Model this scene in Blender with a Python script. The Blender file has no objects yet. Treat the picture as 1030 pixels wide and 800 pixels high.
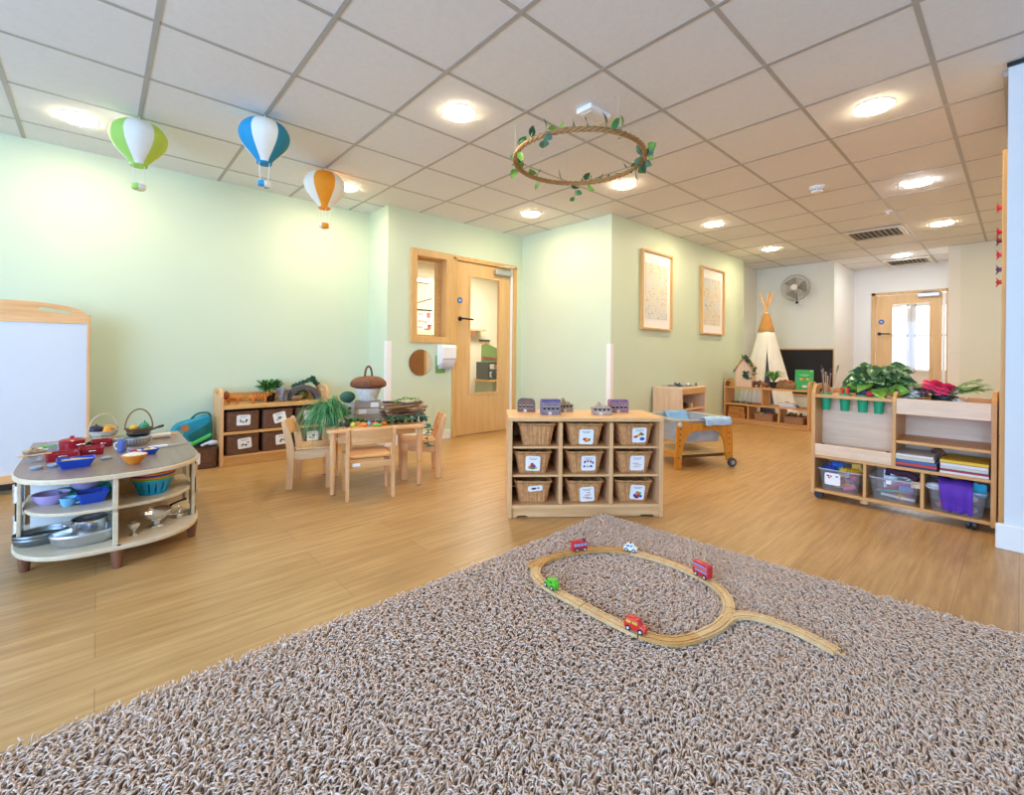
import bpy, bmesh, math, random
import numpy as np
from mathutils import Vector, Matrix, Euler
from mathutils.geometry import tessellate_polygon
R = random.Random(7)
SC = bpy.context.scene
COL = SC.collection
PI = math.pi

# ------------------------------------------------------------------ materials
def lin(hexa):
    hexa = hexa.lstrip('#'); out = []
    for i in (0, 2, 4):
        c = int(hexa[i:i+2], 16) / 255
        out.append(c / 12.92 if c <= 0.04045 else ((c + 0.055) / 1.055) ** 2.4)
    return (*out, 1.0)

class NT:
    def __init__(self, name):
        self.m = bpy.data.materials.new(name); self.m.use_nodes = True
        self.t = self.m.node_tree; self.b = self.t.nodes['Principled BSDF']; self.out = self.t.nodes['Material Output']
    def n(self, typ, **kw):
        x = self.t.nodes.new(typ)
        for k, v in kw.items(): setattr(x, k, v)
        return x
    def l(self, a, b): self.t.links.new(a, b)
    def coord(self, scale=(1, 1, 1), rot=(0, 0, 0)):
        c = self.n('ShaderNodeTexCoord'); mp = self.n('ShaderNodeMapping')
        mp.inputs['Scale'].default_value = scale; mp.inputs['Rotation'].default_value = rot
        self.l(c.outputs['Object'], mp.inputs['Vector']); return mp.outputs['Vector']
    def noise(self, vec, scale, detail=4, rough=0.55):
        x = self.n('ShaderNodeTexNoise'); x.inputs['Scale'].default_value = scale
        x.inputs['Detail'].default_value = detail; x.inputs['Roughness'].default_value = rough
        self.l(vec, x.inputs['Vector']); return x.outputs['Fac']
    def ramp(self, fac, stops):
        x = self.n('ShaderNodeValToRGB'); e = x.color_ramp.elements
        while len(e) < len(stops): e.new(0.5)
        for el, (p, c) in zip(e, stops): el.position = p; el.color = lin(c) if isinstance(c, str) else c
        self.l(fac, x.inputs['Fac']); return x.outputs['Color']
    def bump(self, h, strength=0.3, dist=0.01):
        x = self.n('ShaderNodeBump'); x.inputs['Strength'].default_value = strength; x.inputs['Distance'].default_value = dist
        self.l(h, x.inputs['Height']); self.l(x.outputs['Normal'], self.b.inputs['Normal'])

MATS = {}
def plain(name, col, rough=0.5, metal=0.0, var=0.05, spec=0.5, scale=12, trans=0.0):
    if name in MATS: return MATS[name]
    t = NT(name); t.b.inputs['Roughness'].default_value = rough; t.b.inputs['Metallic'].default_value = metal
    t.b.inputs['Specular IOR Level'].default_value = spec
    c = lin(col); f = t.noise(t.coord(), scale)
    lo = tuple(x * (1 - var) for x in c[:3]) + (1,); hi = tuple(min(1, x * (1 + var)) for x in c[:3]) + (1,)
    t.l(t.ramp(f, [(0.3, lo), (0.7, hi)]), t.b.inputs['Base Color'])
    if trans: t.b.inputs['Transmission Weight'].default_value = trans
    MATS[name] = t.m; return t.m

def wood(name, c1, c2, axis='x', rough=0.42, s=1.0):
    if name in MATS: return MATS[name]
    t = NT(name); t.b.inputs['Roughness'].default_value = rough
    sc = [14 * s] * 3; sc['xyz'.index(axis)] = 1.1 * s
    v = t.coord(tuple(sc)); f = t.noise(v, 2.4, 6, 0.6)
    sc2 = [60 * s] * 3; sc2['xyz'.index(axis)] = 3 * s
    g = t.noise(t.coord(tuple(sc2)), 3, 3)
    mx = t.n('ShaderNodeMath', operation='MULTIPLY_ADD'); t.l(g, mx.inputs[0]); mx.inputs[1].default_value = 0.35
    t.l(f, mx.inputs[2])
    t.l(t.ramp(mx.outputs[0], [(0.42, c2), (0.85, c1)]), t.b.inputs['Base Color'])
    MATS[name] = t.m; return t.m

def weave(name, c1, c2, sx=60, sz=90, bands='Z'):
    if name in MATS: return MATS[name]
    t = NT(name); t.b.inputs['Roughness'].default_value = 0.6
    v = t.coord()
    w1 = t.n('ShaderNodeTexWave'); w1.bands_direction = bands; w1.inputs['Scale'].default_value = sz / 6; w1.inputs['Distortion'].default_value = 1.2
    w1.inputs['Detail'].default_value = 1
    t.l(v, w1.inputs['Vector'])
    f = t.noise(v, 45, 3)
    mx = t.n('ShaderNodeMath', operation='MULTIPLY_ADD'); t.l(w1.outputs['Fac'], mx.inputs[0]); mx.inputs[1].default_value = 0.35; t.l(f, mx.inputs[2])
    t.l(t.ramp(mx.outputs[0], [(0.35, c2), (0.85, c1)]), t.b.inputs['Base Color'])
    t.bump(w1.outputs['Fac'], 0.5, 0.004)
    MATS[name] = t.m; return t.m

def glass(name, tint='#ffffff', gl=0.06, diff=0.0, dcol='#dfe6ee'):
    if name in MATS: return MATS[name]
    t = NT(name); t.t.nodes.remove(t.b)
    tr = t.n('ShaderNodeBsdfTransparent'); tr.inputs['Color'].default_value = lin(tint)
    g = t.n('ShaderNodeBsdfGlossy'); g.inputs['Roughness'].default_value = 0.04
    mx = t.n('ShaderNodeMixShader'); mx.inputs[0].default_value = gl
    t.l(tr.outputs[0], mx.inputs[1]); t.l(g.outputs[0], mx.inputs[2]); o = mx.outputs[0]
    if diff:
        d = t.n('ShaderNodeBsdfDiffuse'); d.inputs['Color'].default_value = lin(dcol)
        m2 = t.n('ShaderNodeMixShader'); m2.inputs[0].default_value = diff
        t.l(o, m2.inputs[1]); t.l(d.outputs[0], m2.inputs[2]); o = m2.outputs[0]
    t.l(o, t.out.inputs['Surface']); MATS[name] = t.m; return t.m

def emit(name, col, strength):
    t = NT(name); t.b.inputs['Base Color'].default_value = (0.8, 0.8, 0.8, 1)
    t.b.inputs['Emission Color'].default_value = col if not isinstance(col, str) else lin(col); t.b.inputs['Emission Strength'].default_value = strength
    return t.m

def floor_mat():
    t = NT('oak_plank_floor'); t.b.inputs['Roughness'].default_value = 0.36
    v = t.coord()
    br = t.n('ShaderNodeTexBrick'); br.offset = 0.37; br.offset_frequency = 2
    br.inputs['Scale'].default_value = 1.0; br.inputs['Brick Width'].default_value = 1.22; br.inputs['Row Height'].default_value = 0.18
    br.inputs['Mortar Size'].default_value = 0.0012; br.inputs['Mortar Smooth'].default_value = 0.3; br.inputs['Bias'].default_value = 0.0
    br.inputs['Color1'].default_value = (0.25, 0.25, 0.25, 1); br.inputs['Color2'].default_value = (0.75, 0.75, 0.75, 1); br.inputs['Mortar'].default_value = (0.1, 0.1, 0.1, 1)
    t.l(v, br.inputs['Vector'])
    g = t.noise(t.coord((1.2, 16, 1)), 2.2, 7, 0.62)
    g2 = t.noise(t.coord((4, 70, 1)), 2.0, 3, 0.5)
    g3 = t.noise(t.coord((0.8, 2.5, 1)), 1.4, 2, 0.5)
    a = t.n('ShaderNodeMath', operation='MULTIPLY_ADD'); t.l(br.outputs['Color'], a.inputs[0]); a.inputs[1].default_value = 0.20; t.l(g, a.inputs[2])
    b = t.n('ShaderNodeMath', operation='MULTIPLY_ADD'); t.l(g2, b.inputs[0]); b.inputs[1].default_value = 0.22; t.l(a.outputs[0], b.inputs[2])
    c = t.n('ShaderNodeMath', operation='MULTIPLY_ADD'); t.l(g3, c.inputs[0]); c.inputs[1].default_value = 0.25; t.l(b.outputs[0], c.inputs[2])
    colr = t.ramp(c.outputs[0], [(0.45, '#946f42'), (0.78, '#b48953'), (1.0, '#c69c66')])
    mm = t.n('ShaderNodeMixRGB'); mm.blend_type = 'MULTIPLY'; mm.inputs['Color2'].default_value = (0.62, 0.56, 0.5, 1)
    t.l(br.outputs['Fac'], mm.inputs['Fac']); t.l(colr, mm.inputs['Color1']); t.l(mm.outputs[0], t.b.inputs['Base Color'])
    return t.m

def pile_mat():
    t = NT('shag_yarn'); t.b.inputs['Roughness'].default_value = 0.9; t.b.inputs['Specular IOR Level'].default_value = 0.1
    g = t.n('ShaderNodeNewGeometry')
    t.l(t.ramp(g.outputs['Random Per Island'], [(0.0, '#cfb19c'), (0.3, '#dcc0a9'), (0.55, '#e0c8b6'), (0.75, '#d4af92'), (0.9, '#ddc8bb')]), t.b.inputs['Base Color'])
    return t.m

# ------------------------------------------------------------------ mesh building
class MB:
    """collects shapes; every done() links ONE mesh object"""
    def __init__(self): self.bm = bmesh.new(); self.mi = 0
    def _f(self, fs):
        for f in fs:
            f.material_index = self.mi
        return fs
    def face(self, vs):
        try: f = self.bm.faces.new(vs); f.material_index = self.mi; return f
        except ValueError: return None
    def xf(self, verts, M):
        bmesh.ops.transform(self.bm, matrix=M, verts=verts)
    def box(self, x, y, z, sx, sy, sz, rot=(0, 0, 0), bev=0.0):
        """centre x,y,z, full sizes"""
        r = bmesh.ops.create_cube(self.bm, size=1.0)
        vs = r['verts']
        bmesh.ops.scale(self.bm, vec=(sx, sy, sz), verts=vs)
        fs = set(f for v in vs for f in v.link_faces)
        if bev > 0:
            bv = min(bev, 0.45 * min(sx, sy, sz))
            es = list(set(e for v in vs for e in v.link_edges))
            q = bmesh.ops.bevel(self.bm, geom=es, offset=bv, segments=2, affect='EDGES', profile=0.5)
            vs = list(set(v for f in q['faces'] for v in f.verts) | set(v for v in vs if v.is_valid))
            fs = set(f for v in vs for f in v.link_faces)
        self.xf(vs, Matrix.Translation((x, y, z)) @ Euler(rot).to_matrix().to_4x4())
        self._f(fs); return vs
    def rings(self, rs, cap0=True, cap1=True, closed=False, ring_closed=True):
        vv = [[self.bm.verts.new(p) for p in r] for r in rs]
        n = len(vv[0]); L = len(vv)
        for i in range(L if closed else L - 1):
            a, b = vv[i], vv[(i + 1) % L]
            for j in range(n if ring_closed else n - 1):
                self.face((a[j], a[(j + 1) % n], b[(j + 1) % n], b[j]))
        if not closed and ring_closed:
            if cap0: self.face(list(reversed(vv[0])))
            if cap1: self.face(vv[-1])
        return vv
    def lathe(self, prof, c=(0, 0, 0), seg=24, sx=1.0, sy=1.0, rot=None):
        """prof: (r, z) list"""
        rs = []
        for r, z in prof:
            r = max(r, 1e-5)
            rs.append([Vector((r * sx * math.cos(2 * PI * k / seg), r * sy * math.sin(2 * PI * k / seg), z)) for k in range(seg)])
        M = Matrix.Translation(c) @ (Euler(rot).to_matrix().to_4x4() if rot else Matrix())
        rs = [[M @ p for p in r] for r in rs]
        return self.rings(rs)
    def cyl(self, p0, p1, r0, r1=None, seg=12):
        return self.tube([p0, p1], [r0, r0 if r1 is None else r1], seg)
    def tube(self, pts, r, seg=8, closed=False):
        pts = [Vector(p) for p in pts]; n = len(pts)
        rad = r if isinstance(r, (list, tuple)) else [r] * n
        rs = []; up = None
        for i, p in enumerate(pts):
            if closed: d = pts[(i + 1) % n] - pts[i - 1]
            else: d = pts[min(i + 1, n - 1)] - pts[max(i - 1, 0)]
            d.normalize()
            if up is None:
                up = Vector((0, 0, 1)) if abs(d.z) < 0.9 else Vector((1, 0, 0))
            a = d.cross(up).normalized(); b = a.cross(d).normalized(); up = b
            rs.append([p + (a * math.cos(2 * PI * k / seg) + b * math.sin(2 * PI * k / seg)) * rad[i] for k in range(seg)])
        return self.rings(rs, closed=closed)
    def prism(self, poly, a, b, plane='xy', holes=()):
        """extrude a 2-D polygon between a and b along the axis normal to plane"""
        def P(u, w, t):
            return {'xy': (u, w, t), 'xz': (u, t, w), 'yz': (t, u, w)}[plane]
        loops = [list(poly)] + [list(h) for h in holes]
        flat = [q for lp in loops for q in lp]
        va = [self.bm.verts.new(P(u, w, a)) for u, w in flat]; vb = [self.bm.verts.new(P(u, w, b)) for u, w in flat]
        if holes:
            for tri in tessellate_polygon([[Vector((u, w, 0)) for u, w in lp] for lp in loops]):
                self.face([va[i] for i in tri]); self.face([vb[i] for i in reversed(tri)])
        else:
            self.face(list(reversed(va))); self.face(vb)
        o = 0
        for lp in loops:
            n = len(lp)
            for i in range(n):
                j = (i + 1) % n; self.face((va[o + i], va[o + j], vb[o + j], vb[o + i]))
            o += n
    def ball(self, c, r, seg=12, rings=8, rot=None):
        r = r if isinstance(r, (tuple, list)) else (r, r, r)
        q = bmesh.ops.create_uvsphere(self.bm, u_segments=seg, v_segments=rings, radius=1)
        vs = q['verts']; M = Matrix.Translation(c) @ (Euler(rot).to_matrix().to_4x4() if rot else Matrix()) @ Matrix.Diagonal((*r, 1))
        self.xf(vs, M); self._f(set(f for v in vs for f in v.link_faces)); return vs
    def leaf(self, base, d, nrm, ln, w, bend=0.2, tip=0.5, segs=4):
        """a leaf with a folded midrib and thickness-less blade of several faces"""
        d = Vector(d).normalized(); nrm = Vector(nrm); s = d.cross(nrm)
        if s.length < 1e-4: s = d.orthogonal()
        s.normalize(); nn = s.cross(d).normalized(); base = Vector(base)
        L = []; Mm = []; Rr = []
        for i in range(segs + 1):
            t = i / segs
            ww = w * 0.5 * (math.sin(PI * t ** tip) if 0 < t < 1 else 0.02)
            p = base + d * ln * t - nn * bend * ln * t * t
            Mm.append(self.bm.verts.new(p)); L.append(self.bm.verts.new(p - s * ww + nn * ww * 0.25)); Rr.append(self.bm.verts.new(p + s * ww + nn * ww * 0.25))
        for i in range(segs):
            self.face((L[i], Mm[i], Mm[i + 1], L[i + 1])); self.face((Mm[i], Rr[i], Rr[i + 1], Mm[i + 1]))
    def blade(self, pts, w, side):
        """a ribbon leaf along pts"""
        side = Vector(side).normalized(); n = len(pts); prev = None
        for i, p in enumerate(pts):
            t = i / (n - 1); ww = w * (1 - t) ** 0.6 * 0.5 + 0.0003
            a = self.bm.verts.new(Vector(p) - side * ww); b = self.bm.verts.new(Vector(p) + side * ww)
            if prev: self.face((prev[0], prev[1], b, a))
            prev = (a, b)
    def done(self, name, mat, parent=None, smooth=False, bev=0.0, sub=0, solid=0.0):
        me = bpy.data.meshes.new(name)
        bmesh.ops.recalc_face_normals(self.bm, faces=self.bm.faces[:])
        self.bm.to_mesh(me); self.bm.free()
        for m in (mat if isinstance(mat, (list, tuple)) else [mat]): me.materials.append(m)
        o = bpy.data.objects.new(name, me); COL.objects.link(o)
        if parent: o.parent = parent
        if smooth:
            me.polygons.foreach_set('use_smooth', [True] * len(me.polygons))
            if smooth != 'full':
                try: me.set_sharp_from_angle(angle=math.radians(38))
                except Exception: pass
        if solid:
            m = o.modifiers.new('solid', 'SOLIDIFY'); m.thickness = solid; m.offset = 0
        if bev:
            m = o.modifiers.new('bevel', 'BEVEL'); m.width = bev; m.segments = 2; m.limit_method = 'ANGLE'; m.angle_limit = 0.7
        if sub:
            m = o.modifiers.new('sub', 'SUBSURF'); m.levels = sub; m.render_levels = sub
        return o

def tag(o, label=None, cat=None, group=None, kind=None):
    if label: o['label'] = label
    if cat: o['category'] = cat
    if group: o['group'] = group
    if kind: o['kind'] = kind
    return o
def thing(name, label, cat, loc=(0, 0, 0), rz=0.0, group=None):
    o = bpy.data.objects.new(name, None); COL.objects.link(o); o.empty_display_size = 0.05
    o.location = loc; o.rotation_euler = (0, 0, rz); return tag(o, label, cat, group)
def one(name, mb, mat, label, cat, loc=(0, 0, 0), rz=0.0, group=None, **kw):
    o = mb.done(name, mat, None, **kw); o.location = loc; o.rotation_euler = (0, 0, rz); return tag(o, label, cat, group)
def struct(name, mb, mat, parent=None, **kw):
    o = mb.done(name, mat, parent, **kw)
    if not parent: o['kind'] = 'structure'
    return o
def dup(root, loc, rz=0.0, label=None, group=None):
    r = root.copy(); COL.objects.link(r); r.location = loc; r.rotation_euler = (0, 0, rz)
    if label: r['label'] = label
    if group: r['group'] = group
    for ch in list(root.children):
        c = ch.copy(); COL.objects.link(c); c.parent = r
        for g in ch.children:
            d = g.copy(); COL.objects.link(d); d.parent = c
    return r
def pivot(cx, cy, ang):
    """local (u, v) -> world for a piece of furniture at cx, cy turned by ang"""
    c, s = math.cos(ang), math.sin(ang)
    return lambda u, v: (cx + u * c - v * s, cy + u * s + v * c)
def rrect(w, d, r, n=5, cx=0, cy=0):
    r = min(r, w / 2 - 1e-4, d / 2 - 1e-4); out = []
    for (qx, qy, a0) in ((1, 1, 0), (-1, 1, PI / 2), (-1, -1, PI), (1, -1, 1.5 * PI)):
        for k in range(n + 1):
            a = a0 + PI / 2 * k / n
            out.append((cx + qx * (w / 2 - r) + r * math.cos(a), cy + qy * (d / 2 - r) + r * math.sin(a)))
    return out
def even(loop, n):
    """n points spread evenly along a closed 2-D loop"""
    P = [Vector(p) for p in loop]; m = len(P); seg = [(P[(i + 1) % m] - P[i]).length for i in range(m)]
    tot = sum(seg); out = []; i = 0; acc = 0
    for k in range(n):
        t = tot * k / n
        while acc + seg[i] < t: acc += seg[i]; i += 1
        f = (t - acc) / seg[i] if seg[i] else 0
        out.append(tuple(P[i].lerp(P[(i + 1) % m], f)))
    return out
def spline(pts, n, closed=False):
    P = [Vector(p) for p in pts]; m = len(P); out = []
    N = m if closed else m - 1
    for i in range(N):
        g = (lambda k: P[k % m]) if closed else (lambda k: P[min(max(k, 0), m - 1)])
        p0, p1, p2, p3 = g(i - 1), g(i), g(i + 1), g(i + 2)
        for k in range(n):
            t = k / n
            out.append(0.5 * ((2 * p1) + (p2 - p0) * t + (2 * p0 - 5 * p1 + 4 * p2 - p3) * t * t + (3 * p1 - p0 - 3 * p2 + p3) * t ** 3))
    if not closed: out.append(P[-1].copy())
    return out

# common materials
BEECH = wood('beech', '#eec08b', '#d89f65', 'x'); BEECH_Z = wood('beech_upright', '#ebbb87', '#d59b62', 'z'); BEECH_Y = wood('beech_deep', '#e8c091', '#d0a06d', 'y')
BIRCH = wood('birch_panel', '#f0d2b4', '#e0bb94', 'y'); BIRCH_Z = wood('birch_upright', '#ebcba8', '#d8b086', 'z')
PINE = wood('pine_edge', '#dfab6a', '#c98f4e', 'y'); PINE_Z = wood('pine_edge_upright', '#dfab6a', '#c68d4e', 'z'); PINE_X = wood('pine_edge_long', '#deb073', '#c6924f', 'x')
OAK = wood('door_oak', '#e4bd85', '#d5a96d', 'z', 0.4, 0.7); OAK_X = wood('frame_oak_long', '#dcb377', '#c99b5c', 'x', 0.4)
OAK_Z = wood('frame_oak', '#dcb377', '#c99b5c', 'z', 0.4)
ORANGE_PLY = wood('honey_plywood', '#d9973c', '#c47f2a', 'x', 0.4); ORANGE_PLY_Z = wood('honey_plywood_upright', '#d9973c', '#c47f2a', 'z', 0.4)
WALNUT = wood('brown_leg_wood', '#8a5a44', '#6d4331', 'z', 0.45)
GREYWOOD = wood('grey_oak_top', '#958074', '#7f6b60', 'y', 0.3)
WHITE = plain('white_paint', '#eeeeec', 0.5, var=0.015); WHITEP = plain('white_plastic', '#f1f1f1', 0.35, var=0.01)
BLACK = plain('black_plastic', '#1b1b1d', 0.4); STEEL = plain('brushed_steel', '#d2d4d8', 0.36, 1.0, 0.03); CHROME = plain('bright_steel', '#e2e3e6', 0.2, 1.0, 0.02)
GREYMETAL = plain('grey_tin', '#9aa0a6', 0.3, 1.0, 0.05)
RUBBER = plain('grey_rubber', '#4a4c50', 0.6)
PAPER = plain('white_card', '#f4f3f1', 0.6, var=0.01)
GREEN = plain('leaf_green', '#3f7a35', 0.5, var=0.35, scale=30); DGREEN = plain('dark_leaf', '#24533a', 0.5, var=0.4, scale=30); LGREEN = plain('light_leaf', '#76a346', 0.5, var=0.3, scale=30)
SAGE = plain('sage_leaf', '#5d8a70', 0.55, var=0.3, scale=30)
GLASS = glass('clear_glass'); 
LAMP, DAY, WORLD, EXPO = 140.0, 84.0, 0.8, 0.06
# ================================================================== THE SETTING
CZ = 2.513
MINT = plain('mint_paint', '#cfddc4', 0.55, var=0.012, scale=3)
CREAM = plain('cream_paint', '#e3e5da', 0.55, var=0.012, scale=3)
OFFWHITE = plain('off_white_paint', '#eceae4', 0.55, var=0.012, scale=3)
TILE = plain('ceiling_tile', '#e6e6e6', 0.8, var=0.025, scale=40)
BAR = plain('ceiling_bar', '#aeaba6', 0.45, var=0.02)

m = MB(); m.box(4.6, 2.4, -0.05, 18.4, 12.0, 0.1); struct('floor', m, floor_mat())
m = MB(); m.box(4.6, 2.4, CZ + 0.05, 18.4, 12.0, 0.1); struct('ceiling', m, TILE)
m = MB()                                                    # exposed T-bars of the 600 mm tile grid
for i in range(-8, 16):
    x = 1.392 + 0.6 * i; m.box(x, 1.05, CZ + 0.002, 0.024, 7.8, 0.009)
for j in range(-8, 7):
    y = 1.517 + 0.6 * j
    if y < 4.88: m.box(3.3, y, CZ + 0.002, 13.4, 0.022, 0.008)
struct('trim_1', m, BAR)

def wall(name, x0, x1, y0, y1, mat, z0=0.0, z1=CZ, holes=(), along='x'):
    """box wall; holes = (a0, a1, z0, z1) along its length"""
    m = MB(); a0, a1 = (x0, x1) if along == 'x' else (y0, y1)
    def seg(s0, s1, q0, q1):
        if s1 - s0 < 1e-4 or q1 - q0 < 1e-4: return
        if along == 'x': m.box((s0 + s1) / 2, (y0 + y1) / 2, (q0 + q1) / 2, s1 - s0, y1 - y0, q1 - q0)
        else: m.box((x0 + x1) / 2, (s0 + s1) / 2, (q0 + q1) / 2, x1 - x0, s1 - s0, q1 - q0)
    cur = a0
    for h0, h1, hz0, hz1 in sorted(holes):
        seg(cur, h0, z0, z1); seg(h0, h1, z0, hz0); seg(h0, h1, hz1, z1); cur = h1
    seg(cur, a1, z0, z1)
    return struct(name, m, mat)

wall('wall_left', -3.6, 2.34, 4.88, 5.0, MINT)
wall('wall_left_return', 2.22, 2.34, 4.63, 4.88, MINT)
wall('wall_door', 2.22, 4.24, 4.43, 4.63, MINT, holes=[(2.535, 2.97, 1.14, 2.065), (3.03, 4.02, 0.0, 2.105)])
wall('wall_middle', 4.12, 4.24, 3.12, 4.43, MINT)
wall('wall_pictures', 4.12, 7.65, 3.0, 3.2, MINT)
wall('wall_recess', 7.65, 8.82, 3.19, 3.3, CREAM)
wall('wall_back', 8.7, 8.82, 2.02, 3.19, CREAM)
wall('wall_alcove_side', 8.82, 10.0, 2.02, 2.12, OFFWHITE)
wall('wall_alcove_back', 10.0, 10.12, 0.56, 2.12, OFFWHITE, holes=[(0.75, 1.765, 0.0, 2.085)], along='y')
wall('wall_far_right', 8.6, 10.0, 0.56, 0.68, OFFWHITE)
wall('wall_far', 8.6, 8.72, -0.7, 0.56, CREAM, along='y')
wall('wall_right', 3.60, 8.6, -0.7, -0.6, CREAM)
wall('wall_pillar', 3.48, 3.60, -2.7, 0.055, plain('pillar_white', '#dddfe2', 0.5, var=0.01), along='y')
wall('wall_side', -3.6, 3.48, -2.82, -2.7, MINT)
wall('wall_rear', -3.6, -3.48, -2.7, 4.88, OFFWHITE, holes=[(-2.2, -0.4, 0.35, 2.42), (0.0, 2.0, 0.35, 2.42), (2.3, 4.0, 0.35, 2.42)], along='y')
for k, (y0, y1) in enumerate(((-2.2, -0.4), (0.0, 2.0), (2.3, 4.0))):     # daylight windows behind the camera
    m = MB()
    for z in (0.375, 2.395): m.box(-3.54, (y0 + y1) / 2, z, 0.08, y1 - y0, 0.05)
    for y in (y0 + 0.025, (y0 + y1) / 2, y1 - 0.025): m.box(-3.54, y, 1.385, 0.08, 0.05, 1.97)
    struct(f'window_{k + 4}', m, WHITE)

# skirting boards
def skirt(name, x0, x1, y0, y1): 
    m = MB(); m.box((x0 + x1) / 2, (y0 + y1) / 2, 0.05, x1 - x0, y1 - y0, 0.1, bev=0.004); struct(name, m, WHITE)
skirt('baseboard_left', -3.48, 2.205, 4.866, 4.88); skirt('baseboard_left_return', 2.206, 2.22, 4.432, 4.866); skirt('baseboard_door', 2.206, 3.02, 4.416, 4.43)
skirt('baseboard_middle', 4.106, 4.12, 3.0, 4.43); skirt('baseboard_pictures', 4.106, 7.65, 2.986, 3.0)
skirt('baseboard_back', 8.686, 8.7, 2.02, 3.19); skirt('baseboard_alcove_side', 8.7, 10.0, 2.006, 2.02); skirt('baseboard_far', 8.586, 8.6, -0.6, 0.68)
m = MB(); m.box(3.466, -1.30, 0.065, 0.028, 2.77, 0.13, bev=0.006); struct('baseboard_pillar', m, WHITE)
m = MB(); m.box(4.05, 0.03, CZ - 0.02, 1.0, 0.09, 0.03); struct('trim_2', m, BAR)
# white corner guards, and the dado rail lines
GUARD = plain('corner_guard', '#f2efec', 0.35, var=0.01)
def guard(name, x, y):
    m = MB(); m.box(x + 0.024, y - 0.0015, 0.6, 0.054, 0.004, 1.0); m.box(x - 0.0015, y + 0.024, 0.6, 0.004, 0.054, 1.0); struct(name, m, GUARD)
guard('trim_3', 2.22, 4.43); guard('trim_4', 4.12, 3.0)
m = MB(); m.box(8.697, 2.6, 1.16, 0.008, 1.16, 0.012); struct('trim_5', m, CREAM)
m = MB(); m.box(8.597, 0.04, 1.05, 0.008, 1.25, 0.012); struct('trim_6', m, CREAM)

# ------------------------------------------------------------------ window 1 + door 1 (in wall_door, faces -Y)
w = MB(); F = 4.405                                          # frame front
for (x0, x1, z0, z1) in ((2.484, 2.56, 1.09, 2.115), (2.94, 3.03, 1.09, 2.115)):
    w.box((x0 + x1) / 2, 4.52, (z0 + z1) / 2, x1 - x0, 0.23, z1 - z0, bev=0.004)
for z0, z1 in ((1.09, 1.16), (2.04, 2.115)): w.box(2.75, 4.52, (z0 + z1) / 2, 0.39, 0.225, z1 - z0, bev=0.004)
win = struct('window_1', w, OAK_Z)
m = MB()
for (x0, x1, z0, z1) in ((2.56, 2.585, 1.16, 2.04), (2.885, 2.94, 1.16, 2.04), (2.585, 2.885, 1.16, 1.185), (2.585, 2.885, 2.015, 2.04)):
    m.box((x0 + x1) / 2, 4.56, (z0 + z1) / 2, x1 - x0, 0.05, z1 - z0)
m.done('glazing_bead', OAK_X, win)
m = MB(); m.box(2.735, 4.56, 1.6, 0.31, 0.008, 0.84); m.done('pane', GLASS, win)

m = MB()
for x0, x1 in ((3.03, 3.09), (3.975, 4.025)): m.box((x0 + x1) / 2, 4.51, 1.045, x1 - x0, 0.19, 2.09, bev=0.004)
m.box(3.5275, 4.51, 2.09, 0.995, 0.19, 0.05, bev=0.004)
d1 = struct('door_1', m, OAK_Z)
def door_leaf(parent, W, H, g, hx, flip, plane):
    """leaf in local u (0..W), depth, z, all through plane(u, v, z)"""
    pass
m = MB(); m.prism([(3.096, 0.008), (3.93, 0.008), (3.93, 2.06), (3.096, 2.06)], 4.445, 4.49, 'xz', holes=[[(3.29, 0.49), (3.76, 0.49), (3.76, 1.905), (3.29, 1.905)]])
m.done('leaf', OAK, d1)
m = MB()
for (x0, x1, z0, z1) in ((3.28, 3.30, 0.48, 1.915), (3.75, 3.77, 0.48, 1.915), (3.30, 3.75, 0.48, 0.50), (3.30, 3.75, 1.895, 1.915)): m.box((x0 + x1) / 2, 4.442, (z0 + z1) / 2, x1 - x0, 0.012, z1 - z0)
m.done('glazing_bead', OAK, d1)
m = MB(); m.box(3.525, 4.467, 1.1975, 0.47, 0.008, 1.415); m.done('pane', GLASS, d1)
m = MB(); m.cyl((3.15, 4.444, 1.385), (3.15, 4.434, 1.385), 0.027, seg=20); m.tube([(3.15, 4.434, 1.385), (3.15, 4.39, 1.385), (3.165, 4.383, 1.385), (3.30, 4.383, 1.38)], 0.011, 10); m.done('handle', BLACK, d1, smooth=True)
SIGNBLUE = plain('sign_blue', '#2f66b5', 0.4)
m = MB(); m.cyl((3.145, 4.445, 1.602), (3.145, 4.441, 1.602), 0.036, seg=24); s = m.done('fire_door_sign', SIGNBLUE, d1)
m = MB()
for z, wd in ((1.610, 0.036), (1.600, 0.042), (1.590, 0.03)): m.box(3.145, 4.4405, z, wd, 0.001, 0.004)
m.done('sign_lettering', PAPER, s)
SILVER = plain('silver_closer', '#b9bcc0', 0.35, 0.8)
m = MB(); m.box(3.79, 4.415, 1.995, 0.27, 0.055, 0.062, bev=0.006); c = m.done('door_closer', SILVER, d1)
m = MB(); m.cyl((3.86, 4.41, 2.03), (3.86, 4.41, 2.05), 0.012); m.box(3.80, 4.375, 2.055, 0.20, 0.018, 0.008, rot=(0, 0, 0.5)); m.box(3.80, 4.345, 2.063, 0.22, 0.018, 0.008, rot=(0, 0, -0.45)); m.done('closer_arm', SILVER, c)
m = MB(); m.box(3.952, 4.438, 1.035, 0.036, 0.012, 2.05); m.done('finger_guard', WHITEP, d1)

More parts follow.
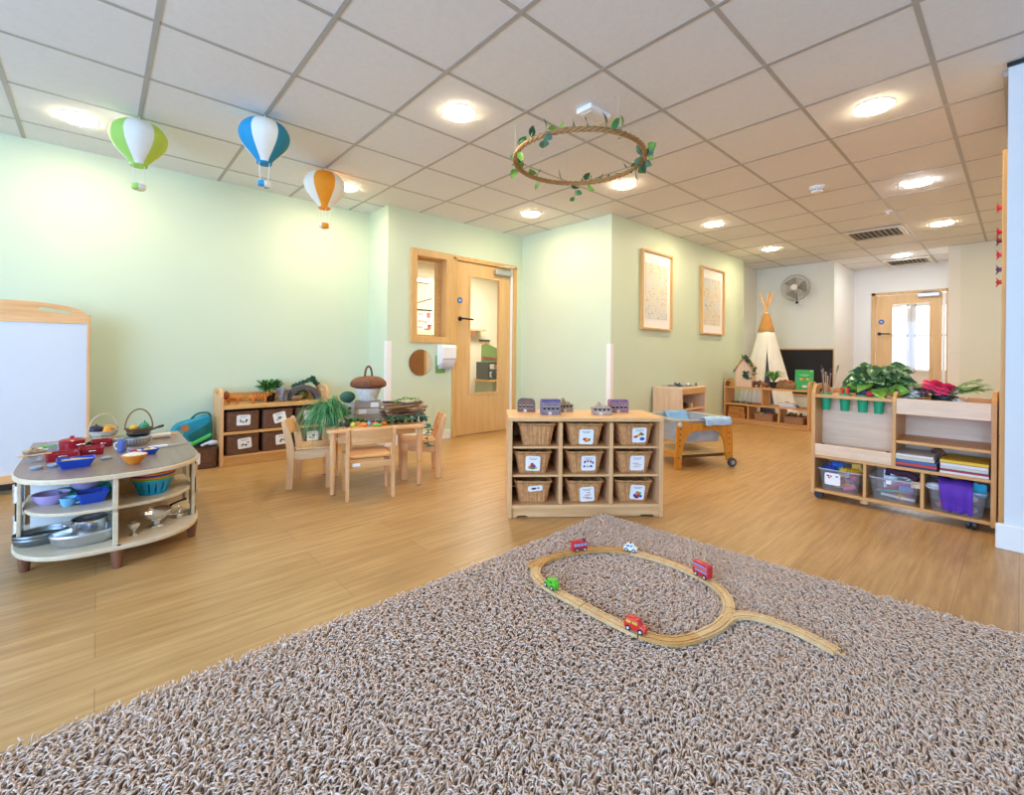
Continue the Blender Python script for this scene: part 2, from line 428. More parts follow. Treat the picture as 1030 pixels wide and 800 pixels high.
# ------------------------------------------------------------------ door 2 (alcove, faces -X)
m = MB()
for y0, y1 in ((0.75, 0.81), (1.71, 1.765)): m.box(10.045, (y0 + y1) / 2, 1.045, 0.13, y1 - y0, 2.09, bev=0.004)
m.box(10.045, 1.2575, 2.065, 0.13, 1.015, 0.05, bev=0.004)
d2 = struct('door_2', m, OAK_Z)
m = MB(); m.prism([(0.86, 0.008), (1.705, 0.008), (1.705, 2.035), (0.86, 2.035)], 10.01, 10.055, 'yz', holes=[[(1.0, 0.49), (1.49, 0.49), (1.49, 1.89), (1.0, 1.89)]]); m.done('leaf', OAK, d2)
m = MB(); m.box(10.03, 1.245, 1.19, 0.008, 0.49, 1.4); m.done('pane', GLASS, d2)
m = MB()
for (y0, y1, z0, z1) in ((0.99, 1.01, 0.48, 1.9), (1.48, 1.5, 0.48, 1.9), (1.01, 1.48, 0.48, 0.5), (1.01, 1.48, 1.88, 1.9)): m.box(10.006, (y0 + y1) / 2, (z0 + z1) / 2, 0.012, y1 - y0, z1 - z0)
m.done('glazing_bead', OAK, d2)
m = MB(); m.cyl((10.01, 1.655, 1.382), (9.998, 1.655, 1.382), 0.027, seg=20); m.tube([(9.998, 1.655, 1.382), (9.955, 1.655, 1.382), (9.95, 1.64, 1.382), (9.95, 1.50, 1.378)], 0.011, 10); m.done('handle', BLACK, d2, smooth=True)
m = MB(); m.cyl((10.01, 1.63, 1.588), (10.006, 1.63, 1.588), 0.042, seg=24); s = m.done('fire_door_sign', SIGNBLUE, d2)
m = MB()
for z, wd in ((1.597, 0.04), (1.586, 0.048), (1.575, 0.03)): m.box(10.0055, 1.63, z, 0.001, wd, 0.004)
m.done('sign_lettering', PAPER, s)
m = MB(); m.box(9.98, 1.02, 2.005, 0.055, 0.27, 0.062, bev=0.006); c = m.done('door_closer', SILVER, d2)
m = MB(); m.cyl((9.975, 1.1, 2.03), (9.975, 1.1, 2.06), 0.012); m.box(9.95, 1.03, 2.063, 0.018, 0.2, 0.008, rot=(0, 0, 0.35)); m.done('closer_arm', SILVER, c)
m = MB(); m.box(10.005, 0.835, 1.03, 0.012, 0.036, 2.0); m.done('finger_guard', WHITEP, d2)

# open door leaf folded back behind the pillar, seen edge-on
m = MB(); m.box(4.03, 0.0545, 1.06, 0.84, 0.041, 2.10, bev=0.003); d3 = struct('door_3', m, wood('edge_oak', '#e2b169', '#cf9a50', 'z', 0.4))
m = MB(); m.cyl((3.9, 0.034, 1.05), (3.9, 0.0, 1.05), 0.012); m.cyl((3.9, 0.0, 1.05), (4.02, 0.0, 1.05), 0.01); m.done('handle', BLACK, d3)

m = MB()                                                     # timber door on the far side of the hidden bay, seen in the round mirror
for x0, x1 in ((4.80, 4.86), (5.66, 5.72)): m.box((x0 + x1) / 2, -0.585, 1.05, x1 - x0, 0.03, 2.1)
m.box(5.26, -0.585, 2.08, 0.92, 0.03, 0.06); d4 = struct('door_4', m, OAK_Z)
m = MB(); m.box(5.26, -0.588, 1.02, 0.80, 0.024, 2.04); m.done('leaf', wood('brown_door', '#a97848', '#8a5f36', 'z'), d4)
# ------------------------------------------------------------------ the room seen through window 1 and door 1
wall('wall_next_room_back', 2.34, 7.2, 6.85, 6.95, plain('next_room_paint', '#efe8d0', 0.6, var=0.01))
wall('wall_next_room_left', 2.24, 2.34, 5.0, 6.95, MATS['next_room_paint'], along='y')
wall('wall_next_room_right', 7.2, 7.3, 4.63, 6.95, MATS['next_room_paint'], along='y')
m = MB(); m.box(3.474, -1.31, CZ - 0.012, 0.014, 2.74, 0.02); struct('shadow_gap_strip', m, BLACK)  # black strip painting in the shadow gap between pillar and ceiling
# room beyond door 2 with bright windows
wall('wall_far_room_back', 13.0, 13.1, -1.5, 5.0, OFFWHITE, along='y')
wall('wall_far_room_left', 10.12, 13.0, 3.6, 3.7, OFFWHITE)
wall('wall_far_room_right', 10.12, 13.0, -0.6, -0.5, OFFWHITE)
SKYPANE = emit('bright_daylight_pane', (0.9, 0.95, 1.0, 1), 2.6)
for k, (y0, y1) in enumerate(((0.95, 1.55), (1.65, 2.25))):
    m = MB()
    for z in (0.7, 1.45, 2.1): m.box(12.98, (y0 + y1) / 2, z, 0.05, y1 - y0, 0.05)
    for y in (y0, y1): m.box(12.98, y, 1.4, 0.05, 0.05, 1.45)
    wn = struct(f'window_{k + 2}', m, WHITE)
    m = MB(); m.box(12.99, (y0 + y1) / 2, 1.4, 0.01, y1 - y0 - 0.05, 1.4); m.done('pane', SKYPANE, wn)
# ================================================================== CEILING AND WALL THINGS
DIFF = emit('warm_diffuser', (1.0, 0.81, 0.53, 1), LAMP)
DIFFC = emit('cool_diffuser', (0.92, 0.96, 1.0, 1), LAMP)
def lamp(x, y, label, mat=None):
    t = thing('ceiling_light', label, 'ceiling light', (x, y, CZ), 0, 'round ceiling lights')
    m = MB(); m.lathe([(0.104, 0), (0.105, -0.004), (0.100, -0.006), (0.098, -0.004), (0.098, 0.0)], seg=32); m.done('trim_ring', WHITEP, t, smooth=True)
    m = MB(); m.lathe([(0.098, -0.006), (0.097, -0.009), (0.085, -0.013), (0.05, -0.016), (0.0, -0.017)], seg=32); m.done('diffuser', mat or DIFF, t, smooth='full')
LP = [(-0.108, 4.217, 'lit round ceiling light beside the green balloon, next to the left wall'),
      (1.692, 2.417, 'lit round ceiling light between the orange balloon and the leafy hoop'),
      (3.492, 3.617, 'lit round ceiling light above the pale wall beside the glazed door'),
      (1.692, 4.217, 'lit round ceiling light half hidden behind the orange balloon'),
      (3.492, 2.417, 'lit round ceiling light glowing just past the lower edge of the leafy hoop'),
      (5.292, 2.417, 'lit round ceiling light above the first framed picture on the green wall'),
      (7.092, 2.417, 'lit round ceiling light closest to the wall fan'),
      (3.492, 0.617, 'largest looking lit round ceiling light, above the wheeled art trolley'),
      (5.292, 0.617, 'brilliant white ceiling light between the smoke alarm and the pillar'),
      (7.092, 0.617, 'warm ceiling light on the tile just right of the big air vent'),
      (8.892, 1.217, 'white ceiling light in the alcove in front of the far door')]
for k, (x, y, lb) in enumerate(LP): lamp(x, y, lb, DIFFC if k in (8, 10) else None)
# lamp in the next room
t = thing('strip_light', 'bright white strip light seen through the small window', 'ceiling light', (4.05, 6.79, 2.2))
m = MB(); m.box(0, 0.03, 0, 0.34, 0.06, 0.07, bev=0.01); m.done('housing', WHITEP, t)
m = MB(); m.box(0, -0.01, -0.005, 0.32, 0.02, 0.05, bev=0.01); m.done('diffuser', emit('strip_glow', (1, 0.97, 0.9, 1), 5), t)

VENTDARK = plain('vent_dark', '#4c463e', 0.6); VENTW = plain('vent_cream', '#d9d3c4', 0.5)
def vent(x, y, label):
    t = thing('air_vent', label, 'air vent', (x, y, CZ - 0.014), 0, 'ceiling air vents')
    m = MB(); m.prism(rrect(0.57, 0.57, 0.01), -0.008, 0.008, 'xy', holes=[rrect(0.47, 0.47, 0.005)]); m.done('frame', VENTW, t)
    m = MB(); m.box(0, 0, 0.010, 0.48, 0.48, 0.004); m.done('backing', VENTDARK, t)
    for k in range(9):
        m = MB(); m.box(0, -0.205 + 0.051 * k, 0.0, 0.47, 0.026, 0.003, rot=(0.75, 0, 0)); m.done('slat', VENTW, t)
vent(7.092, 1.217, 'large square air vent in the main ceiling, left of two warm ceiling lights'); vent(9.492, 1.217, 'smaller looking air vent in the alcove ceiling above the far door')

t = thing('smoke_alarm', 'round white smoke alarm with dark slots on the ceiling', 'smoke alarm', (4.79, 1.25, CZ))
m = MB(); m.lathe([(0.062, 0), (0.062, -0.015), (0.052, -0.018), (0.052, -0.022)], seg=28); m.done('base', WHITEP, t, smooth=True)
m = MB(); m.lathe([(0.050, -0.022), (0.050, -0.040), (0.042, -0.052), (0.0, -0.055)], seg=28); m.done('cover', WHITEP, t, smooth=True)
m = MB()
for k in range(14):
    a = 2 * PI * k / 14; m.box(0.0495 * math.cos(a), 0.0495 * math.sin(a), -0.034, 0.006, 0.014, 0.008, rot=(0, 0, a))
m.done('slots', BLACK, t)
t = thing('ceiling_sensor', 'flat square white box on the ceiling tile inside the leafy hoop', 'sensor', (2.302, 1.822, CZ), 0)
m = MB(); m.box(0, 0, -0.016, 0.205, 0.115, 0.032, bev=0.006); m.done('housing', WHITEP, t)
m = MB(); m.box(0, 0, -0.034, 0.15, 0.075, 0.006, bev=0.002); m.done('cover', plain('sensor_face', '#dcd8d0', 0.4), t)
m = MB(); m.lathe([(0.035, 0), (0.035, -0.004), (0.01, -0.008), (0.01, -0.03), (0.018, -0.032), (0.018, -0.036), (0, -0.037)], seg=16)
one('sprinkler_head', m, WHITEP, 'small white sprinkler head on the ceiling between two air vents', 'sprinkler', (6.10, 0.95, CZ), smooth=True)

# hot-air balloon lanterns
ROT_G = math.radians(177); ROT_B = math.radians(167); ROT_O = math.radians(220)
def balloon(x, y, dia, col, col2, word, label, rot):
    t = thing('balloon_lantern', label, 'balloon lantern', (x, y, CZ - 0.036), rot, 'paper hot-air balloon lanterns')
    k = dia / 0.36
    prof = [(0.02, 0.0), (0.07, -0.006), (0.12, -0.028), (0.158, -0.066), (0.178, -0.112), (0.179, -0.150), (0.168, -0.192), (0.145, -0.235), (0.115, -0.275), (0.085, -0.312), (0.062, -0.342), (0.052, -0.362)]
    prof = [tuple(q) for q in spline([(r, z, 0) for r, z in prof], 4)]; prof = [(p[0], p[1]) for p in prof]
    m = MB(); seg = 48; rs = []
    for i, (r, z) in enumerate(prof):
        r *= k * (1 + (0.008 if i % 2 else -0.004)); z *= k * 0.9
        rs.append([Vector((r * (1 - 0.02 * abs(math.cos(3 * a))) * math.cos(a), r * (1 - 0.02 * abs(math.cos(3 * a))) * math.sin(a), z)) for a in [2 * PI * q / seg for q in range(seg)]])
    vv = m.rings(rs, cap0=True, cap1=False)
    for f in m.bm.faces:
        c = f.calc_center_median(); a = math.atan2(c.y, c.x) % (2 * PI)
        f.material_index = [0, 1, 2, 1, 0, 1][int(a / (PI / 3)) % 6]
    a1 = plain(word + '_paper', col, 0.7, var=0.04); a2 = plain(word + '_paper_deep', col2, 0.7, var=0.04); wp = plain('white_paper', '#efeee6', 0.7, var=0.02)
    m.done('envelope', [a1, wp, a2], t, smooth='full', solid=0.001)
    zb = -0.326 * k
    m = MB(); m.lathe([(0.052 * k, zb), (0.055 * k, zb - 0.008), (0.05 * k, zb - 0.012)], seg=24); m.done('mouth_ring', a1, t, smooth=True)
    for q in range(4):
        a = PI / 4 + q * PI / 2
        m = MB(); m.cyl((0.05 * k * math.cos(a), 0.05 * k * math.sin(a), zb - 0.005), (0.036 * k * math.cos(a), 0.036 * k * math.sin(a), zb - 0.155 * k), 0.0022, seg=6); m.done('basket_cord', wp, t)
    m = MB(); zz = zb - 0.145 * k
    m.lathe([(0.036 * k, zz), (0.044 * k, zz - 0.006 * k), (0.044 * k, zz - 0.036 * k), (0.036 * k, zz - 0.044 * k), (0.0, zz - 0.045 * k)], seg=24)
    for f in m.bm.faces:
        c = f.calc_center_median(); f.material_index = int((math.atan2(c.y, c.x) % (2 * PI)) / (PI / 2)) % 2
    m.done('basket', [a1, wp], t, smooth=True)
    m = MB(); m.cyl((0, 0, -0.004), (0, 0, 0.033), 0.004, seg=8); m.done('hook', WHITEP, t)
balloon(0.190, 3.905, 0.31, '#a3d062', '#c4da50', 'lime', 'lime green and white paper hot-air balloon lantern hanging from the ceiling', ROT_G)
balloon(0.790, 3.31, 0.30, '#1c94c6', '#15809f', 'blue', 'blue and white paper hot-air balloon lantern hanging from the ceiling', ROT_B)
balloon(1.389, 3.915, 0.325, '#f39a1c', '#ee8d14', 'orange', 'orange and white paper hot-air balloon lantern hanging from the ceiling', ROT_O)

# leafy hoop
HZ = 2.28; hx, hy, hr = 2.365, 1.995, 0.425
t = thing('leafy_hoop', 'twisted willow hoop with green leaves hanging level below the ceiling', 'hanging wreath', (hx, hy, HZ))
for s_ in range(3):
    m = MB(); m.tube([((hr + 0.009 * math.cos(a * 22 + s_ * 2.1)) * math.cos(a), (hr + 0.009 * math.cos(a * 22 + s_ * 2.1)) * math.sin(a), 0.009 * math.sin(a * 22 + s_ * 2.1)) for a in [2 * PI * i / 240 for i in range(240)]], 0.0085, 7, closed=True)
    m.done('willow_strand', wood('willow', '#b98d58', '#8f6437', 'x', 0.6), t, smooth='full')
rg = random.Random(3)
def hoop_leaf(a, dz, mat, ln, w, out):
    m = MB(); c = Vector((hr * math.cos(a), hr * math.sin(a), 0.0)); rad = Vector((math.cos(a), math.sin(a), 0)); tg = Vector((-math.sin(a), math.cos(a), 0))
    d = (rad * out + tg * rg.uniform(-0.7, 0.7) + Vector((0, 0, dz))).normalized()
    m.tube([c, c + d * 0.03], 0.0018, 5); m.leaf(c + d * 0.025, d, Vector((rg.uniform(-.5, .5), rg.uniform(-.5, .5), rg.uniform(0.1, 1))).cross(d) + tg * 0.6, ln, w, 0.2, 0.8); m.done('leaf', mat, t)
for k in range(50):
    a = rg.choice([rg.uniform(2.0, 2.9), rg.uniform(2.0, 3.9), rg.uniform(0.5, 2.0), rg.uniform(2.7, 4.6), rg.uniform(5.0, 6.0), rg.uniform(5.3, 5.8)])
    hoop_leaf(a, rg.choice([-1, 0.3, 1, 1, -0.4]) * rg.uniform(0.3, 1), rg.choice([GREEN, SAGE, DGREEN, LGREEN]), rg.uniform(0.055, 0.085), rg.uniform(0.045, 0.07), rg.uniform(-0.6, 0.8))
for k in range(22):
    a = rg.uniform(5.4, 7.0); hoop_leaf(a, rg.uniform(-0.3, 0.9), rg.choice([DGREEN, GREEN]), rg.uniform(0.03, 0.05), rg.uniform(0.010, 0.018), rg.uniform(-0.8, 0.5))
m = MB(); a = 0.75; b = Vector((hr * math.cos(a), hr * math.sin(a), 0)); m.tube([b, b + Vector((0, 0, -0.05)), b + Vector((0.01, 0.02, -0.10))], 0.0018, 5); m.leaf(b + Vector((0, 0, -0.06)), (0.7, -0.7, -0.5), (1, 1, 0), 0.055, 0.045, .1, .8); m.leaf(b + Vector((0.01, 0.02, -0.1)), (-0.5, 0.6, -0.6), (1, 1, 0), 0.045, 0.036, .1, .8); m.done('hanging_sprig', GREEN, t)
CORD = plain('thin_cord', '#cfc6b4', 0.7)
for a in (0.9, 2.4, 4.4, 5.7):
    m = MB(); c = (hr * math.cos(a), hr * math.sin(a)); m.cyl((c[0], c[1], 0.005), (c[0], c[1], CZ - HZ), 0.0012, seg=5); m.done('cord', CORD, t)

# framed prints on the green wall
PRINTS = []
def picture(x0, x1, z0, z1, label, seed, tint):
    t = thing('framed_picture', label, 'picture', ((x0 + x1) / 2, 3.0, z0), 0, 'tall framed prints')
    W, H = x1 - x0, z1 - z0
    m = MB(); m.prism([(-W / 2, 0), (W / 2, 0), (W / 2, H), (-W / 2, H)], -0.04, -0.002, 'xz', holes=[[(-W / 2 + 0.02, 0.02), (W / 2 - 0.02, 0.02), (W / 2 - 0.02, H - 0.02), (-W / 2 + 0.02, H - 0.02)]]); m.done('frame', OAK_Z, t)
    m = MB(); m.box(0, -0.008, H / 2, W - 0.04, 0.006, H - 0.04); m.done('mount', PAPER, t)
    nt = NT('faint_print_%d' % seed); v = nt.coord((1, 1, 1)); mp = v.node.inputs['Location']; mp.default_value = (seed * 3.1, 0, seed)
    f = nt.noise(v, 26, 5, 0.65); g = nt.noise(v, 3.0, 2)
    c1 = nt.ramp(f, [(0.30, '#8d948e'), (0.38, '#d8d4c8'), (0.45, '#f0ede6')]); c2 = nt.ramp(g, [(0.35, '#dfe6ea'), (0.6, tint)])
    mx = nt.n('ShaderNodeMixRGB'); mx.blend_type = 'MULTIPLY'; mx.inputs['Fac'].default_value = 0.8; nt.l(c1, mx.inputs['Color1']); nt.l(c2, mx.inputs['Color2']); nt.l(mx.outputs[0], nt.b.inputs['Base Color'])
    m = MB(); m.box(0, -0.0125, H * 0.49, W * 0.74, 0.003, H * 0.70); m.done('print', nt.m, t)
picture(4.68, 5.36, 1.285, 2.225, 'tall oak framed print with pale speckled map, nearer the wall corner', 1, '#efe9d6')
picture(6.165, 6.875, 1.28, 2.225, 'tall oak framed print with grey and orange block, nearer the tipi', 2, '#eadcc0')

# round mirror, dispenser
t = thing('round_mirror', 'small round frameless mirror on the wall below the window', 'mirror', (2.617, 4.43, 0.872))
m = MB(); m.cyl((0, -0.002, 0), (0, -0.008, 0), 0.144, seg=56); m.done('backing', GREYMETAL, t)
m = MB(); m.cyl((0, -0.008, 0), (0, -0.0095, 0), 0.142, seg=56); m.done('glass', plain('mirror_silver', '#f2f2f2', 0.02, 1.0, 0.0), t)
t = thing('towel_dispenser', 'white plastic paper towel dispenser on the wall beside the door frame', 'dispenser', (2.925, 4.43, 0.80))
m = MB(); m.prism([(-0.002, 0.03), (-0.09, 0.06), (-0.12, 0.12), (-0.125, 0.24), (-0.11, 0.27), (-0.002, 0.275)], -0.10, 0.092, 'yz'); m.done('housing', WHITEP, t, bev=0.012)
m = MB(); m.prism([(-0.004, 0.0), (-0.06, 0.0), (-0.088, 0.035), (-0.09, 0.085), (-0.004, 0.085)], -0.085, 0.080, 'yz'); m.done('chute', plain('grey_lilac_plastic', '#c3c4d8', 0.35), t, bev=0.006)
m = MB(); m.box(-0.004, -0.118, 0.115, 0.17, 0.016, 0.01); m.done('lever', plain('lilac_grey', '#a9abc6', 0.4), t)
m = MB(); m.box(0, 0, 0, 0.13, 0.003, 0.2)
one('green_card', m, plain('card_green', '#7fb25c', 0.6), 'green card on the wall tucked behind the white dispenser', 'card', (2.875, 4.4285, 0.85))  # plain green card on the wall, not a sign

# wall fan
t = thing('wall_fan', 'grey wire cage fan mounted high on the cream back wall', 'fan', (8.7, 2.50, 2.105), 0)
FM = plain('fan_grey', '#aaa69e', 0.4, 0.3); FB = plain('fan_blade', '#8f8a80', 0.4)
m = MB(); m.box(-0.02, 0, -0.19, 0.04, 0.10, 0.14, bev=0.008); m.tube([(-0.03, 0, -0.19), (-0.10, 0, -0.17), (-0.14, 0, -0.05)], 0.02, 10); m.done('bracket', WHITEP, t)
m = MB(); m.lathe([(0.0, -0.075), (0.06, -0.07), (0.07, 0.0), (0.065, 0.05), (0, 0.06)], c=(-0.15, 0, 0), seg=24, rot=(0, PI / 2, 0)); m.done('motor', WHITEP, t, smooth=True)
CX = -0.255
m = MB()
for r, x in ((0.212, CX), (0.207, CX - 0.03), (0.207, CX + 0.05), (0.15, CX - 0.055), (0.15, CX + 0.075), (0.09, CX - 0.065)):
    m.tube([(x, r * math.cos(a), r * math.sin(a)) for a in [2 * PI * q / 40 for q in range(40)]], 0.0025 if r < 0.212 else 0.005, 5, closed=True)
for k in range(44):
    a = 2 * PI * k / 44; c_, s_ = math.cos(a), math.sin(a)
    for sg in (-1, 1): m.tube([(CX + sg * 0.07, 0.05 * c_, 0.05 * s_), (CX + sg * 0.06, 0.135 * c_, 0.135 * s_), (CX + sg * 0.035, 0.195 * c_, 0.195 * s_), (CX, 0.212 * c_, 0.212 * s_)], 0.0014, 4)
m.done('cage', FM, t)
for k in range(3):
    m = MB(); a0 = 0.9 + k * 2 * PI / 3; L1 = []; L2 = []
    for q in range(7):
        f = q / 6; r = 0.03 + 0.15 * f; wd = 0.35 + 0.35 * math.sin(PI * min(1, f * 0.75)); 
        L1.append((CX - 0.015, r * math.cos(a0 - wd * 0.7), r * math.sin(a0 - wd * 0.7))); L2.append((CX + 0.025, r * math.cos(a0 + wd), r * math.sin(a0 + wd)))
    v1 = [m.bm.verts.new(p) for p in L1]; v2 = [m.bm.verts.new(p) for p in L2]
    for q in range(6): m.face((v1[q], v1[q + 1], v2[q + 1], v2[q]))
    m.done('blade', FB, t, solid=0.004)
m = MB(); m.lathe([(0, -0.08), (0.035, -0.078), (0.05, -0.068), (0.05, -0.05), (0, -0.05)], c=(CX, 0, 0), seg=24, rot=(0, PI / 2, 0)); m.done('hub_badge', plain('fan_badge', '#e9e2d2', 0.4), t, smooth=True)
m = MB(); m.ball((-0.16, 0.0, -0.235), 0.022); m.cyl((-0.16, 0, -0.22), (-0.15, 0, -0.06), 0.008); m.done('knob', BLACK, t)

# blackboard
t = thing('blackboard', 'large black chalkboard fixed low on the cream wall behind the tipi', 'blackboard', (8.7, 2.57, 0.35))
m = MB(); m.box(-0.012, 0, 0.375, 0.016, 1.1, 0.74); m.done('board', plain('chalkboard_black', '#1d1b1c', 0.75, var=0.15, scale=5), t)
m = MB(); m.box(-0.016, 0, 0.752, 0.028, 1.12, 0.022); m.box(-0.016, 0, -0.008, 0.028, 1.12, 0.022); m.box(-0.016, -0.556, 0.37, 0.028, 0.012, 0.74); m.box(-0.016, 0.556, 0.37, 0.028, 0.012, 0.74); m.done('frame', OAK_Z, t)
# paper flowers pinned on the open door leaf
PINKS = ['#d23a55', '#c92f4b', '#7d3550', '#d8485f', '#6b4f8c', '#cf4a4a']; names = ['red', 'crimson', 'plum', 'rose', 'violet', 'scarlet']
places = ['topmost on the open door leaf', 'below the topmost one', 'in the middle of the column', 'under the dark middle one', 'above the lowest one', 'lowest on the open door leaf']
for k, z in enumerate((1.86, 1.725, 1.668, 1.59, 1.50, 1.43)):
    m = MB(); m.cyl((0, 0, 0), (0, 0.018, 0), 0.012, seg=8)
    for q in range(6):
        a = q * PI / 3; m.leaf((0.01 * math.cos(a), 0.016, 0.01 * math.sin(a)), (math.cos(a), 0.35, math.sin(a)), (0, 1, 0), 0.026, 0.022, -0.2, 0.8)
    one('paper_flower', m, plain(names[k] + '_flower_paper', PINKS[k], 0.7), names[k] + ' paper flower pinned ' + places[k], 'paper flower', (3.88 + 0.03 * (k % 2), 0.0748, z), group='paper flowers on the door leaf')

# ------------------------------------------------------------------ things in the next room
def shelf_box(name, x0, x1, y0, y1, z0, z1, mat, label, cat):
    m = MB(); m.box(0, 0, (z1 - z0) / 2, x1 - x0, y1 - y0, z1 - z0, bev=0.006); return one(name, m, mat, label, cat, ((x0 + x1) / 2, (y0 + y1) / 2, z0))
t = thing('wall_shelf', 'short pale wooden shelf on the wall seen through the door glass', 'shelf', (5.12, 6.75, 1.40))
m = MB(); m.box(0, 0, 0, 0.36, 0.2, 0.035); m.done('board', BEECH, t)
m = MB(); m.box(0, 0.03, -0.06, 0.02, 0.12, 0.09); m.done('bracket', BEECH_Z, t)
t = thing('craft_counter', 'grey green counter with a yellow top behind the glazed door', 'counter', (5.5, 6.45, 0))
m = MB(); m.box(0, 0, 0.24, 0.8, 0.5, 0.48); m.done('body', plain('grey_green', '#7c8468', 0.6), t)
m = MB(); m.box(0, 0, 0.495, 0.84, 0.54, 0.03); m.done('top', plain('yellow_wood', '#dba94a', 0.5), t)
t = thing('black_toy_rack', 'black rack of toys standing on the counter behind the glazed door', 'rack', (5.42, 6.45, 0.511))
for z in (0.02, 0.16, 0.29): 
    m = MB(); m.box(0, 0, z, 0.7, 0.35, 0.03); m.done('shelf', BLACK, t)
for x in (-0.34, 0.34):
    m = MB(); m.box(x, 0, 0.155, 0.03, 0.35, 0.31); m.done('side', BLACK, t)
for k, (x, z, s, cl, lb) in enumerate(((5.25, 0.547, 0.055, '#2f3a44', 'slate grey toy ball on the low rack shelf'), (5.42, 0.547, 0.045, '#5b4a3c', 'brown toy ball on the low rack shelf'), (5.6, 0.547, 0.05, '#e6dcd0', 'white toy ball on the low rack shelf'), (5.3, 0.687, 0.05, '#d9c9a8', 'cream toy ball on the upper rack shelf'), (5.5, 0.687, 0.05, '#c7453a', 'red toy ball on the upper rack shelf'))):
    m = MB(); m.ball((0, 0, s), s, 14, 10); one('toy_ball', m, plain('toy_ball_%d' % k, cl, 0.4), lb, 'toy ball', (x, 6.34, z), smooth='full', group='toy balls on the black rack')
t = thing('display_board', 'green display board with a red strip behind the glazed door', 'display board', (5.55, 6.85, 0.83))
m = MB(); m.prism([(-0.2, 0.0), (0.42, -0.02), (0.42, 0.16), (-0.1, 0.34), (-0.2, 0.30)], -0.02, 0, 'xz'); m.done('green_panel', plain('felt_green', '#7d9a45', 0.8), t)
m = MB(); m.box(0.08, -0.026, 0.045, 0.55, 0.01, 0.045, rot=(0, 0.08, 0)); m.done('red_strip', plain('dull_red', '#a5423c', 0.7), t)
t = thing('bunting_strip', 'dark hanging strip with orange tags on the wall behind the glazed door', 'bunting', (5.42, 6.8425, 1.17))
m = MB(); m.box(0, 0, 0.05, 0.26, 0.015, 0.035); m.done('strip', plain('slate', '#40444a', 0.6), t)
for k in range(5):
    m = MB(); m.prism([(-0.1 + 0.05 * k - 0.02, 0.032), (-0.1 + 0.05 * k + 0.02, 0.032), (-0.1 + 0.05 * k, -0.02)], -0.006, 0.0, 'xz'); m.done('tag', plain('tag_orange', '#e0a13c', 0.6), t)
t = thing('notice_sheet', 'pin board of white sheets with red blocks seen through the small window', 'notice board', (4.11, 6.844, 1.36))
m = MB(); m.box(0, 0, 0.16, 0.30, 0.012, 0.36); m.done('sheet', PAPER, t)
RB = plain('soft_red', '#d8705f', 0.6); GB = plain('print_grey', '#b9b6b2', 0.6)
m = MB()
for (x, z, sx, sz) in ((0.08, 0.26, 0.07, 0.09), (0.1, 0.05, 0.06, 0.06), (0.05, 0.02, 0.1, 0.03)): m.box(x, -0.008, z, sx, 0.003, sz)
m.done('red_blocks', RB, t)
m = MB()
for (x, z, sx, sz) in ((-0.07, 0.27, 0.09, 0.05), (-0.06, 0.15, 0.12, 0.04), (0.03, 0.14, 0.05, 0.06), (-0.08, 0.05, 0.1, 0.03)): m.box(x, -0.008, z, sx, 0.003, sz)
m.done('grey_print', GB, t)
m = MB(); m.box(0, -0.012, 0.345, 0.28, 0.02, 0.02); m.box(0.1, -0.012, 0.09, 0.07, 0.02, 0.015); m.done('clip_bar', BLACK, t)
m = MB(); m.cyl((-0.15, 0, 0), (0.14, 0, 0.10), 0.006, seg=8); one('hanging_rod', m, plain('rod_grey', '#6d7078', 0.4), 'thin grey rod above the notice sheets through the small window', 'rod', (4.12, 6.82, 1.82))
# ================================================================== BASKETS, LABELS, SMALL HELPERS
def woven(wt, dt, wb, db, h, n=64, rows=12, amp=0.0028, ribs=22, r=0.03, wavy=0.0):
    """tapered woven basket body (outer wall, rim roll, inner wall, floor) centred at the origin"""
    m = MB(); Lo = even(rrect(wt, dt, r, 6), n); Li = even(rrect(wb, db, r * 0.8, 6), n); rs = []
    def ring(t, off, k, zz):
        out = []
        for i in range(n):
            x = Li[i][0] + (Lo[i][0] - Li[i][0]) * t; y = Li[i][1] + (Lo[i][1] - Li[i][1]) * t
            d = Vector((x, y, 0)); d.normalize()
            ph = ribs * 2 * PI * i / n
            o = off + amp * math.cos(ph) * (1 if k % 2 else 0.35) if k is not None else off
            out.append(Vector((x + d.x * o, y + d.y * o, zz + (wavy * math.sin(ph * 0.5) if t > 0.99 else 0))))
        return out
    for k in range(rows + 1): rs.append(ring(k / rows, 0, k, h * k / rows))
    rs.append(ring(1, 0.004, None, h + 0.003)); rs.append(ring(1, 0.0, None, h + 0.008)); rs.append(ring(1, -0.007, None, h + 0.003))
    rs.append(ring(0.5, -0.010, None, h * 0.5)); rs.append(ring(0.02, -0.012, None, 0.008))
    m.rings(rs); return m
def braid(w, d, z, r=0.006, amp=0.004, n=96, turns=26, cr=0.03):
    m = MB(); L = even(rrect(w, d, cr, 6), n)
    for ph in (0, PI):
        pts = []
        for i, (x, y) in enumerate(L):
            a = turns * 2 * PI * i / n + ph; q = Vector((x, y, 0)).normalized()
            pts.append((x + q.x * amp * math.cos(a), y + q.y * amp * math.cos(a), z + amp * math.sin(a)))
        m.tube(pts, r, 6, closed=True)
    return m
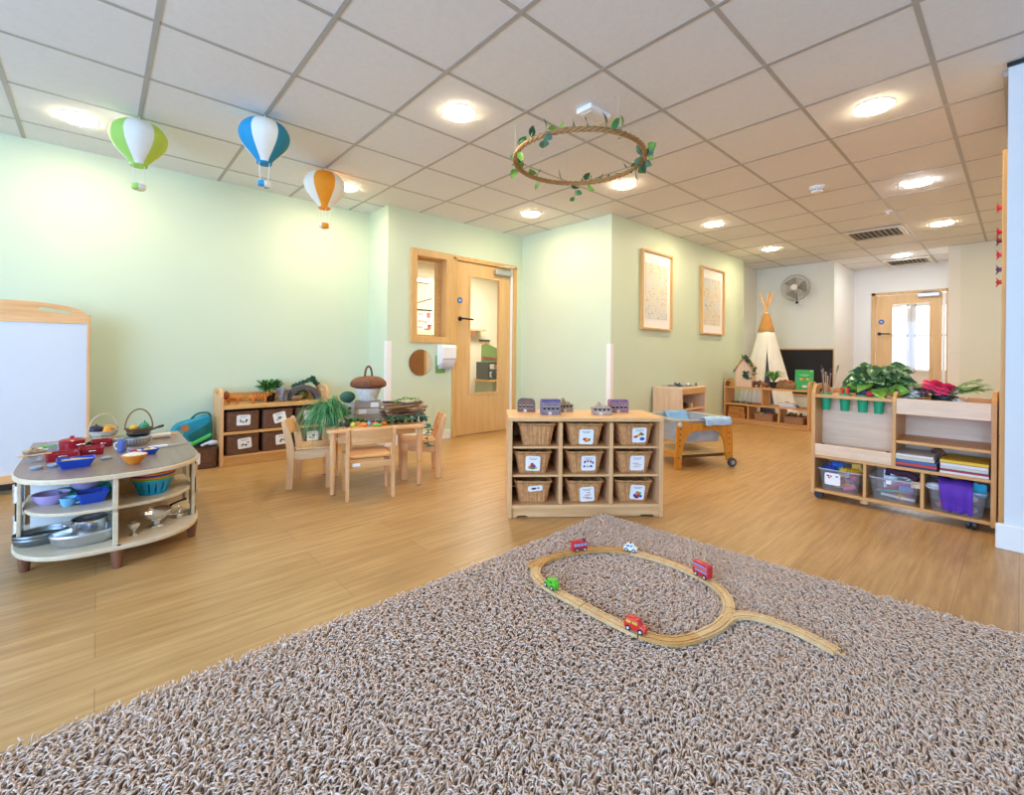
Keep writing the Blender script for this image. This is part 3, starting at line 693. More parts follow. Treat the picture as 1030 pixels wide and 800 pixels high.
def label_card(parent, w, h, y, z, x=0.0, tilt=0.0, blobs=(), lean=0.0, name='label', thick=0.002, lines=True):
    """white rounded card facing -y with little printed shapes"""
    M_ = Matrix.Translation((x, y, z)) @ Euler((lean, tilt, 0)).to_matrix().to_4x4()
    m = MB(); m.prism(rrect(w, h, 0.012, 4), -thick, 0, 'xz'); m.xf(m.bm.verts[:], M_); c = m.done(name, PAPER, parent)
    if lines:
        m = MB()
        for q in range(2): m.box(0.0, -thick - 0.0006, h * (0.36 - 0.09 * q), w * (0.6 - 0.15 * q), 0.0008, h * 0.028)
        m.xf(m.bm.verts[:], M_); m.done('lettering', plain('print_text', '#8f8f96', 0.6), c)
    for k, (bx, bz, sx, sz, col) in enumerate(blobs):
        m = MB(); m.prism([(bx * w + sx * w * 0.5 * math.cos(a), bz * h + sz * h * 0.5 * math.sin(a)) for a in [2 * PI * q / 10 + k for q in range(10)]], -thick - 0.0012 - 0.0002 * k, -thick - 0.0002, 'xz')
        m.xf(m.bm.verts[:], M_); m.done('picture', plain('print_' + col.strip('#'), col, 0.6), c)
    return c
RED, BLU, YEL, GRN, PNK, ORA, PUR = '#c8352f', '#2a57b5', '#e8b92e', '#3f9a4a', '#d9a5a0', '#e0782a', '#6d3f96'

# ------------------------------------------------------------------ nine-cube unit
U9 = thing('cube_shelf', 'beech nine-compartment shelf unit of wicker baskets behind the shag rug', 'shelf unit', (1.81, 2.048, 0), -0.6825)
W9, D9, H9 = 0.943, 0.40, 0.60
def pt(name, mat, *boxes, parent=U9, bev=0.003):
    m = MB()
    for b in boxes: m.box(*b)
    return m.done(name, mat, parent, bev=bev)
pt('top', BEECH, (W9 / 2, D9 / 2, H9 - 0.011, W9, D9, 0.022))
for x in (0.0125, W9 - 0.0125): pt('side_panel', BEECH_Z, (x, D9 / 2, (H9 - 0.022) / 2, 0.025, D9, H9 - 0.022))
for x in (0.317, 0.626): pt('divider', BEECH_Z, (x, D9 / 2 + 0.004, 0.325, 0.022, D9 - 0.01, 0.49))
for z in (0.420, 0.250): 
    for x0, x1 in ((0.025, 0.306), (0.328, 0.615), (0.637, 0.918)): pt('shelf', BEECH, ((x0 + x1) / 2, D9 / 2 + 0.006, z, x1 - x0, D9 - 0.02, 0.013), bev=0.002)
pt('bottom_shelf', BEECH, (W9 / 2, D9 / 2, 0.068, W9 - 0.05, D9, 0.022))
pt('back_panel', BEECH_Z, (W9 / 2, D9 - 0.006, 0.33, W9 - 0.05, 0.006, 0.50))
m = MB(); m.prism([(0.025, 0.0), (0.05, 0.0), (0.06, 0.012), (0.11, 0.014), (0.125, 0.003), (0.80, 0.003), (0.815, 0.014), (0.885, 0.012), (0.893, 0.0), (0.918, 0.0), (0.918, 0.056), (0.025, 0.056)], 0.015, 0.033, 'xz'); m.done('plinth', BEECH, U9)
WICK = weave('honey_wicker', '#dea26b', '#a9713f', 60, 200, 'X'); WICKR = weave('wicker_rim', '#d0955c', '#94632f')
p9 = pivot(1.81, 2.048, -0.6825)
labels9 = {(0, 1): (0.006, -0.01, 0.02, [(-0.05, -0.16, 0.4, 0.2, RED), (0.1, -0.2, 0.3, 0.22, YEL), (0.02, -0.28, 0.3, 0.14, ORA), (0.22, -0.18, 0.12, 0.2, '#7a3d20')]),
           (0, 2): (0.02, 0.0, -0.03, [(-0.25, -0.1, 0.3, 0.16, RED), (-0.05, 0.0, 0.3, 0.16, YEL), (0.12, 0.1, 0.24, 0.18, RED), (0.2, -0.25, 0.35, 0.22, BLU), (0.2, 0.05, 0.24, 0.14, GRN)]),
           (1, 0): (0.0, 0.0, 0.03, [(0.0, -0.3, 0.62, 0.18, GRN), (-0.05, -0.1, 0.24, 0.3, RED), (0.1, -0.18, 0.2, 0.22, BLU), (0.22, -0.3, 0.16, 0.16, YEL), (-0.2, -0.25, 0.2, 0.2, ORA)]),
           (1, 1): (0.016, 0.0, -0.02, [(-0.25, 0.1, 0.14, 0.2, PUR), (-0.05, 0.15, 0.14, 0.14, RED), (0.15, 0.12, 0.12, 0.16, '#40405a'), (0.3, 0.05, 0.12, 0.2, PUR), (-0.28, -0.2, 0.16, 0.14, BLU), (-0.05, -0.22, 0.2, 0.12, PNK), (0.18, -0.2, 0.2, 0.14, '#50506a')]),
           (1, 2): (0.012, 0.0, -0.02, [(-0.1, 0.0, 0.5, 0.06, PNK), (0.05, -0.12, 0.6, 0.05, '#c8b0a8'), (-0.05, -0.24, 0.5, 0.05, '#d0b8b0')]),
           (2, 0): (0.012, 0.03, -0.1, [(-0.1, 0.0, 0.35, 0.4, '#3c3c3c'), (0.2, 0.05, 0.14, 0.34, '#6a6a6a')]),
           (2, 1): (0.01, -0.01, -0.07, [(0.05, -0.05, 0.5, 0.08, PNK), (-0.1, -0.2, 0.5, 0.09, '#d7a7a0'), (0.12, -0.28, 0.5, 0.1, '#cfa098'), (0.1, 0.12, 0.3, 0.08, '#d8b0a8')]),
           (2, 2): (0.018, 0.0, 0.05, [(-0.15, -0.22, 0.24, 0.24, PUR), (0.08, -0.22, 0.24, 0.24, RED), (0.25, -0.25, 0.2, 0.2, BLU), (0.0, -0.03, 0.24, 0.22, ORA), (0.18, -0.05, 0.16, 0.18, GRN), (-0.02, -0.34, 0.3, 0.14, '#2a2a50')])}
words9 = {(0, 0): 'wicker basket without any card, top left of the nine-compartment unit', (0, 1): 'wicker basket with a red and yellow picture card, top middle of the nine',
          (0, 2): 'wicker basket, card with scattered red, green, blue pieces, top right of nine', (1, 0): 'wicker basket, card with tower on a green base, middle row on the door side',
          (1, 1): 'centre wicker basket of the nine, its card dotted with small purple pieces', (1, 2): 'wicker basket with pale pink lined card, middle row beside the water tray',
          (2, 0): 'wicker basket with a short wide card and dark marks, bottom row below the tower card', (2, 1): 'wicker basket with tilted pink sketch card, middle of the bottom row',
          (2, 2): 'wicker basket, card with heaped coloured shapes, bottom row beside the water tray'}
mbody = woven(0.218, 0.30, 0.165, 0.25, 0.128, n=180, rows=14, amp=0.0034, ribs=34, wavy=0.003); ob_b = mbody.done('woven_body', WICK, None, smooth='full')
ob_r = braid(0.220, 0.302, 0.129, 0.0055, 0.004).done('braided_rim', WICKR, None, smooth='full')
first = True
for r_ in range(3):
    for c_ in range(3):
        cx = (0.1655, 0.4715, 0.7775)[c_] + {(0, 0): 0.012, (1, 0): -0.01, (2, 0): -0.006}.get((r_, c_), 0.0); zb = (0.4275, 0.2575, 0.0800)[r_]
        x, y = p9(cx, 0.172); t = thing('wicker_basket', words9[(r_, c_)], 'basket', (x, y, zb), -0.6825 + R.uniform(-0.04, 0.04), 'baskets in the nine-compartment unit')
        if first: ob_b.parent = t; ob_r.parent = t; first = False
        else:
            for s_ in (ob_b, ob_r):
                q = s_.copy(); COL.objects.link(q); q.parent = t
        if (r_, c_) in labels9:
            lx, lz, tl, bl = labels9[(r_, c_)]; wide = (r_, c_) == (2, 0)
            label_card(t, 0.088 if not wide else 0.09, 0.094 if not wide else 0.034, -0.148 if not wide else -0.152, 0.066 + lz if not wide else 0.094, lx, tl, bl, 0.19, lines=not wide)

# model houses on the unit
def model_house(u, v, w, h, d, rz, roof, wall_c, label, style):
    x, y = p9(u, v); t = thing('model_house', label, 'model house', (x, y, H9 + 0.0006), rz, 'model houses on the nine-compartment unit')
    m = MB()
    if style == 'arch': poly = [(-w / 2, 0), (w / 2, 0), (w / 2, h * 0.62), (w * 0.42, h * 0.86), (w * 0.3, h * 0.97), (-w * 0.3, h), (-w * 0.45, h * 0.88), (-w / 2, h * 0.62)]
    elif style == 'block': poly = [(-w / 2, 0), (w / 2, 0), (w / 2, h * 0.8), (w * 0.42, h), (-w * 0.4, h), (-w / 2, h * 0.86)]
    else: poly = [(-w / 2, 0), (w / 2, 0), (w / 2, h * 0.5), (w * 0.28, h * 0.62), (w * 0.22, h * 0.74), (w * 0.02, h * 0.62), (-w * 0.12, h), (-w * 0.28, h * 0.66), (-w / 2, h * 0.5)]
    m.prism(poly, -d / 2, d / 2, 'xz'); m.done('walls', plain('house_' + wall_c.strip('#'), wall_c, 0.6, var=0.25, scale=60), t, bev=0.002)
    m = MB()
    if style == 'block': m.box(0, 0, h * 0.9, w * 0.94, d * 1.06, h * 0.17, bev=0.004)
    elif style == 'arch': m.prism([(-w * 0.5, h * 0.64), (-w * 0.455, h * 0.9), (-w * 0.3, h * 1.03), (w * 0.3, h * 1.0), (w * 0.44, h * 0.88), (w * 0.5, h * 0.64), (w * 0.47, h * 0.64), (w * 0.40, h * 0.83), (w * 0.28, h * 0.93), (-w * 0.28, h * 0.95), (-w * 0.42, h * 0.84), (-w * 0.47, h * 0.64)], -d * 0.53, d * 0.53, 'xz')
    else: m.box(0, 0, h * 0.48, w * 1.04, d * 1.04, h * 0.06)
    m.done('roof', plain('roof_' + roof.strip('#'), roof, 0.6, var=0.2, scale=50), t)
    wd = plain('tiny_window_dark', '#2c2630', 0.5); wl = plain('tiny_trim_cream', '#d9cdbd', 0.6)
    for k in range(4):
        xx = -w * 0.33 + k * w * 0.22
        m = MB(); m.box(xx, -d / 2 - 0.001, h * 0.40, w * 0.12, 0.004, h * 0.2); q = m.done('window', wd, t)
        m = MB(); m.box(xx, -d / 2 - 0.002, h * 0.515, w * 0.14, 0.004, h * 0.03); m.box(xx, -d / 2 - 0.002, h * 0.285, w * 0.14, 0.004, h * 0.03); m.done('lintel', wl, q)
    m = MB(); m.box(-w * 0.05, -d / 2 - 0.001, h * 0.10, w * 0.16, 0.004, h * 0.2); m.done('door', plain('tiny_door', '#ddd2c4', 0.6), t)
model_house(0.13, 0.30, 0.115, 0.085, 0.045, -0.85, '#5b4b5c', '#7d5a48', 'small brown model cottage with curved roof, the first from the glazed door', 'arch')
model_house(0.27, 0.16, 0.125, 0.098, 0.05, -0.62, '#5d5490', '#8b7a86', 'small model house with a purple roof, in front of the other model houses', 'block')
model_house(0.385, 0.30, 0.105, 0.095, 0.045, -0.5, '#8f8878', '#a1977f', 'small grey stone model church peeping out behind the purple roofed house', 'spire')
model_house(0.60, 0.17, 0.125, 0.082, 0.05, -0.75, '#7d6b66', '#b79e8c', 'small pale model abbey with pointed gables, nearer front of the second pair', 'spire')
model_house(0.74, 0.285, 0.13, 0.085, 0.05, -0.6, '#6a5f7e', '#9a7386', 'small pink and grey model terrace, rearmost of the second pair', 'block')

# ------------------------------------------------------------------ low shelf on the left wall with six brown baskets
LX0, LX1, LY0, LY1 = 0.765, 1.66, 4.50, 4.855
SL = thing('basket_shelf', 'low beech shelf of six brown baskets against the mint wall', 'shelf unit', (LX0, LY0, 0))
Wl, Dl = LX1 - LX0, LY1 - LY0
for x in (0.011, Wl - 0.011):
    m = MB(); m.prism([(0.0, 0.0), (Dl, 0.0), (Dl, 0.59), (Dl - 0.03, 0.64), (Dl - 0.08, 0.655), (0.08, 0.655), (0.025, 0.635), (0.0, 0.59)], x - 0.011, x + 0.011, 'yz', holes=[[(0.12, 0.60), (0.24, 0.60), (0.25, 0.612), (0.24, 0.625), (0.12, 0.625), (0.11, 0.612)]]); m.done('side_panel', BEECH_Z, SL, bev=0.003)
for n_, z, th in (('top', 0.497, 0.03), ('shelf', 0.278, 0.022), ('bottom_shelf', 0.078, 0.022)): pt(n_, PINE_X, (Wl / 2, Dl / 2, z, Wl - 0.044, Dl - 0.004, th), parent=SL)
pt('plinth', PINE_X, (Wl / 2, 0.02, 0.034, Wl - 0.044, 0.02, 0.066), parent=SL)
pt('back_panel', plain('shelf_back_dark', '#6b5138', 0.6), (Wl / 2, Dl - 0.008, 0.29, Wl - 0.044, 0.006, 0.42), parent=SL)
pt('back_rail', PINE_X, (Wl / 2, Dl - 0.012, 0.56, Wl - 0.044, 0.014, 0.08), parent=SL)
m = MB()
for k in range(5): m.box(0.60 + 0.022 * k, 0.0095, 0.036, 0.012, 0.002, 0.012)
m.done('stamp', plain('burn_mark', '#7a5730', 0.7), SL)
BW = weave('brown_wicker', '#7a5136', '#4d3020', 60, 130); BWR = weave('brown_wicker_rim', '#6f4a30', '#452b1c')
body6 = woven(0.255, 0.32, 0.248, 0.31, 0.165, n=72, rows=16, amp=0.0016, ribs=36, r=0.025); o6 = body6.done('woven_body', BW, None, smooth='full'); r6 = braid(0.256, 0.321, 0.166, 0.0035, 0.0025, turns=34, cr=0.025).done('braided_rim', BWR, None, smooth='full')
lab6 = ['top row basket by the teal bag, straight card', 'top row middle basket, card tilted', 'top row basket behind the trailing fern', 'bottom row basket by the teal bag, card with two lines', 'bottom row middle basket, card raised', 'bottom row basket seen past the chair and fern']
for k in range(6):
    r_, c_ = divmod(k, 3); cx = 0.1695 + 0.278 * c_
    t = thing('wicker_basket', 'dark brown woven storage basket, ' + lab6[k], 'basket', (LX0 + cx, LY0 + 0.168, 0.2895 if r_ == 0 else 0.0895), 0, 'brown baskets in the low shelf')
    if k == 0: o6.parent = t; r6.parent = t
    else:
        for s_ in (o6, r6):
            q = s_.copy(); COL.objects.link(q); q.parent = t
    gb = [(R.uniform(-.25, .25), R.uniform(-.2, .1), R.uniform(.12, .22), R.uniform(.12, .22), c) for c in ('#4a4a4c', '#77777a', '#2f2f33', '#9a9a9c', '#55565c')]
    label_card(t, 0.105, 0.09, -0.1615, 0.095, (0.0, 0.01, -0.01, 0.01, 0.03, 0.02)[k], (0.02, -0.22, 0.05, -0.08, -0.05, 0.0)[k], gb, 0.03)

def critter(name, label, cat, loc, rz, caps, mat, voxel=0.004, extra=(), group=None):
    """toy animal: overlapping balls and capsules fused into one continuous skin"""
    m = MB()
    for c in caps:
        if len(c) == 2: m.ball(c[0], c[1], 12, 8)
        else:
            p0, p1, r0, r1 = c; m.tube([p0, p1], [r0, r1], 10); m.ball(p0, r0, 10, 6); m.ball(p1, r1, 10, 6)
    o = m.done(name, mat, None, smooth='full'); o.location = loc; o.rotation_euler = (0, 0, rz)
    md = o.modifiers.new('fuse', 'REMESH'); md.mode = 'VOXEL'; md.voxel_size = voxel; md.use_smooth_shade = True
    ms = o.modifiers.new('soften', 'SMOOTH'); ms.factor = 0.5; ms.iterations = 3
    tag(o, label, cat, group)
    for nm, mb, mt in extra: mb.done(nm, mt, o, smooth='full')
    return o
def cat_caps(L, H, leg=0.009, body=0.02, head=0.022):
    c = [((-L / 2, 0, H), (L / 2 * 0.8, 0, H * 1.03), body, body * 1.08), ((L / 2 * 0.8, 0, H * 1.03), (L / 2 * 1.15, 0, H * 1.28), body * 0.75, head * 0.8), ((L / 2 * 1.2, 0, H * 1.32), head), ((L / 2 * 1.25, 0, H * 1.25), (L / 2 * 1.25 + head * 1.1, 0, H * 1.2), head * 0.6, head * 0.45),
         ((L / 2 * 1.15, head * 0.7, H * 1.32 + head * 0.9), head * 0.28), ((L / 2 * 1.15, -head * 0.7, H * 1.32 + head * 0.9), head * 0.28), ((-L / 2, 0, H * 1.05), (-L / 2 - L * 0.28, 0, H * 0.6), body * 0.3, body * 0.2)]
    for sx in (-1, 1):
        for sy in (-1, 1):
            x = sx * L * 0.38; y = sy * body * 0.6
            c += [((x, y, H * 0.9), (x + sx * 0.004, y, H * 0.45), leg * 1.35, leg), ((x + sx * 0.004, y, H * 0.45), (x - 0.002, y, leg * 0.8), leg, leg * 0.85), ((x - 0.002, y, leg * 0.75), (x + leg * 0.9, y, leg * 0.75), leg * 0.75, leg * 0.7)]
    return c
TAWNY = plain('toy_tawny', '#c0762e', 0.5, var=0.25, scale=60)
top = 0.5135
mane = MB(); mane.ball((0.052, 0, 0.075), (0.026, 0.036, 0.038), 14, 10)
critter('toy_lion', 'tawny toy lion with dark mane on the low basket shelf', 'toy animal', (LX0 + 0.12, LY0 + 0.16, top), 2.9, cat_caps(0.09, 0.052), TAWNY, extra=[('mane', mane, plain('toy_mane', '#8a4a1e', 0.7, var=0.3, scale=60))])
stripes = MB()
for x in (-0.05, -0.025, 0.0, 0.025, 0.05):
    stripes.tube([(x, 0.0245 * math.cos(a), 0.060 + 0.0245 * math.sin(a)) for a in [PI * q / 8 for q in range(9)]], 0.0025, 5)
critter('toy_tiger', 'orange toy tiger with dark stripes on the low basket shelf', 'toy animal', (LX0 + 0.32, LY0 + 0.15, top), 0.15, cat_caps(0.13, 0.058, 0.010, 0.023, 0.024), plain('toy_orange', '#cf7d2c', 0.5, var=0.2, scale=60), extra=[('stripes', stripes, plain('stripe_brown', '#5a3018', 0.6))])
EG = plain('toy_elephant_grey', '#7d8088', 0.6, var=0.15, scale=40)
ec = [((-0.035, 0, 0.085), (0.03, 0, 0.09), 0.04, 0.042), ((0.06, 0, 0.115), 0.032), ((0.085, 0, 0.105), (0.098, 0, 0.06), 0.014, 0.010), ((0.098, 0, 0.06), (0.092, 0, 0.02), 0.010, 0.007), ((0.05, 0.035, 0.115), (0.009, 0.0055, 0.028)) if False else ((0.052, 0.04, 0.112), 0.018), ((0.052, -0.04, 0.112), 0.018), ((-0.072, 0, 0.09), (-0.085, 0, 0.05), 0.005, 0.004)]
for sx in (-0.042, 0.035):
    for sy in (-0.022, 0.022): ec += [((sx, sy, 0.075), (sx, sy, 0.0175), 0.018, 0.016)]
critter('toy_elephant', 'grey toy elephant on the low basket shelf beside the arch', 'toy animal', (LX0 + 0.53, LY0 + 0.15, top), -2.0, ec, EG)
hc = [((-0.03, 0, 0.03), (0.025, 0, 0.03), 0.022, 0.02), ((0.045, 0, 0.032), 0.016)] + [((sx, sy, 0.02), (sx, sy, 0.006), 0.008, 0.006) for sx in (-0.028, 0.022) for sy in (-0.012, 0.012)]
critter('toy_hippo', 'small brown toy hippo in front of the grey arch', 'toy animal', (LX0 + 0.63, LY0 + 0.11, top), 0.3, hc, plain('toy_mudbrown', '#8a6f58', 0.6, var=0.2))
# grey stone arch bridge
m = MB(); N = 22; outer = []; inner = []
for q in range(N + 1):
    a = PI * q / N; outer.append((0.15 * math.cos(a), 0.145 * math.sin(a))); inner.append((0.105 * math.cos(a), 0.10 * math.sin(a)))
m.prism(outer + inner[::-1], -0.045, 0.045, 'xz')
one('stone_arch', m, plain('dark_slate_arch', '#55555c', 0.7, var=0.25, scale=50), 'dark grey toy rock arch on the low basket shelf', 'toy arch', (LX0 + 0.715, LY0 + 0.19, top), bev=0.006)
m = MB(); m.ball((0, 0, 0.05), (0.055, 0.04, 0.06), 14, 10); m.ball((0.04, 0.01, 0.035), (0.045, 0.035, 0.045)); one('mossy_rock', m, plain('moss', '#6f7a45', 0.9, var=0.35, scale=70), 'mossy green toy rock standing under the dark arch', 'rock', (LX0 + 0.70, LY0 + 0.235, top + 0.0115), smooth='full')
def bushy(parent, c, n, rad, mat, ln, w, seed, name='foliage', up=0.4, sq=1.0):
    rr = random.Random(seed); m = MB()
    for _ in range(n):
        a = rr.uniform(0, 2 * PI); e = rr.uniform(-0.25, 1.0); d = Vector((math.cos(a), math.sin(a), e + up)).normalized(); s = rr.uniform(0.25, 1.0)
        b = Vector(c) + Vector((d.x * rad * s, d.y * rad * s, d.z * rad * s * sq))
        m.leaf(b, (d + Vector((rr.uniform(-.5, .5), rr.uniform(-.5, .5), rr.uniform(-.4, .4)))), Vector((rr.uniform(-.4, .4), rr.uniform(-.4, .4), 1)), ln * rr.uniform(0.7, 1.2), w, 0.3, 0.8)
    return m.done(name, mat, parent)
def plant_pot(parent, r, h, mat, name='pot', z=0.0):
    m = MB(); m.lathe([(r * 0.72, z), (r * 0.98, z + h * 0.88), (r * 1.06, z + h * 0.88), (r * 1.06, z + h), (r * 0.92, z + h), (r * 0.9, z + h * 0.86), (0, z + h * 0.85)], seg=24); return m.done(name, mat, parent, smooth=True)
t = thing('potted_plant', 'bushy dark green plant in a black pot behind the toy tiger', 'potted plant', (LX0 + 0.43, LY0 + 0.22, top))
plant_pot(t, 0.045, 0.075, BLACK); bushy(t, (0, 0, 0.098), 300, 0.105, GREEN, 0.046, 0.024, 5); bushy(t, (0, 0, 0.108), 110, 0.105, LGREEN, 0.035, 0.016, 6, 'new_leaves')
t = thing('trailing_ivy', 'dark green ivy spray draped over the grey arch', 'plant', (LX0 + 0.80, LY0 + 0.25, top))
m = MB(); m.tube(spline([(-0.15, 0, 0.13), (-0.05, 0, 0.165), (0.04, 0.0, 0.15), (0.07, 0, 0.10)], 6), 0.002, 5); m.tube(spline([(-0.02, 0.0, 0.16), (0.0, 0, 0.19), (0.02, -0.01, 0.205)], 4), 0.002, 5); m.tube([(0.07, 0, 0.0), (0.07, 0, 0.10)], 0.002, 5); m.done('stem', DGREEN, t)
m = MB(); rr = random.Random(8)
for p in spline([(-0.15, 0, 0.13), (-0.05, 0, 0.165), (0.0, 0.0, 0.18), (0.02, 0, 0.2), (0.04, 0.0, 0.16), (0.07, 0, 0.13)], 6): 
    for _ in range(3): m.leaf(p, (rr.uniform(-1, 1), rr.uniform(-1, .3), rr.uniform(-.2, 1)), (rr.uniform(-.3, .3), -1, .5), 0.034, 0.028, 0.2, .8)
m.done('leaves', DGREEN, t)
# basket with teal bag beside the shelf
t = thing('wicker_basket', 'dark brown woven basket on the floor between kitchen unit and low shelf', 'basket', (0.62, 4.69, 0), 0.0)
woven(0.27, 0.30, 0.26, 0.29, 0.165, n=72, rows=16, amp=0.0016, ribs=36, r=0.025).done('woven_body', BW, t, smooth='full'); braid(0.272, 0.302, 0.166, 0.004, 0.003, turns=34, cr=0.025).done('braided_rim', BWR, t, smooth='full')
label_card(t, 0.10, 0.095, -0.1515, 0.09, -0.04, 0.0, [(0, -.1, .5, .2, '#9a9a9c'), (0.1, -.3, .4, .1, '#55565c')], 0.03)
TEAL = plain('teal_cloth', '#1d8fa6', 0.7, var=0.2, scale=10); TEALD = plain('dark_teal', '#15685f', 0.7, var=0.25, scale=18)
t = thing('teal_bag', 'teal cloth bag with round patches leaning on the brown floor basket', 'bag', (0.615, 4.70, 0.170))
m = MB(); prof = [(-0.15, 0.055), (-0.17, 0.13), (-0.13, 0.20), (-0.02, 0.235), (0.08, 0.262), (0.115, 0.22), (0.12, 0.10), (0.09, 0.02), (-0.05, 0.012)]
m.prism([tuple(q)[:2] for q in spline([(a, b, 0) for a, b in prof], 4, closed=True)], -0.04, 0.05, 'xz'); m.done('body', TEAL, t, bev=0.02, smooth=True)
m = MB(); m.prism([(-0.06, 0.10), (0.03, 0.15), (0.10, 0.20), (0.11, 0.10), (0.06, 0.04), (-0.04, 0.05)], -0.044, -0.036, 'xz'); m.done('dark_panel', TEALD, t)
for k, (x, z, r) in enumerate(((-0.075, 0.165, 0.03), (-0.115, 0.12, 0.03), (-0.095, 0.07, 0.024))):
    m = MB(); m.cyl((x, -0.0405, z), (x, -0.046, z), r, seg=20); m.done('patch', plain('patch_%d' % k, ('#b0724a', '#7fa58c', '#b9683f')[k], 0.7), t)
m = MB(); m.tube(spline([(-0.03, 0, 0.235), (0.02, 0, 0.275), (0.09, 0, 0.275), (0.112, 0, 0.235)], 6), 0.008, 8); m.done('handle', TEALD, t, smooth='full')
m = MB(); m.box(0, 0, 0, 0.20, 0.03, 0.03, rot=(0, -0.45, 0), bev=0.008); one('green_toy_crocodile', m, plain('bright_toy_green', '#4fc25a', 0.5, var=0.15), 'long bright green toy lying across the teal bag', 'toy', (0.635, 4.632, 0.225), bev=0.004)
m = MB(); m.tube(spline([(-0.05, 0, 0.012), (0.0, 0.01, 0.03), (0.04, 0, 0.035), (0.075, 0.005, 0.012)], 5), [0.012] * 15 + [0.008], 8); m.ball((0.03, 0, 0.03), (0.04, 0.025, 0.022)); one('white_cloth_scrap', m, plain('white_cloth', '#e6e8ee', 0.8), 'crumpled white cloth on the rim of the brown floor basket', 'cloth', (0.695, 4.60, 0.172), smooth='full')
# ================================================================== WHITEBOARD EASEL
t = thing('whiteboard_easel', 'tall wood framed whiteboard standing against the mint wall', 'whiteboard', (-0.42, 4.60, 0))
hw = 0.36
arch = [(-hw, 1.165), (hw, 1.165), (hw, 1.228)] + [(hw * math.cos(a), 1.228 + 0.085 * math.sin(a)) for a in [PI * q / 24 for q in range(1, 24)]] + [(-hw, 1.228)]
def slot(cx, cz, l, h, tilt):
    return [(cx + (x * math.cos(tilt) - z * math.sin(tilt)), cz + (x * math.sin(tilt) + z * math.cos(tilt))) for x, z in rrect(l, h, h / 2 - 0.001, 5)]
m = MB(); m.prism(arch, -0.011, 0.011, 'xz', holes=[slot(0.195, 1.253, 0.17, 0.026, -0.14), slot(-0.195, 1.253, 0.17, 0.026, 0.14)]); m.done('head_panel', BEECH, t, bev=0.002)
for s in (-1, 1):
    m = MB(); m.box(s * (hw + 0.009), 0, 0.66, 0.018, 0.05, 1.14, bev=0.003); m.done('side_post', BEECH_Z, t)
m = MB(); m.box(0, 0, 0.645, 2 * hw, 0.012, 1.04); m.done('whiteboard_panel', plain('whiteboard', '#d9dde6', 0.25, var=0.005), t)
m = MB(); m.box(0, -0.01, 0.10, 2 * hw + 0.036, 0.05, 0.055, bev=0.003); m.done('bottom_rail', BEECH, t)
for s in (-1, 1):
    m = MB(); m.box(s * 0.26, 0.06, 0.045, 0.05, 0.34, 0.055, bev=0.006); m.done('foot', BLACK, t)
    m = MB(); m.box(s * 0.26, 0.06, 0.009, 0.06, 0.30, 0.018, bev=0.004); m.done('rubber_pad', RUBBER, t)
m = MB(); m.box(0, 0.02, 0.05, 0.62, 0.06, 0.05); m.done('base_bar', BLACK, t)

# ================================================================== KITCHEN UNIT
KX, KY = 0.065, 3.30
K = thing('play_kitchen_island', 'low curved open kitchen island with grey wood top and tapered brown legs', 'play kitchen', (KX, KY, 0))
def kout(s=1.0, back=0.60, front=0.592, n=28):
    a, b = 0.347 * s, (front - 0.22) * s
    pts = [(-a, back)] if True else []
    for q in range(n + 1):
        th = PI + PI * q / n; c, si = math.cos(th), math.sin(th)
        pts.append((a * math.copysign(abs(c) ** 0.72, c), -0.22 - b * abs(si) ** 0.86))
    pts.append((a, back)); return pts
CREAMEDGE = plain('cream_edge', '#dfd6c6', 0.45, var=0.03)
m = MB(); m.prism(kout(1.0), 0.405, 0.4275, 'xy'); m.done('worktop_edge', wood('unit_birch', '#e0cfb4', '#d0b894', 'x', 0.4), K, bev=0.005)
m = MB(); m.prism(kout(0.985, 0.592, 0.587), 0.4276, 0.430, 'xy'); m.done('worktop', GREYWOOD, K)
UB = MATS['unit_birch']
m = MB(); m.prism(kout(1.0), 0.084, 0.104, 'xy'); m.done('bottom_shelf', UB, K, bev=0.005)
m = MB(); q = [p for p in kout(0.90, -0.03, 0.55)]; m.prism(q, 0.250, 0.266, 'xy'); m.done('middle_shelf', UB, K, bev=0.004)
m = MB(); m.box(0.0, -0.288, 0.177, 0.018, 0.57, 0.146); m.box(0.0, -0.288, 0.335, 0.018, 0.57, 0.138); m.done('divider', UB, K, bev=0.002)
m = MB(); m.box(-0.157, -0.03, 0.2545, 0.296, 0.012, 0.30); m.done('back_panel', plain('pale_grey_panel', '#e6ecf0', 0.5, var=0.02), K)
m = MB(); m.box(0.157, 0.0, 0.2545, 0.296, 0.012, 0.30); m.done('back_panel', UB, K)
for s in (-1, 1):
    m = MB(); m.box(s * 0.335, 0.31, 0.2545, 0.016, 0.56, 0.30, bev=0.002); m.done('side_panel', UB, K)
    for y in (-0.315, -0.205):
        m = MB(); m.box(s * (0.318 if y < -0.25 else 0.330), y, 0.2545, 0.014, 0.026, 0.30, bev=0.003); m.done('post', UB, K)
    m = MB(); m.box(s * 0.325, -0.262, 0.2545, 0.016, 0.078, 0.08); m.box(s * 0.325, -0.262, 0.385, 0.016, 0.078, 0.03); m.box(s * 0.325, -0.262, 0.12, 0.016, 0.078, 0.03); m.done('hinge_plate', BLACK, K)
    for z in (0.19, 0.33):
        m = MB(); m.cyl((s * 0.326, -0.262, z - 0.04), (s * 0.326, -0.262, z + 0.04), 0.019, seg=14); m.done('hinge_barrel', CHROME, K, smooth=True)
for x, y in ((0.006, -0.565), (-0.298, -0.35), (0.308, -0.36), (-0.28, 0.5), (0.28, 0.5)):
    m = MB(); m.lathe([(0.016, 0), (0.017, 0.004), (0.026, 0.084)], c=(x, y, 0), seg=18); m.done('leg', WALNUT, K, smooth=True)
m = MB()
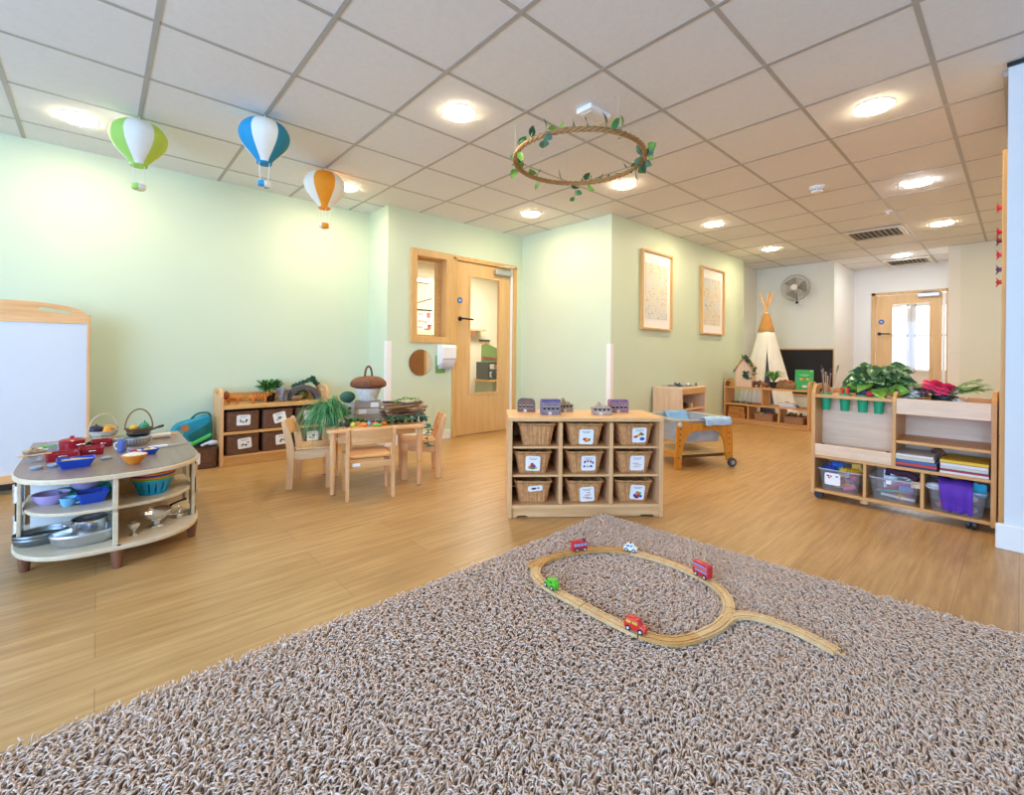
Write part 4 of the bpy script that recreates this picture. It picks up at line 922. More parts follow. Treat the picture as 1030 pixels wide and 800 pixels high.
for x, y in ((0.012, -0.58), (0.305, -0.30), (-0.295, -0.30)): m.cyl((x, y, 0.1035), (x, y, 0.1055), 0.008, seg=12)
m.done('bolt_cap', BLACK, K)

# ---- dishes and pans
ENRED = plain('enamel_red', '#a51d2b', 0.25, var=0.05); BLUEP = plain('royal_blue_plastic', '#1f49b8', 0.35, var=0.04); LILAC = plain('lilac_plastic', '#b7a6dc', 0.4, var=0.04); LBLUE = plain('sky_blue_plastic', '#79b9e0', 0.35, var=0.04)
ORG = plain('orange_plastic', '#ee8a2a', 0.35, var=0.04); TURQ = plain('turquoise_plastic', '#1799c4', 0.35, var=0.04); LIMEP = plain('lime_plastic', '#5db43f', 0.35); EMER = plain('emerald_plastic', '#1ea77f', 0.4, var=0.05)
KT, KM, KB = 0.4306, 0.2666, 0.1046
def vessel(prof, seg=28, sx=1.0, sy=1.0, wall=0.003, c=(0, 0, 0), rot=None):
    """outer profile bottom to rim; adds the inside"""
    inner = [(max(r - wall, 0.0), z + (wall if i == 0 else 0)) for i, (r, z) in enumerate(prof)][::-1]
    m = MB(); m.lathe([(0.0, prof[0][1])] + prof + [((prof[-1][0] - wall * 0.5), prof[-1][1] + wall * 0.5)] + inner + [(0.0, prof[0][1] + wall)], c=c, seg=seg, sx=sx, sy=sy, rot=rot); return m
def at(x, y, z): return (x, y, z)
def tapered_tray(w, d, h, slope, wall=0.003, r=0.008):
    m = MB(); a = even(rrect(w - 2 * slope, d - 2 * slope, r, 4), 40); b = even(rrect(w, d, r, 4), 40)
    i1 = even(rrect(w - 2 * wall, d - 2 * wall, r, 4), 40); i0 = even(rrect(w - 2 * slope - 2 * wall, d - 2 * slope - 2 * wall, r, 4), 40)
    m.rings([[Vector((x, y, 0)) for x, y in a], [Vector((x, y, h)) for x, y in b], [Vector((x, y, h)) for x, y in i1], [Vector((x, y, wall)) for x, y in i0]]); return m
t = thing('casserole_pot', 'red enamel lidded pot at the back of the kitchen island pans', 'pot', (-0.10, 3.475, KT), 0.3)
vessel([(0.046, 0), (0.052, 0.006), (0.053, 0.052), (0.055, 0.054)]).done('body', ENRED, t, smooth=True)
m = MB(); m.lathe([(0.055, 0.056), (0.045, 0.064), (0.012, 0.070), (0.0, 0.07)], seg=28); m.cyl((0, 0, 0.069), (0, 0, 0.08), 0.009); l = m.done('lid', ENRED, t, smooth=True)
for a in (-1.2, 1.9):
    m = MB(); c, s = math.cos(a), math.sin(a); m.tube(spline([(0.052 * c - 0.018 * s, 0.052 * s + 0.018 * c, 0.035), (0.072 * c - 0.012 * s, 0.072 * s + 0.012 * c, 0.038), (0.072 * c + 0.012 * s, 0.072 * s - 0.012 * c, 0.038), (0.052 * c + 0.018 * s, 0.052 * s - 0.018 * c, 0.035)], 5), 0.004, 8); m.done('handle', CHROME, t, smooth='full')
GREYIN = plain('pan_lining', '#8d95a5', 0.35)
for k, (x, y, rz, w, lb) in enumerate(((-0.13, 3.23, 0.12, 0.12, 'long red enamel roasting dish nearest the window side, beside the blue chip tray'), (-0.02, 3.30, 0.05, 0.10, 'red enamel dish directly behind the blue chip tray'), (0.02, 3.53, 0.1, 0.09, 'small red enamel dish at the back, right beside the lidded red pot'))):
    t = thing('enamel_dish', lb, 'baking dish', (x, y, KT), rz, 'red enamel dishes'); tapered_tray(w, 0.095, 0.036, 0.006).done('body', ENRED, t, bev=0.001)
    m = MB(); m.box(0, 0, 0.006, w - 0.018, 0.078, 0.004); m.done('lining', GREYIN, t)
    m = MB(); m.tube(spline([(-w * 0.14, -0.045, 0.022), (-w * 0.1, -0.06, 0.024), (w * 0.1, -0.06, 0.024), (w * 0.14, -0.045, 0.022)], 4), 0.003, 6); m.done('handle', CHROME, t, smooth='full')
t = thing('food_tray', 'bright blue plastic tray of toy chips on the island top', 'tray', (-0.072, 2.985, KT), 0.02); tapered_tray(0.135, 0.10, 0.04, 0.02).done('body', BLUEP, t)
for k, (dx, dy, a) in enumerate(((-0.02, 0.01, 0.2), (0.01, 0.0, -0.1), (0.03, 0.012, 0.15), (-0.01, -0.01, 0.0))):
    m = MB(); m.box(0, 0, 0, 0.06, 0.010, 0.010, rot=(0, 0.1, a), bev=0.002); one('toy_chip', m, plain('chip_yellow', '#e6c377', 0.6), ('chip with its end by the near rim', 'chip in the middle of the blue tray', 'chip at the right end of the blue tray', 'chip lying along the front of the blue tray')[k] + ', pale yellow toy food', 'toy chip', (-0.072 + dx, 2.985 + dy, KT + 0.030 + 0.004 * (k % 2)), group='toy chips in the blue tray')
t = thing('orange_bowl', 'orange plastic bowl of white rice on the island top', 'bowl', (0.135, 2.895, KT)); vessel([(0.022, 0), (0.024, 0.004), (0.040, 0.02), (0.052, 0.044)]).done('body', ORG, t, smooth=True)
m = MB(); rr = random.Random(4); m.lathe([(0.046, 0.036), (0.04, 0.044), (0.02, 0.05), (0, 0.052)], seg=20)
for _ in range(160):
    a, r = rr.uniform(0, 6.28), 0.045 * math.sqrt(rr.random()); m.ball((r * math.cos(a), r * math.sin(a), 0.0515 - 0.2 * r * r / 0.045), (0.0055, 0.0028, 0.0028), 6, 4, rot=(0, rr.uniform(-.6, .6), rr.uniform(0, 6)))
o = one('rice_heap', m, plain('rice_white', '#ece4cf', 0.7), 'heap of white toy rice filling the orange bowl', 'rice', (0.135, 2.895, KT)); o['kind'] = 'stuff'
m = MB(); m.ball((0, 0, 0.012), (0.016, 0.012, 0.012)); one('toy_raspberry', m, plain('berry_red', '#b02a3c', 0.5), 'red toy berry on the far edge of the rice bowl', 'toy fruit', (0.135, 2.932, KT + 0.038), smooth='full')
t = thing('food_tray', 'small blue plastic boat tray behind the orange bowl', 'tray', (0.185, 3.10, KT), 0.25); tapered_tray(0.12, 0.075, 0.03, 0.016).done('body', BLUEP, t)
for k, (dx, cl) in enumerate(((-0.025, '#e7d7a8'), (0.012, '#e3b94f'), (0.035, '#efe3c0'))):
    m = MB(); m.ball((0, 0, 0), (0.018, 0.015, 0.012)); one('toy_food_piece', m, plain('food_%d' % k, cl, 0.6), ('cream', 'golden yellow', 'ivory')[k] + ' toy food lump in the small blue boat tray', 'toy food', (0.185 + dx, 3.10 + 0.2 * dx, KT + 0.022), smooth='full', group='toy food in the small blue tray')
GREYDISC = plain('grey_disc', '#98a2b4', 0.5)
for k, (x, y, lb) in enumerate(((-0.205, 3.045, 'pale grey round toy lid at the island corner nearest the whiteboard'), (-0.150, 3.06, 'pale grey round toy lid beside the blue chip tray'), (0.036, 3.10, 'pale grey round toy lid lying alone between chip tray and rice bowl'))):
    m = MB(); m.lathe([(0.021, 0), (0.023, 0.003), (0.023, 0.009), (0.019, 0.012), (0, 0.010)], seg=22); one('grey_disc', m, GREYDISC, lb, 'disc', (x, y, KT), smooth=True, group='grey toy lids')
PL = glass('clear_plastic', '#fafbfc', 0.04, 0.07, '#f2f2f8')
t = thing('steel_bowl', 'shiny steel bowl of wooden beads at the whiteboard end of the island', 'bowl', (-0.235, 3.40, KT)); vessel([(0.025, 0), (0.04, 0.012), (0.047, 0.03), (0.049, 0.031)]).done('body', CHROME, t, smooth=True)
for k, (dx, dy, cl) in enumerate(((-0.02, 0.0, '#d8b083'), (0.005, -0.018, '#a5815c'), (0.02, 0.008, '#e6d0b1'), (-0.004, 0.02, '#8d6a4a'))):
    m = MB(); m.ball((0, 0, 0), 0.013); one('wooden_bead', m, plain('bead_%d' % k, cl, 0.5), ('light tan', 'mid brown', 'cream', 'dark brown')[k] + ' wooden bead in the small steel bowl', 'bead', (-0.235 + dx, 3.40 + dy, KT + 0.030), smooth='full', group='wooden beads in the steel bowl')
for k, (x, y, r, h, lb) in enumerate(((-0.225, 3.235, 0.036, 0.03, 'clear shallow plastic tub in front of the steel bead bowl'), (-0.17, 3.52, 0.034, 0.04, 'clear plastic beaker behind the steel bead bowl'))):
    one('clear_tub', vessel([(r * 0.85, 0), (r, h)]), PL, lb, 'tub', (x, y, KT), smooth=True, group='clear tubs')
m = MB(); m.box(0, 0, 0, 0.12, 0.014, 0.006); one('wooden_spoon', m, BEECH, 'wooden stick lying across the clear shallow tub', 'spoon', (-0.225, 3.235, KT + 0.034), 0.25, bev=0.002)
t = thing('toy_vegetable_knife', 'toy knife with lime green handle behind the red pot', 'knife', (-0.15, 3.62, KT + 0.006), 0.1)
m = MB(); m.box(-0.05, 0, 0.006, 0.07, 0.018, 0.014, bev=0.005); m.done('handle', LIMEP, t)
m = MB(); m.prism([(-0.016, -0.012), (0.08, -0.010), (0.09, 0.004), (-0.016, 0.010)], 0.004, 0.007, 'xy'); m.done('blade', STEEL, t)
# hessian cloth
m = MB(); G = 18; V = [[m.bm.verts.new((-0.11 + 0.22 * i / G, -0.08 + 0.16 * j / G, 0.012 + 0.010 * math.sin(i * 0.9 + j * 0.4) * math.cos(j * 0.7) + 0.004 * math.sin(i * 2.1))) for j in range(G + 1)] for i in range(G + 1)]
for i in range(G):
    for j in range(G): m.face((V[i][j], V[i + 1][j], V[i + 1][j + 1], V[i][j + 1]))
one('hessian_cloth', m, weave('hessian', '#b59c80', '#927a60', 200, 200), 'crumpled tan cloth on the island behind the red dishes', 'cloth', (-0.03, 3.70, KT + 0.002), 0.2, smooth='full', solid=0.003)
def handled_basket(x, y, label, hmat, bmat, hh, rz):
    t = thing('handled_basket', label, 'basket', (x, y, KT), rz, 'small handled baskets on the kitchen island')
    m = MB(); n = 48; rs = []
    for k in range(9):
        f = k / 8; r = 0.045 + 0.028 * f; rs.append([Vector(((r + 0.0016 * math.cos(12 * a + PI * k)) * math.cos(a), (r + 0.0016 * math.cos(12 * a + PI * k)) * math.sin(a) * 0.85, 0.05 * f)) for a in [2 * PI * q / n for q in range(n)]])
    for k in range(8, -1, -2):
        f = k / 8; r = 0.041 + 0.026 * f; rs.append([Vector((r * math.cos(a), r * math.sin(a) * 0.85, 0.004 + 0.046 * f)) for a in [2 * PI * q / n for q in range(n)]])
    m.rings(rs); m.done('woven_body', bmat, t, smooth='full')
    m = MB(); m.tube([(0.072 * math.cos(a), 0.0, 0.045 + hh * math.sin(a)) for a in [PI * q / 24 for q in range(25)]], 0.0045, 8); m.done('handle', hmat, t, smooth='full'); return t
WW = weave('white_wicker', '#dcd6cc', '#aaa196'); 
handled_basket(0.03, 3.82, 'white handled basket with dark aubergine on the island, nearer the whiteboard', plain('pale_cane', '#c9b9a2', 0.6), WW, 0.105, 0.3); handled_basket(0.20, 3.82, 'brown handled basket on the island behind the frying pan', plain('brown_cane', '#8f6a45', 0.6), BW, 0.125, 0.2)
for nm, lb, x, y, z, r, cl in (('toy_aubergine', 'dark purple toy aubergine in the white handled basket', -0.005, 3.81, 0.06, (0.038, 0.022, 0.025), '#2e2a40'), ('toy_pepper', 'orange toy pepper hanging over the front of the white handled basket', 0.045, 3.785, 0.052, (0.02, 0.018, 0.026), '#f0a02a'), ('toy_bread_roll', 'tan toy bread roll in the white handled basket', 0.055, 3.83, 0.062, (0.035, 0.024, 0.02), '#d6a763'),
                               ('toy_lemon', 'yellow toy lemon in the brown handled basket', 0.17, 3.80, 0.056, (0.022, 0.018, 0.018), '#e6b73a'), ('toy_green_pepper', 'green toy pepper in the brown handled basket', 0.225, 3.80, 0.062, (0.026, 0.02, 0.026), '#3c8f63')):
    m = MB(); m.ball((0, 0, 0), r, 14, 10)
    if 'lemon' not in nm and 'roll' not in nm: m.cyl((0, 0, r[2] * 0.9), (0.004, 0, r[2] * 1.35), 0.004)
    one(nm, m, plain(nm, cl, 0.45, var=0.1), lb, 'toy food', (x, y, KT + z), smooth='full')
t = thing('colander', 'steel colander pot with beads under the frying pan', 'colander', (0.17, 3.47, KT)); vessel([(0.05, 0), (0.058, 0.01), (0.06, 0.042), (0.066, 0.044)]).done('body', STEEL, t, smooth=True)
m = MB()
for k in range(24):
    a = 2 * PI * k / 24
    for z in (0.018, 0.030): m.cyl((0.0575 * math.cos(a), 0.0575 * math.sin(a), z), (0.0612 * math.cos(a), 0.0612 * math.sin(a), z), 0.003, seg=6)
m.done('holes', BLACK, t)
m = MB(); m.tube(spline([(-0.06, -0.015, 0.04), (-0.09, -0.012, 0.042), (-0.09, 0.012, 0.042), (-0.06, 0.015, 0.04)], 5), 0.003, 6); m.done('handle', STEEL, t, smooth='full')
t = thing('frying_pan', 'small black frying pan with long handle resting on the steel colander', 'frying pan', (0.18, 3.48, KT + 0.0475), 0.75); vessel([(0.045, 0), (0.058, 0.018)]).done('body', BLACK, t, smooth=True)
m = MB(); m.tube(spline([(0.056, 0, 0.014), (0.09, 0, 0.024), (0.17, 0, 0.034)], 5), [0.006] * 8 + [0.008] * 3, 8); m.done('handle', BLACK, t, smooth='full')
t = thing('toy_knife', 'white plastic toy knife lying near the right edge of the island top', 'knife', (0.30, 3.28, KT + 0.004), 0.25)
m = MB(); m.prism([(0.0, -0.009), (0.11, -0.004), (0.12, 0.003), (0.0, 0.010)], 0.0, 0.004, 'xy'); m.done('blade', STEEL, t)
m = MB(); m.box(-0.045, 0, 0.004, 0.09, 0.024, 0.014, bev=0.005); m.done('handle', WHITEP, t)
t = thing('rolling_pin', 'small white and wood rolling pin behind the toy knife on the island', 'rolling pin', (0.295, 3.62, KT), 0.25)
m = MB(); m.cyl((-0.05, 0, 0.016), (0.05, 0, 0.016), 0.016, seg=18); m.done('roller', plain('bone_white', '#e6ded2', 0.5), t, smooth=True)
for s in (-1, 1):
    m = MB(); m.tube([(s * 0.05, 0, 0.016), (s * 0.06, 0, 0.016), (s * 0.085, 0, 0.016)], [0.006, 0.008, 0.007], 10); m.done('grip', BEECH, t, smooth='full')
t = thing('small_jug', 'little blue and white jug beside the colander', 'jug', (0.10, 3.27, KT), 2.6); vessel([(0.016, 0), (0.02, 0.012), (0.017, 0.04), (0.02, 0.06)]).done('body', plain('china_blue', '#5a6fae', 0.3, var=0.2, scale=60), t, smooth=True)
m = MB(); m.tube(spline([(0.018, 0, 0.05), (0.034, 0, 0.045), (0.032, 0, 0.022), (0.019, 0, 0.014)], 5), 0.003, 6); m.done('handle', WHITEP, t, smooth='full')
t = thing('egg_whisk', 'steel whisk lying between the cloth and the colander', 'whisk', (0.045, 3.60, KT + 0.02), 0.3)
m = MB(); m.cyl((0.02, 0, 0), (0.09, 0, -0.008), 0.005); m.done('handle', STEEL, t)
m = MB()
for k in range(4):
    a = PI * k / 4; m.tube([(0.02 - 0.035 + 0.035 * math.cos(q), 0.017 * math.sin(q) * math.cos(a), 0.017 * math.sin(q) * math.sin(a)) for q in [2 * PI * i / 20 for i in range(20)]], 0.0012, 4, closed=True)
m.done('wires', STEEL, t)
# middle shelf
one('lilac_bowl', vessel([(0.036, 0), (0.058, 0.022), (0.066, 0.048)]), LILAC, 'lilac plastic bowl at the whiteboard end of the middle island shelf', 'bowl', (-0.155, 3.02, KM), smooth=True, group='lilac bowls')
t = one('lilac_bowl', vessel([(0.04, 0), (0.06, 0.02), (0.068, 0.04)]), LILAC, 'lilac plastic bowl standing on the green tray under the island top', 'bowl', (-0.035, 3.06, KM + 0.0435), smooth=True, group='lilac bowls')
t = thing('toy_cup', 'small sky blue cup on the middle island shelf', 'cup', (-0.095, 2.925, KM), -0.35); vessel([(0.017, 0), (0.026, 0.012), (0.03, 0.038)]).done('body', LBLUE, t, smooth=True)
m = MB(); m.tube(spline([(0.028, 0, 0.032), (0.045, 0, 0.03), (0.043, 0, 0.014), (0.025, 0, 0.01)], 5), 0.0035, 6); m.done('handle', LBLUE, t, smooth='full')
one('storage_box', tapered_tray(0.19, 0.15, 0.04, 0.012), EMER, 'emerald green plastic box under the second lilac bowl on the island shelf', 'box', (-0.04, 3.075, KM), 0.1)
t = one('storage_box', tapered_tray(0.115, 0.10, 0.052, 0.018), BLUEP, 'royal blue plastic box beside the divider on the middle island shelf', 'box', (-0.015, 2.935, KM), 0.15)
t = thing('colander_basket', 'turquoise slotted plastic basket with stacked rims on the middle island shelf', 'basket', (0.21, 2.935, KM), 0.35)
m = MB(); n = 64; rs = []
for f in (0, 0.15, 0.8, 1.0): rs.append([Vector(((0.055 + 0.028 * f) * math.cos(a), (0.055 + 0.028 * f) * math.sin(a), 0.075 * f)) for a in [2 * PI * q / n for q in range(n)]])
vv = m.rings(rs, cap0=True, cap1=False); m.bm.faces.ensure_lookup_table()
kill = [f for f in m.bm.faces if len(f.verts) == 4 and 0.012 < f.calc_center_median().z < 0.06 and int((math.atan2(f.calc_center_median().y, f.calc_center_median().x) % (2 * PI)) / (2 * PI / n)) % 4 in (1,)]
bmesh.ops.delete(m.bm, geom=kill, context='FACES'); m.done('body', TURQ, t, solid=0.003)
for k, (z, r, mt) in enumerate(((0.079, 0.086, LIMEP), (0.088, 0.0865, ORG), (0.097, 0.087, BLUEP), (0.106, 0.088, ORG))):
    m = MB(); m.tube([(r * math.cos(a), r * math.sin(a), z) for a in [2 * PI * q / 40 for q in range(40)]], 0.0045, 6, closed=True); m.done('rim', mt, t, smooth='full')
# bottom shelf
def oval(w, d, h, mat, lip=0.006): return vessel([(0.5 * 0.82, 0), (0.5 * 0.93, h * 0.35), (0.5 * 0.98, h), (0.5, h + 0.002)], 40, w, d, 0.016)
TIN = plain('worn_tin', '#8f959c', 0.32, 1.0, 0.08)
for k, (dz, lb) in enumerate(((0.0, 'lower of two stacked oval tin dishes at the whiteboard end of the bottom island shelf'), (0.014, 'upper of two stacked oval tin dishes at the whiteboard end of the bottom island shelf'))):
    o = oval(0.185, 0.14, 0.026, TIN).done('oval_dish', TIN, None, smooth=True); o.location = (-0.185, 3.0, KB + dz); o.rotation_euler = (0, 0, 0.2); tag(o, lb, 'dish', 'stacked oval tin dishes')
o = oval(0.24, 0.15, 0.045, STEEL).done('roasting_tin', STEEL, None, smooth=True); o.location = (-0.035, 2.87, KB); o.rotation_euler = (0, 0, 0.0); tag(o, 'deep oval steel roasting tin at the front of the bottom island shelf', 'roasting tin')
t = thing('steel_pot', 'shiny steel cooking pot sitting in the oval roasting tin', 'pot', (-0.02, 2.925, KB + 0.012), 0.2); vessel([(0.055, 0), (0.062, 0.01), (0.064, 0.078), (0.068, 0.08)]).done('body', CHROME, t, smooth=True)
for s in (-1, 1):
    m = MB(); m.tube(spline([(s * 0.062, -0.02, 0.062), (s * 0.09, -0.015, 0.07), (s * 0.09, 0.015, 0.07), (s * 0.062, 0.02, 0.062)], 5), 0.0035, 6); m.done('handle', CHROME, t, smooth='full')
t = thing('steel_sieve', 'wire handled steel sieve leaning behind the cooking pot', 'sieve', (0.0, 3.11, KB + 0.0), 0.1)
vessel([(0.01, 0), (0.035, 0.015), (0.05, 0.05)]).done('bowl', STEEL, t, smooth=True)
m = MB(); m.tube([(0.05 * math.cos(a), 0.05 * math.sin(a), 0.052) for a in [2 * PI * q / 28 for q in range(28)]], 0.003, 6, closed=True); m.tube([(0.04, -0.02, 0.052), (0.045, -0.08, 0.075)], 0.003, 6); m.done('rim_wire', STEEL, t)
t = thing('steel_goblet', 'small steel goblet alone on the bottom island shelf', 'goblet', (0.133, 2.83, KB))
vessel([(0.02, 0), (0.018, 0.003), (0.005, 0.008), (0.005, 0.02), (0.018, 0.028), (0.025, 0.045), (0.024, 0.055)]).done('cup', CHROME, t, smooth=True)
t = thing('gravy_boat', 'steel gravy boat on a foot on the bottom island shelf', 'gravy boat', (0.225, 2.905, KB), 0.3)
vessel([(0.03, 0), (0.025, 0.004), (0.01, 0.01), (0.01, 0.025), (0.03, 0.034), (0.045, 0.055), (0.05, 0.07)], 28, 1.35, 0.8).done('bowl', CHROME, t, smooth=True)
m = MB(); m.tube(spline([(0.06, 0, 0.065), (0.10, 0, 0.07), (0.095, 0, 0.035), (0.05, 0, 0.04)], 5), 0.004, 6); m.done('handle', CHROME, t, smooth='full')
t = thing('steel_ladle', 'steel ladle lying on a dish behind the gravy boat', 'ladle', (0.25, 3.05, KB + 0.0), 0.4)
vessel([(0.028, 0), (0.035, 0.03), (0.05, 0.045)]).done('bowl', CHROME, t, smooth=True)
m = MB(); m.tube([(0.045, 0, 0.046), (0.09, -0.01, 0.058), (0.12, -0.012, 0.062)], [0.006, 0.005, 0.007], 8); m.done('handle', BLACK, t, smooth='full')
m = MB(); m.box(0, 0, 0.01, 0.03, 0.05, 0.02, bev=0.004); one('steel_butter_dish', m, CHROME, 'little steel box on the bottom island shelf by the right leg', 'dish', (0.315, 2.985, KB), 0.4)

# ================================================================== TABLE AND CHAIRS
TX, TY, TA = 1.561, 3.37, -0.263
T = thing('activity_table', 'low square beech table with white edge and yellow leg rings, piled with play things', 'table', (TX, TY, 0), TA)
m = MB(); m.prism(rrect(0.68, 0.68, 0.03), 0.428, 0.450, 'xy'); m.done('tabletop', BEECH, T, bev=0.004)
m = MB()
for (x, y, sx, sy) in ((0, -0.27, 0.52, 0.018), (0, 0.27, 0.52, 0.018), (-0.27, 0, 0.018, 0.52), (0.27, 0, 0.018, 0.52)): m.box(x, y, 0.405, sx, sy, 0.046)
m.done('apron', BEECH, T, bev=0.002)
YRING = plain('yellow_ring', '#e2b53a', 0.4)
for k, (x, y) in enumerate(((-0.30, -0.30), (0.30, -0.30), (0.30, 0.30), (-0.30, 0.30))):
    m = MB(); m.cyl((x, y, 0.006), (x, y, 0.183), 0.017, seg=16); m.cyl((x, y, 0.190), (x, y, 0.43), 0.021, seg=16); l = m.done('leg', BEECH_Z, T, smooth=True)
    m = MB(); m.cyl((x, y, 0.182), (x, y, 0.191), 0.0225, seg=16); m.done('yellow_ring', YRING, l, smooth=True)
    m = MB(); m.cyl((x, y, 0), (x, y, 0.008), 0.015, seg=14); m.done('foot_pad', RUBBER, l)

CH_W = 0.315
def chair_parts():
    t = thing('child_chair', 'x', 'chair')
    for s in (-1, 1):
        x = s * (CH_W / 2 - 0.011)
        rear = [(0.165, 0.0), (0.118, 0.0), (0.108, 0.22), (0.106, 0.29), (0.135, 0.40), (0.168, 0.482), (0.182, 0.49), (0.196, 0.478), (0.180, 0.40), (0.160, 0.29), (0.157, 0.2)]
        rear = [(-y, z) for y, z in rear]                                  # sitter looks to +y, backrest at -y
        m = MB(); m.prism(rear, x - 0.011, x + 0.011, 'yz'); m.done('leg', BEECH_Z, t, bev=0.004)
        m = MB(); m.prism([(0.10, 0.0), (0.145, 0.0), (0.147, 0.285), (0.10, 0.285)], x - 0.011, x + 0.011, 'yz'); m.done('leg', BEECH_Z, t, bev=0.004)
        m = MB(); m.prism([(-0.108, 0.215), (-0.108, 0.272), (0.10, 0.285), (0.10, 0.232), (0.085, 0.222), (-0.09, 0.205)], x - 0.010, x + 0.010, 'yz'); m.done('side_rail', BEECH_Y, t, bev=0.003)
    m = MB(); m.box(0, 0.012, 0.285, CH_W - 0.046, 0.27, 0.016, rot=(0.03, 0, 0), bev=0.006); m.done('seat', BEECH, t)
    m = MB(); pts = []
    for k in range(13):
        u = -1 + k / 6; pts.append((u * (CH_W / 2 - 0.022), -0.152 - 0.022 * (1 - u * u)))
    m.prism(pts + [(x, y - 0.010) for x, y in pts[::-1]], 0.372, 0.478, 'xy'); m.xf(m.bm.verts[:], Matrix(((1, 0, 0, 0), (0, 1, -0.32, 0.125), (0, 0, 1, 0), (0, 0, 0, 1)))); m.done('backrest', BEECH, t, bev=0.004)
    m = MB(); m.box(0, -0.118, 0.23, CH_W - 0.044, 0.016, 0.042, bev=0.003); m.done('stretcher', BEECH, t)
    m = MB(); m.box(0, 0.118, 0.235, CH_W - 0.044, 0.016, 0.042, bev=0.003); m.done('stretcher', BEECH, t)
    m = MB(); m.box(-0.09, -0.1275, 0.232, 0.05, 0.001, 0.02); m.done('paper_sticker', PAPER, t)
    return t
ch = chair_parts(); p = ((1.358 + 0.14 * 0.287), (2.925 + 0.14 * 0.958))
ch.location = (p[0], p[1], 0); ch.rotation_euler = (0, 0, -0.291); ch['label'] = 'beech child chair with its back to the camera at the front of the table'; ch['group'] = 'child chairs round the activity table'
dup(ch, (1.205, 3.55, 0), math.atan2(-0.465, 0.885) - PI / 2, 'beech child chair under the trailing fern, between table and low shelf', 'child chairs round the activity table')
dup(ch, (1.93, 3.27, 0), math.atan2(0.437, -0.9) - PI / 2, 'beech child chair between the table and the glazed door, beside the stick pile', 'child chairs round the activity table')

tp = pivot(TX, TY, TA); TZ = 0.4506
# trailing fern
t = thing('trailing_fern', 'dark green trailing grass plant spilling over the table edge', 'potted plant', (1.262, 3.358, TZ))
plant_pot(t, 0.05, 0.09, plain('dark_green_pot', '#22382a', 0.5))
for nm, mt, cnt, sd in (('fronds', plain('fern_green', '#3f8f55', 0.5, var=0.45, scale=25), 520, 11), ('pale_fronds', plain('fern_light', '#74b566', 0.5, var=0.35, scale=25), 200, 12), ('dark_fronds', plain('fern_dark', '#235c3a', 0.5, var=0.3, scale=25), 200, 13)):
    rr = random.Random(sd); m = MB()
    for _ in range(cnt):
        a = rr.uniform(0, 2 * PI); dx, dy = math.cos(a), math.sin(a); over = dx * 0.97 - dy * 0.26 < -0.15          # spills over the free edge
        L = rr.uniform(0.11, 0.27) * (1.0 if over else 0.52); rise = rr.uniform(0.01, 0.085) + (0.04 if rr.random() < 0.15 else 0); drop = rr.uniform(0.0, 0.06) + (rr.uniform(0, 0.17) if over else 0)
        q = rr.uniform(-0.6, 0.6); ex, ey = math.cos(a + q), math.sin(a + q)
        zt = 0.085 - drop
        if not over or L * abs(dx) < 0.10: zt = max(zt, 0.012)
        pts = spline([(0.012 * dx, 0.012 * dy, 0.08), (L * 0.4 * dx, L * 0.4 * dy, 0.085 + rise), (L * 0.8 * ex, L * 0.8 * ey, 0.085 + rise * 0.75 - drop * 0.35), (L * ex, L * ey, max(zt, 0.012 if zt > 0 and not over else -9))], 4)
        m.blade(pts, rr.uniform(0.0028, 0.0055), (-dy, dx, rr.uniform(-.6, .6)))
    m.done(nm, mt, t)
# wooden blocks and acorn basket
DRIFT = wood('driftwood_block', '#a9978a', '#84705f', 'x', 0.6); DRIFT2 = wood('driftwood_pale', '#c9b9a8', '#a3907d', 'x', 0.6)
ax, ay = 1.585, 3.47
for k, (dz, w, d, hh, mt, dx, lb) in enumerate(((0, 0.215, 0.16, 0.045, DRIFT, 0.0, 'bottom weathered wood block under the acorn basket'), (0.0455, 0.195, 0.15, 0.05, DRIFT2, 0.005, 'middle weathered wood block under the acorn basket'), (0.096, 0.195, 0.15, 0.05, DRIFT, 0.0, 'top weathered wood block, directly beneath the acorn basket'))):
    m = MB(); m.box(0, 0, hh / 2, w, d, hh, bev=0.006); o = one('wood_block', m, mt, lb, 'wood block', (ax + dx, ay, TZ + dz), -0.5 + 0.06 * k, group='stacked wood blocks')
    if k: 
        m = MB(); m.box(0.045 * (-1) ** k, -d / 2 - 0.001, hh * 0.5, 0.06, 0.002, hh * 0.72); m.done('pale_panel', plain('panel_white', '#e4dfd6', 0.6), o)
t = thing('acorn_basket', 'acorn shaped wicker basket with brown lid standing on wood blocks', 'basket', (ax, ay, TZ + 0.1465))
m = MB(); n = 72; rs = []
for k in range(14):
    f = k / 13; r = 0.062 + 0.036 * f; rs.append([Vector(((r + 0.002 * math.cos(18 * a + (PI * k))) * math.cos(a), (r + 0.002 * math.cos(18 * a + PI * k)) * math.sin(a), 0.10 * f)) for a in [2 * PI * q / n for q in range(n)]])
m.rings(rs); m.done('woven_base', weave('acorn_white', '#ece8de', '#c3bbae', 60, 120), t, smooth='full')
m = MB(); rs = []
for k in range(22):
    f = k / 21; a0 = PI * f; r = 0.137 * math.sin(a0) ** 0.75 if 0 < f < 1 else 0.012; z = 0.128 - 0.068 * math.cos(a0) * (1 if f > 0.5 else 0.5) 
    rs.append([Vector(((max(r, 0.012) + 0.0025 * math.cos(20 * a + PI * k)) * math.cos(a), (max(r, 0.012) + 0.0025 * math.cos(20 * a + PI * k)) * math.sin(a), z)) for a in [2 * PI * q / n for q in range(n)]])
m.rings(rs); m.done('woven_lid', weave('acorn_brown', '#8a4f2f', '#5b2f1a', 60, 160), t, smooth='full')
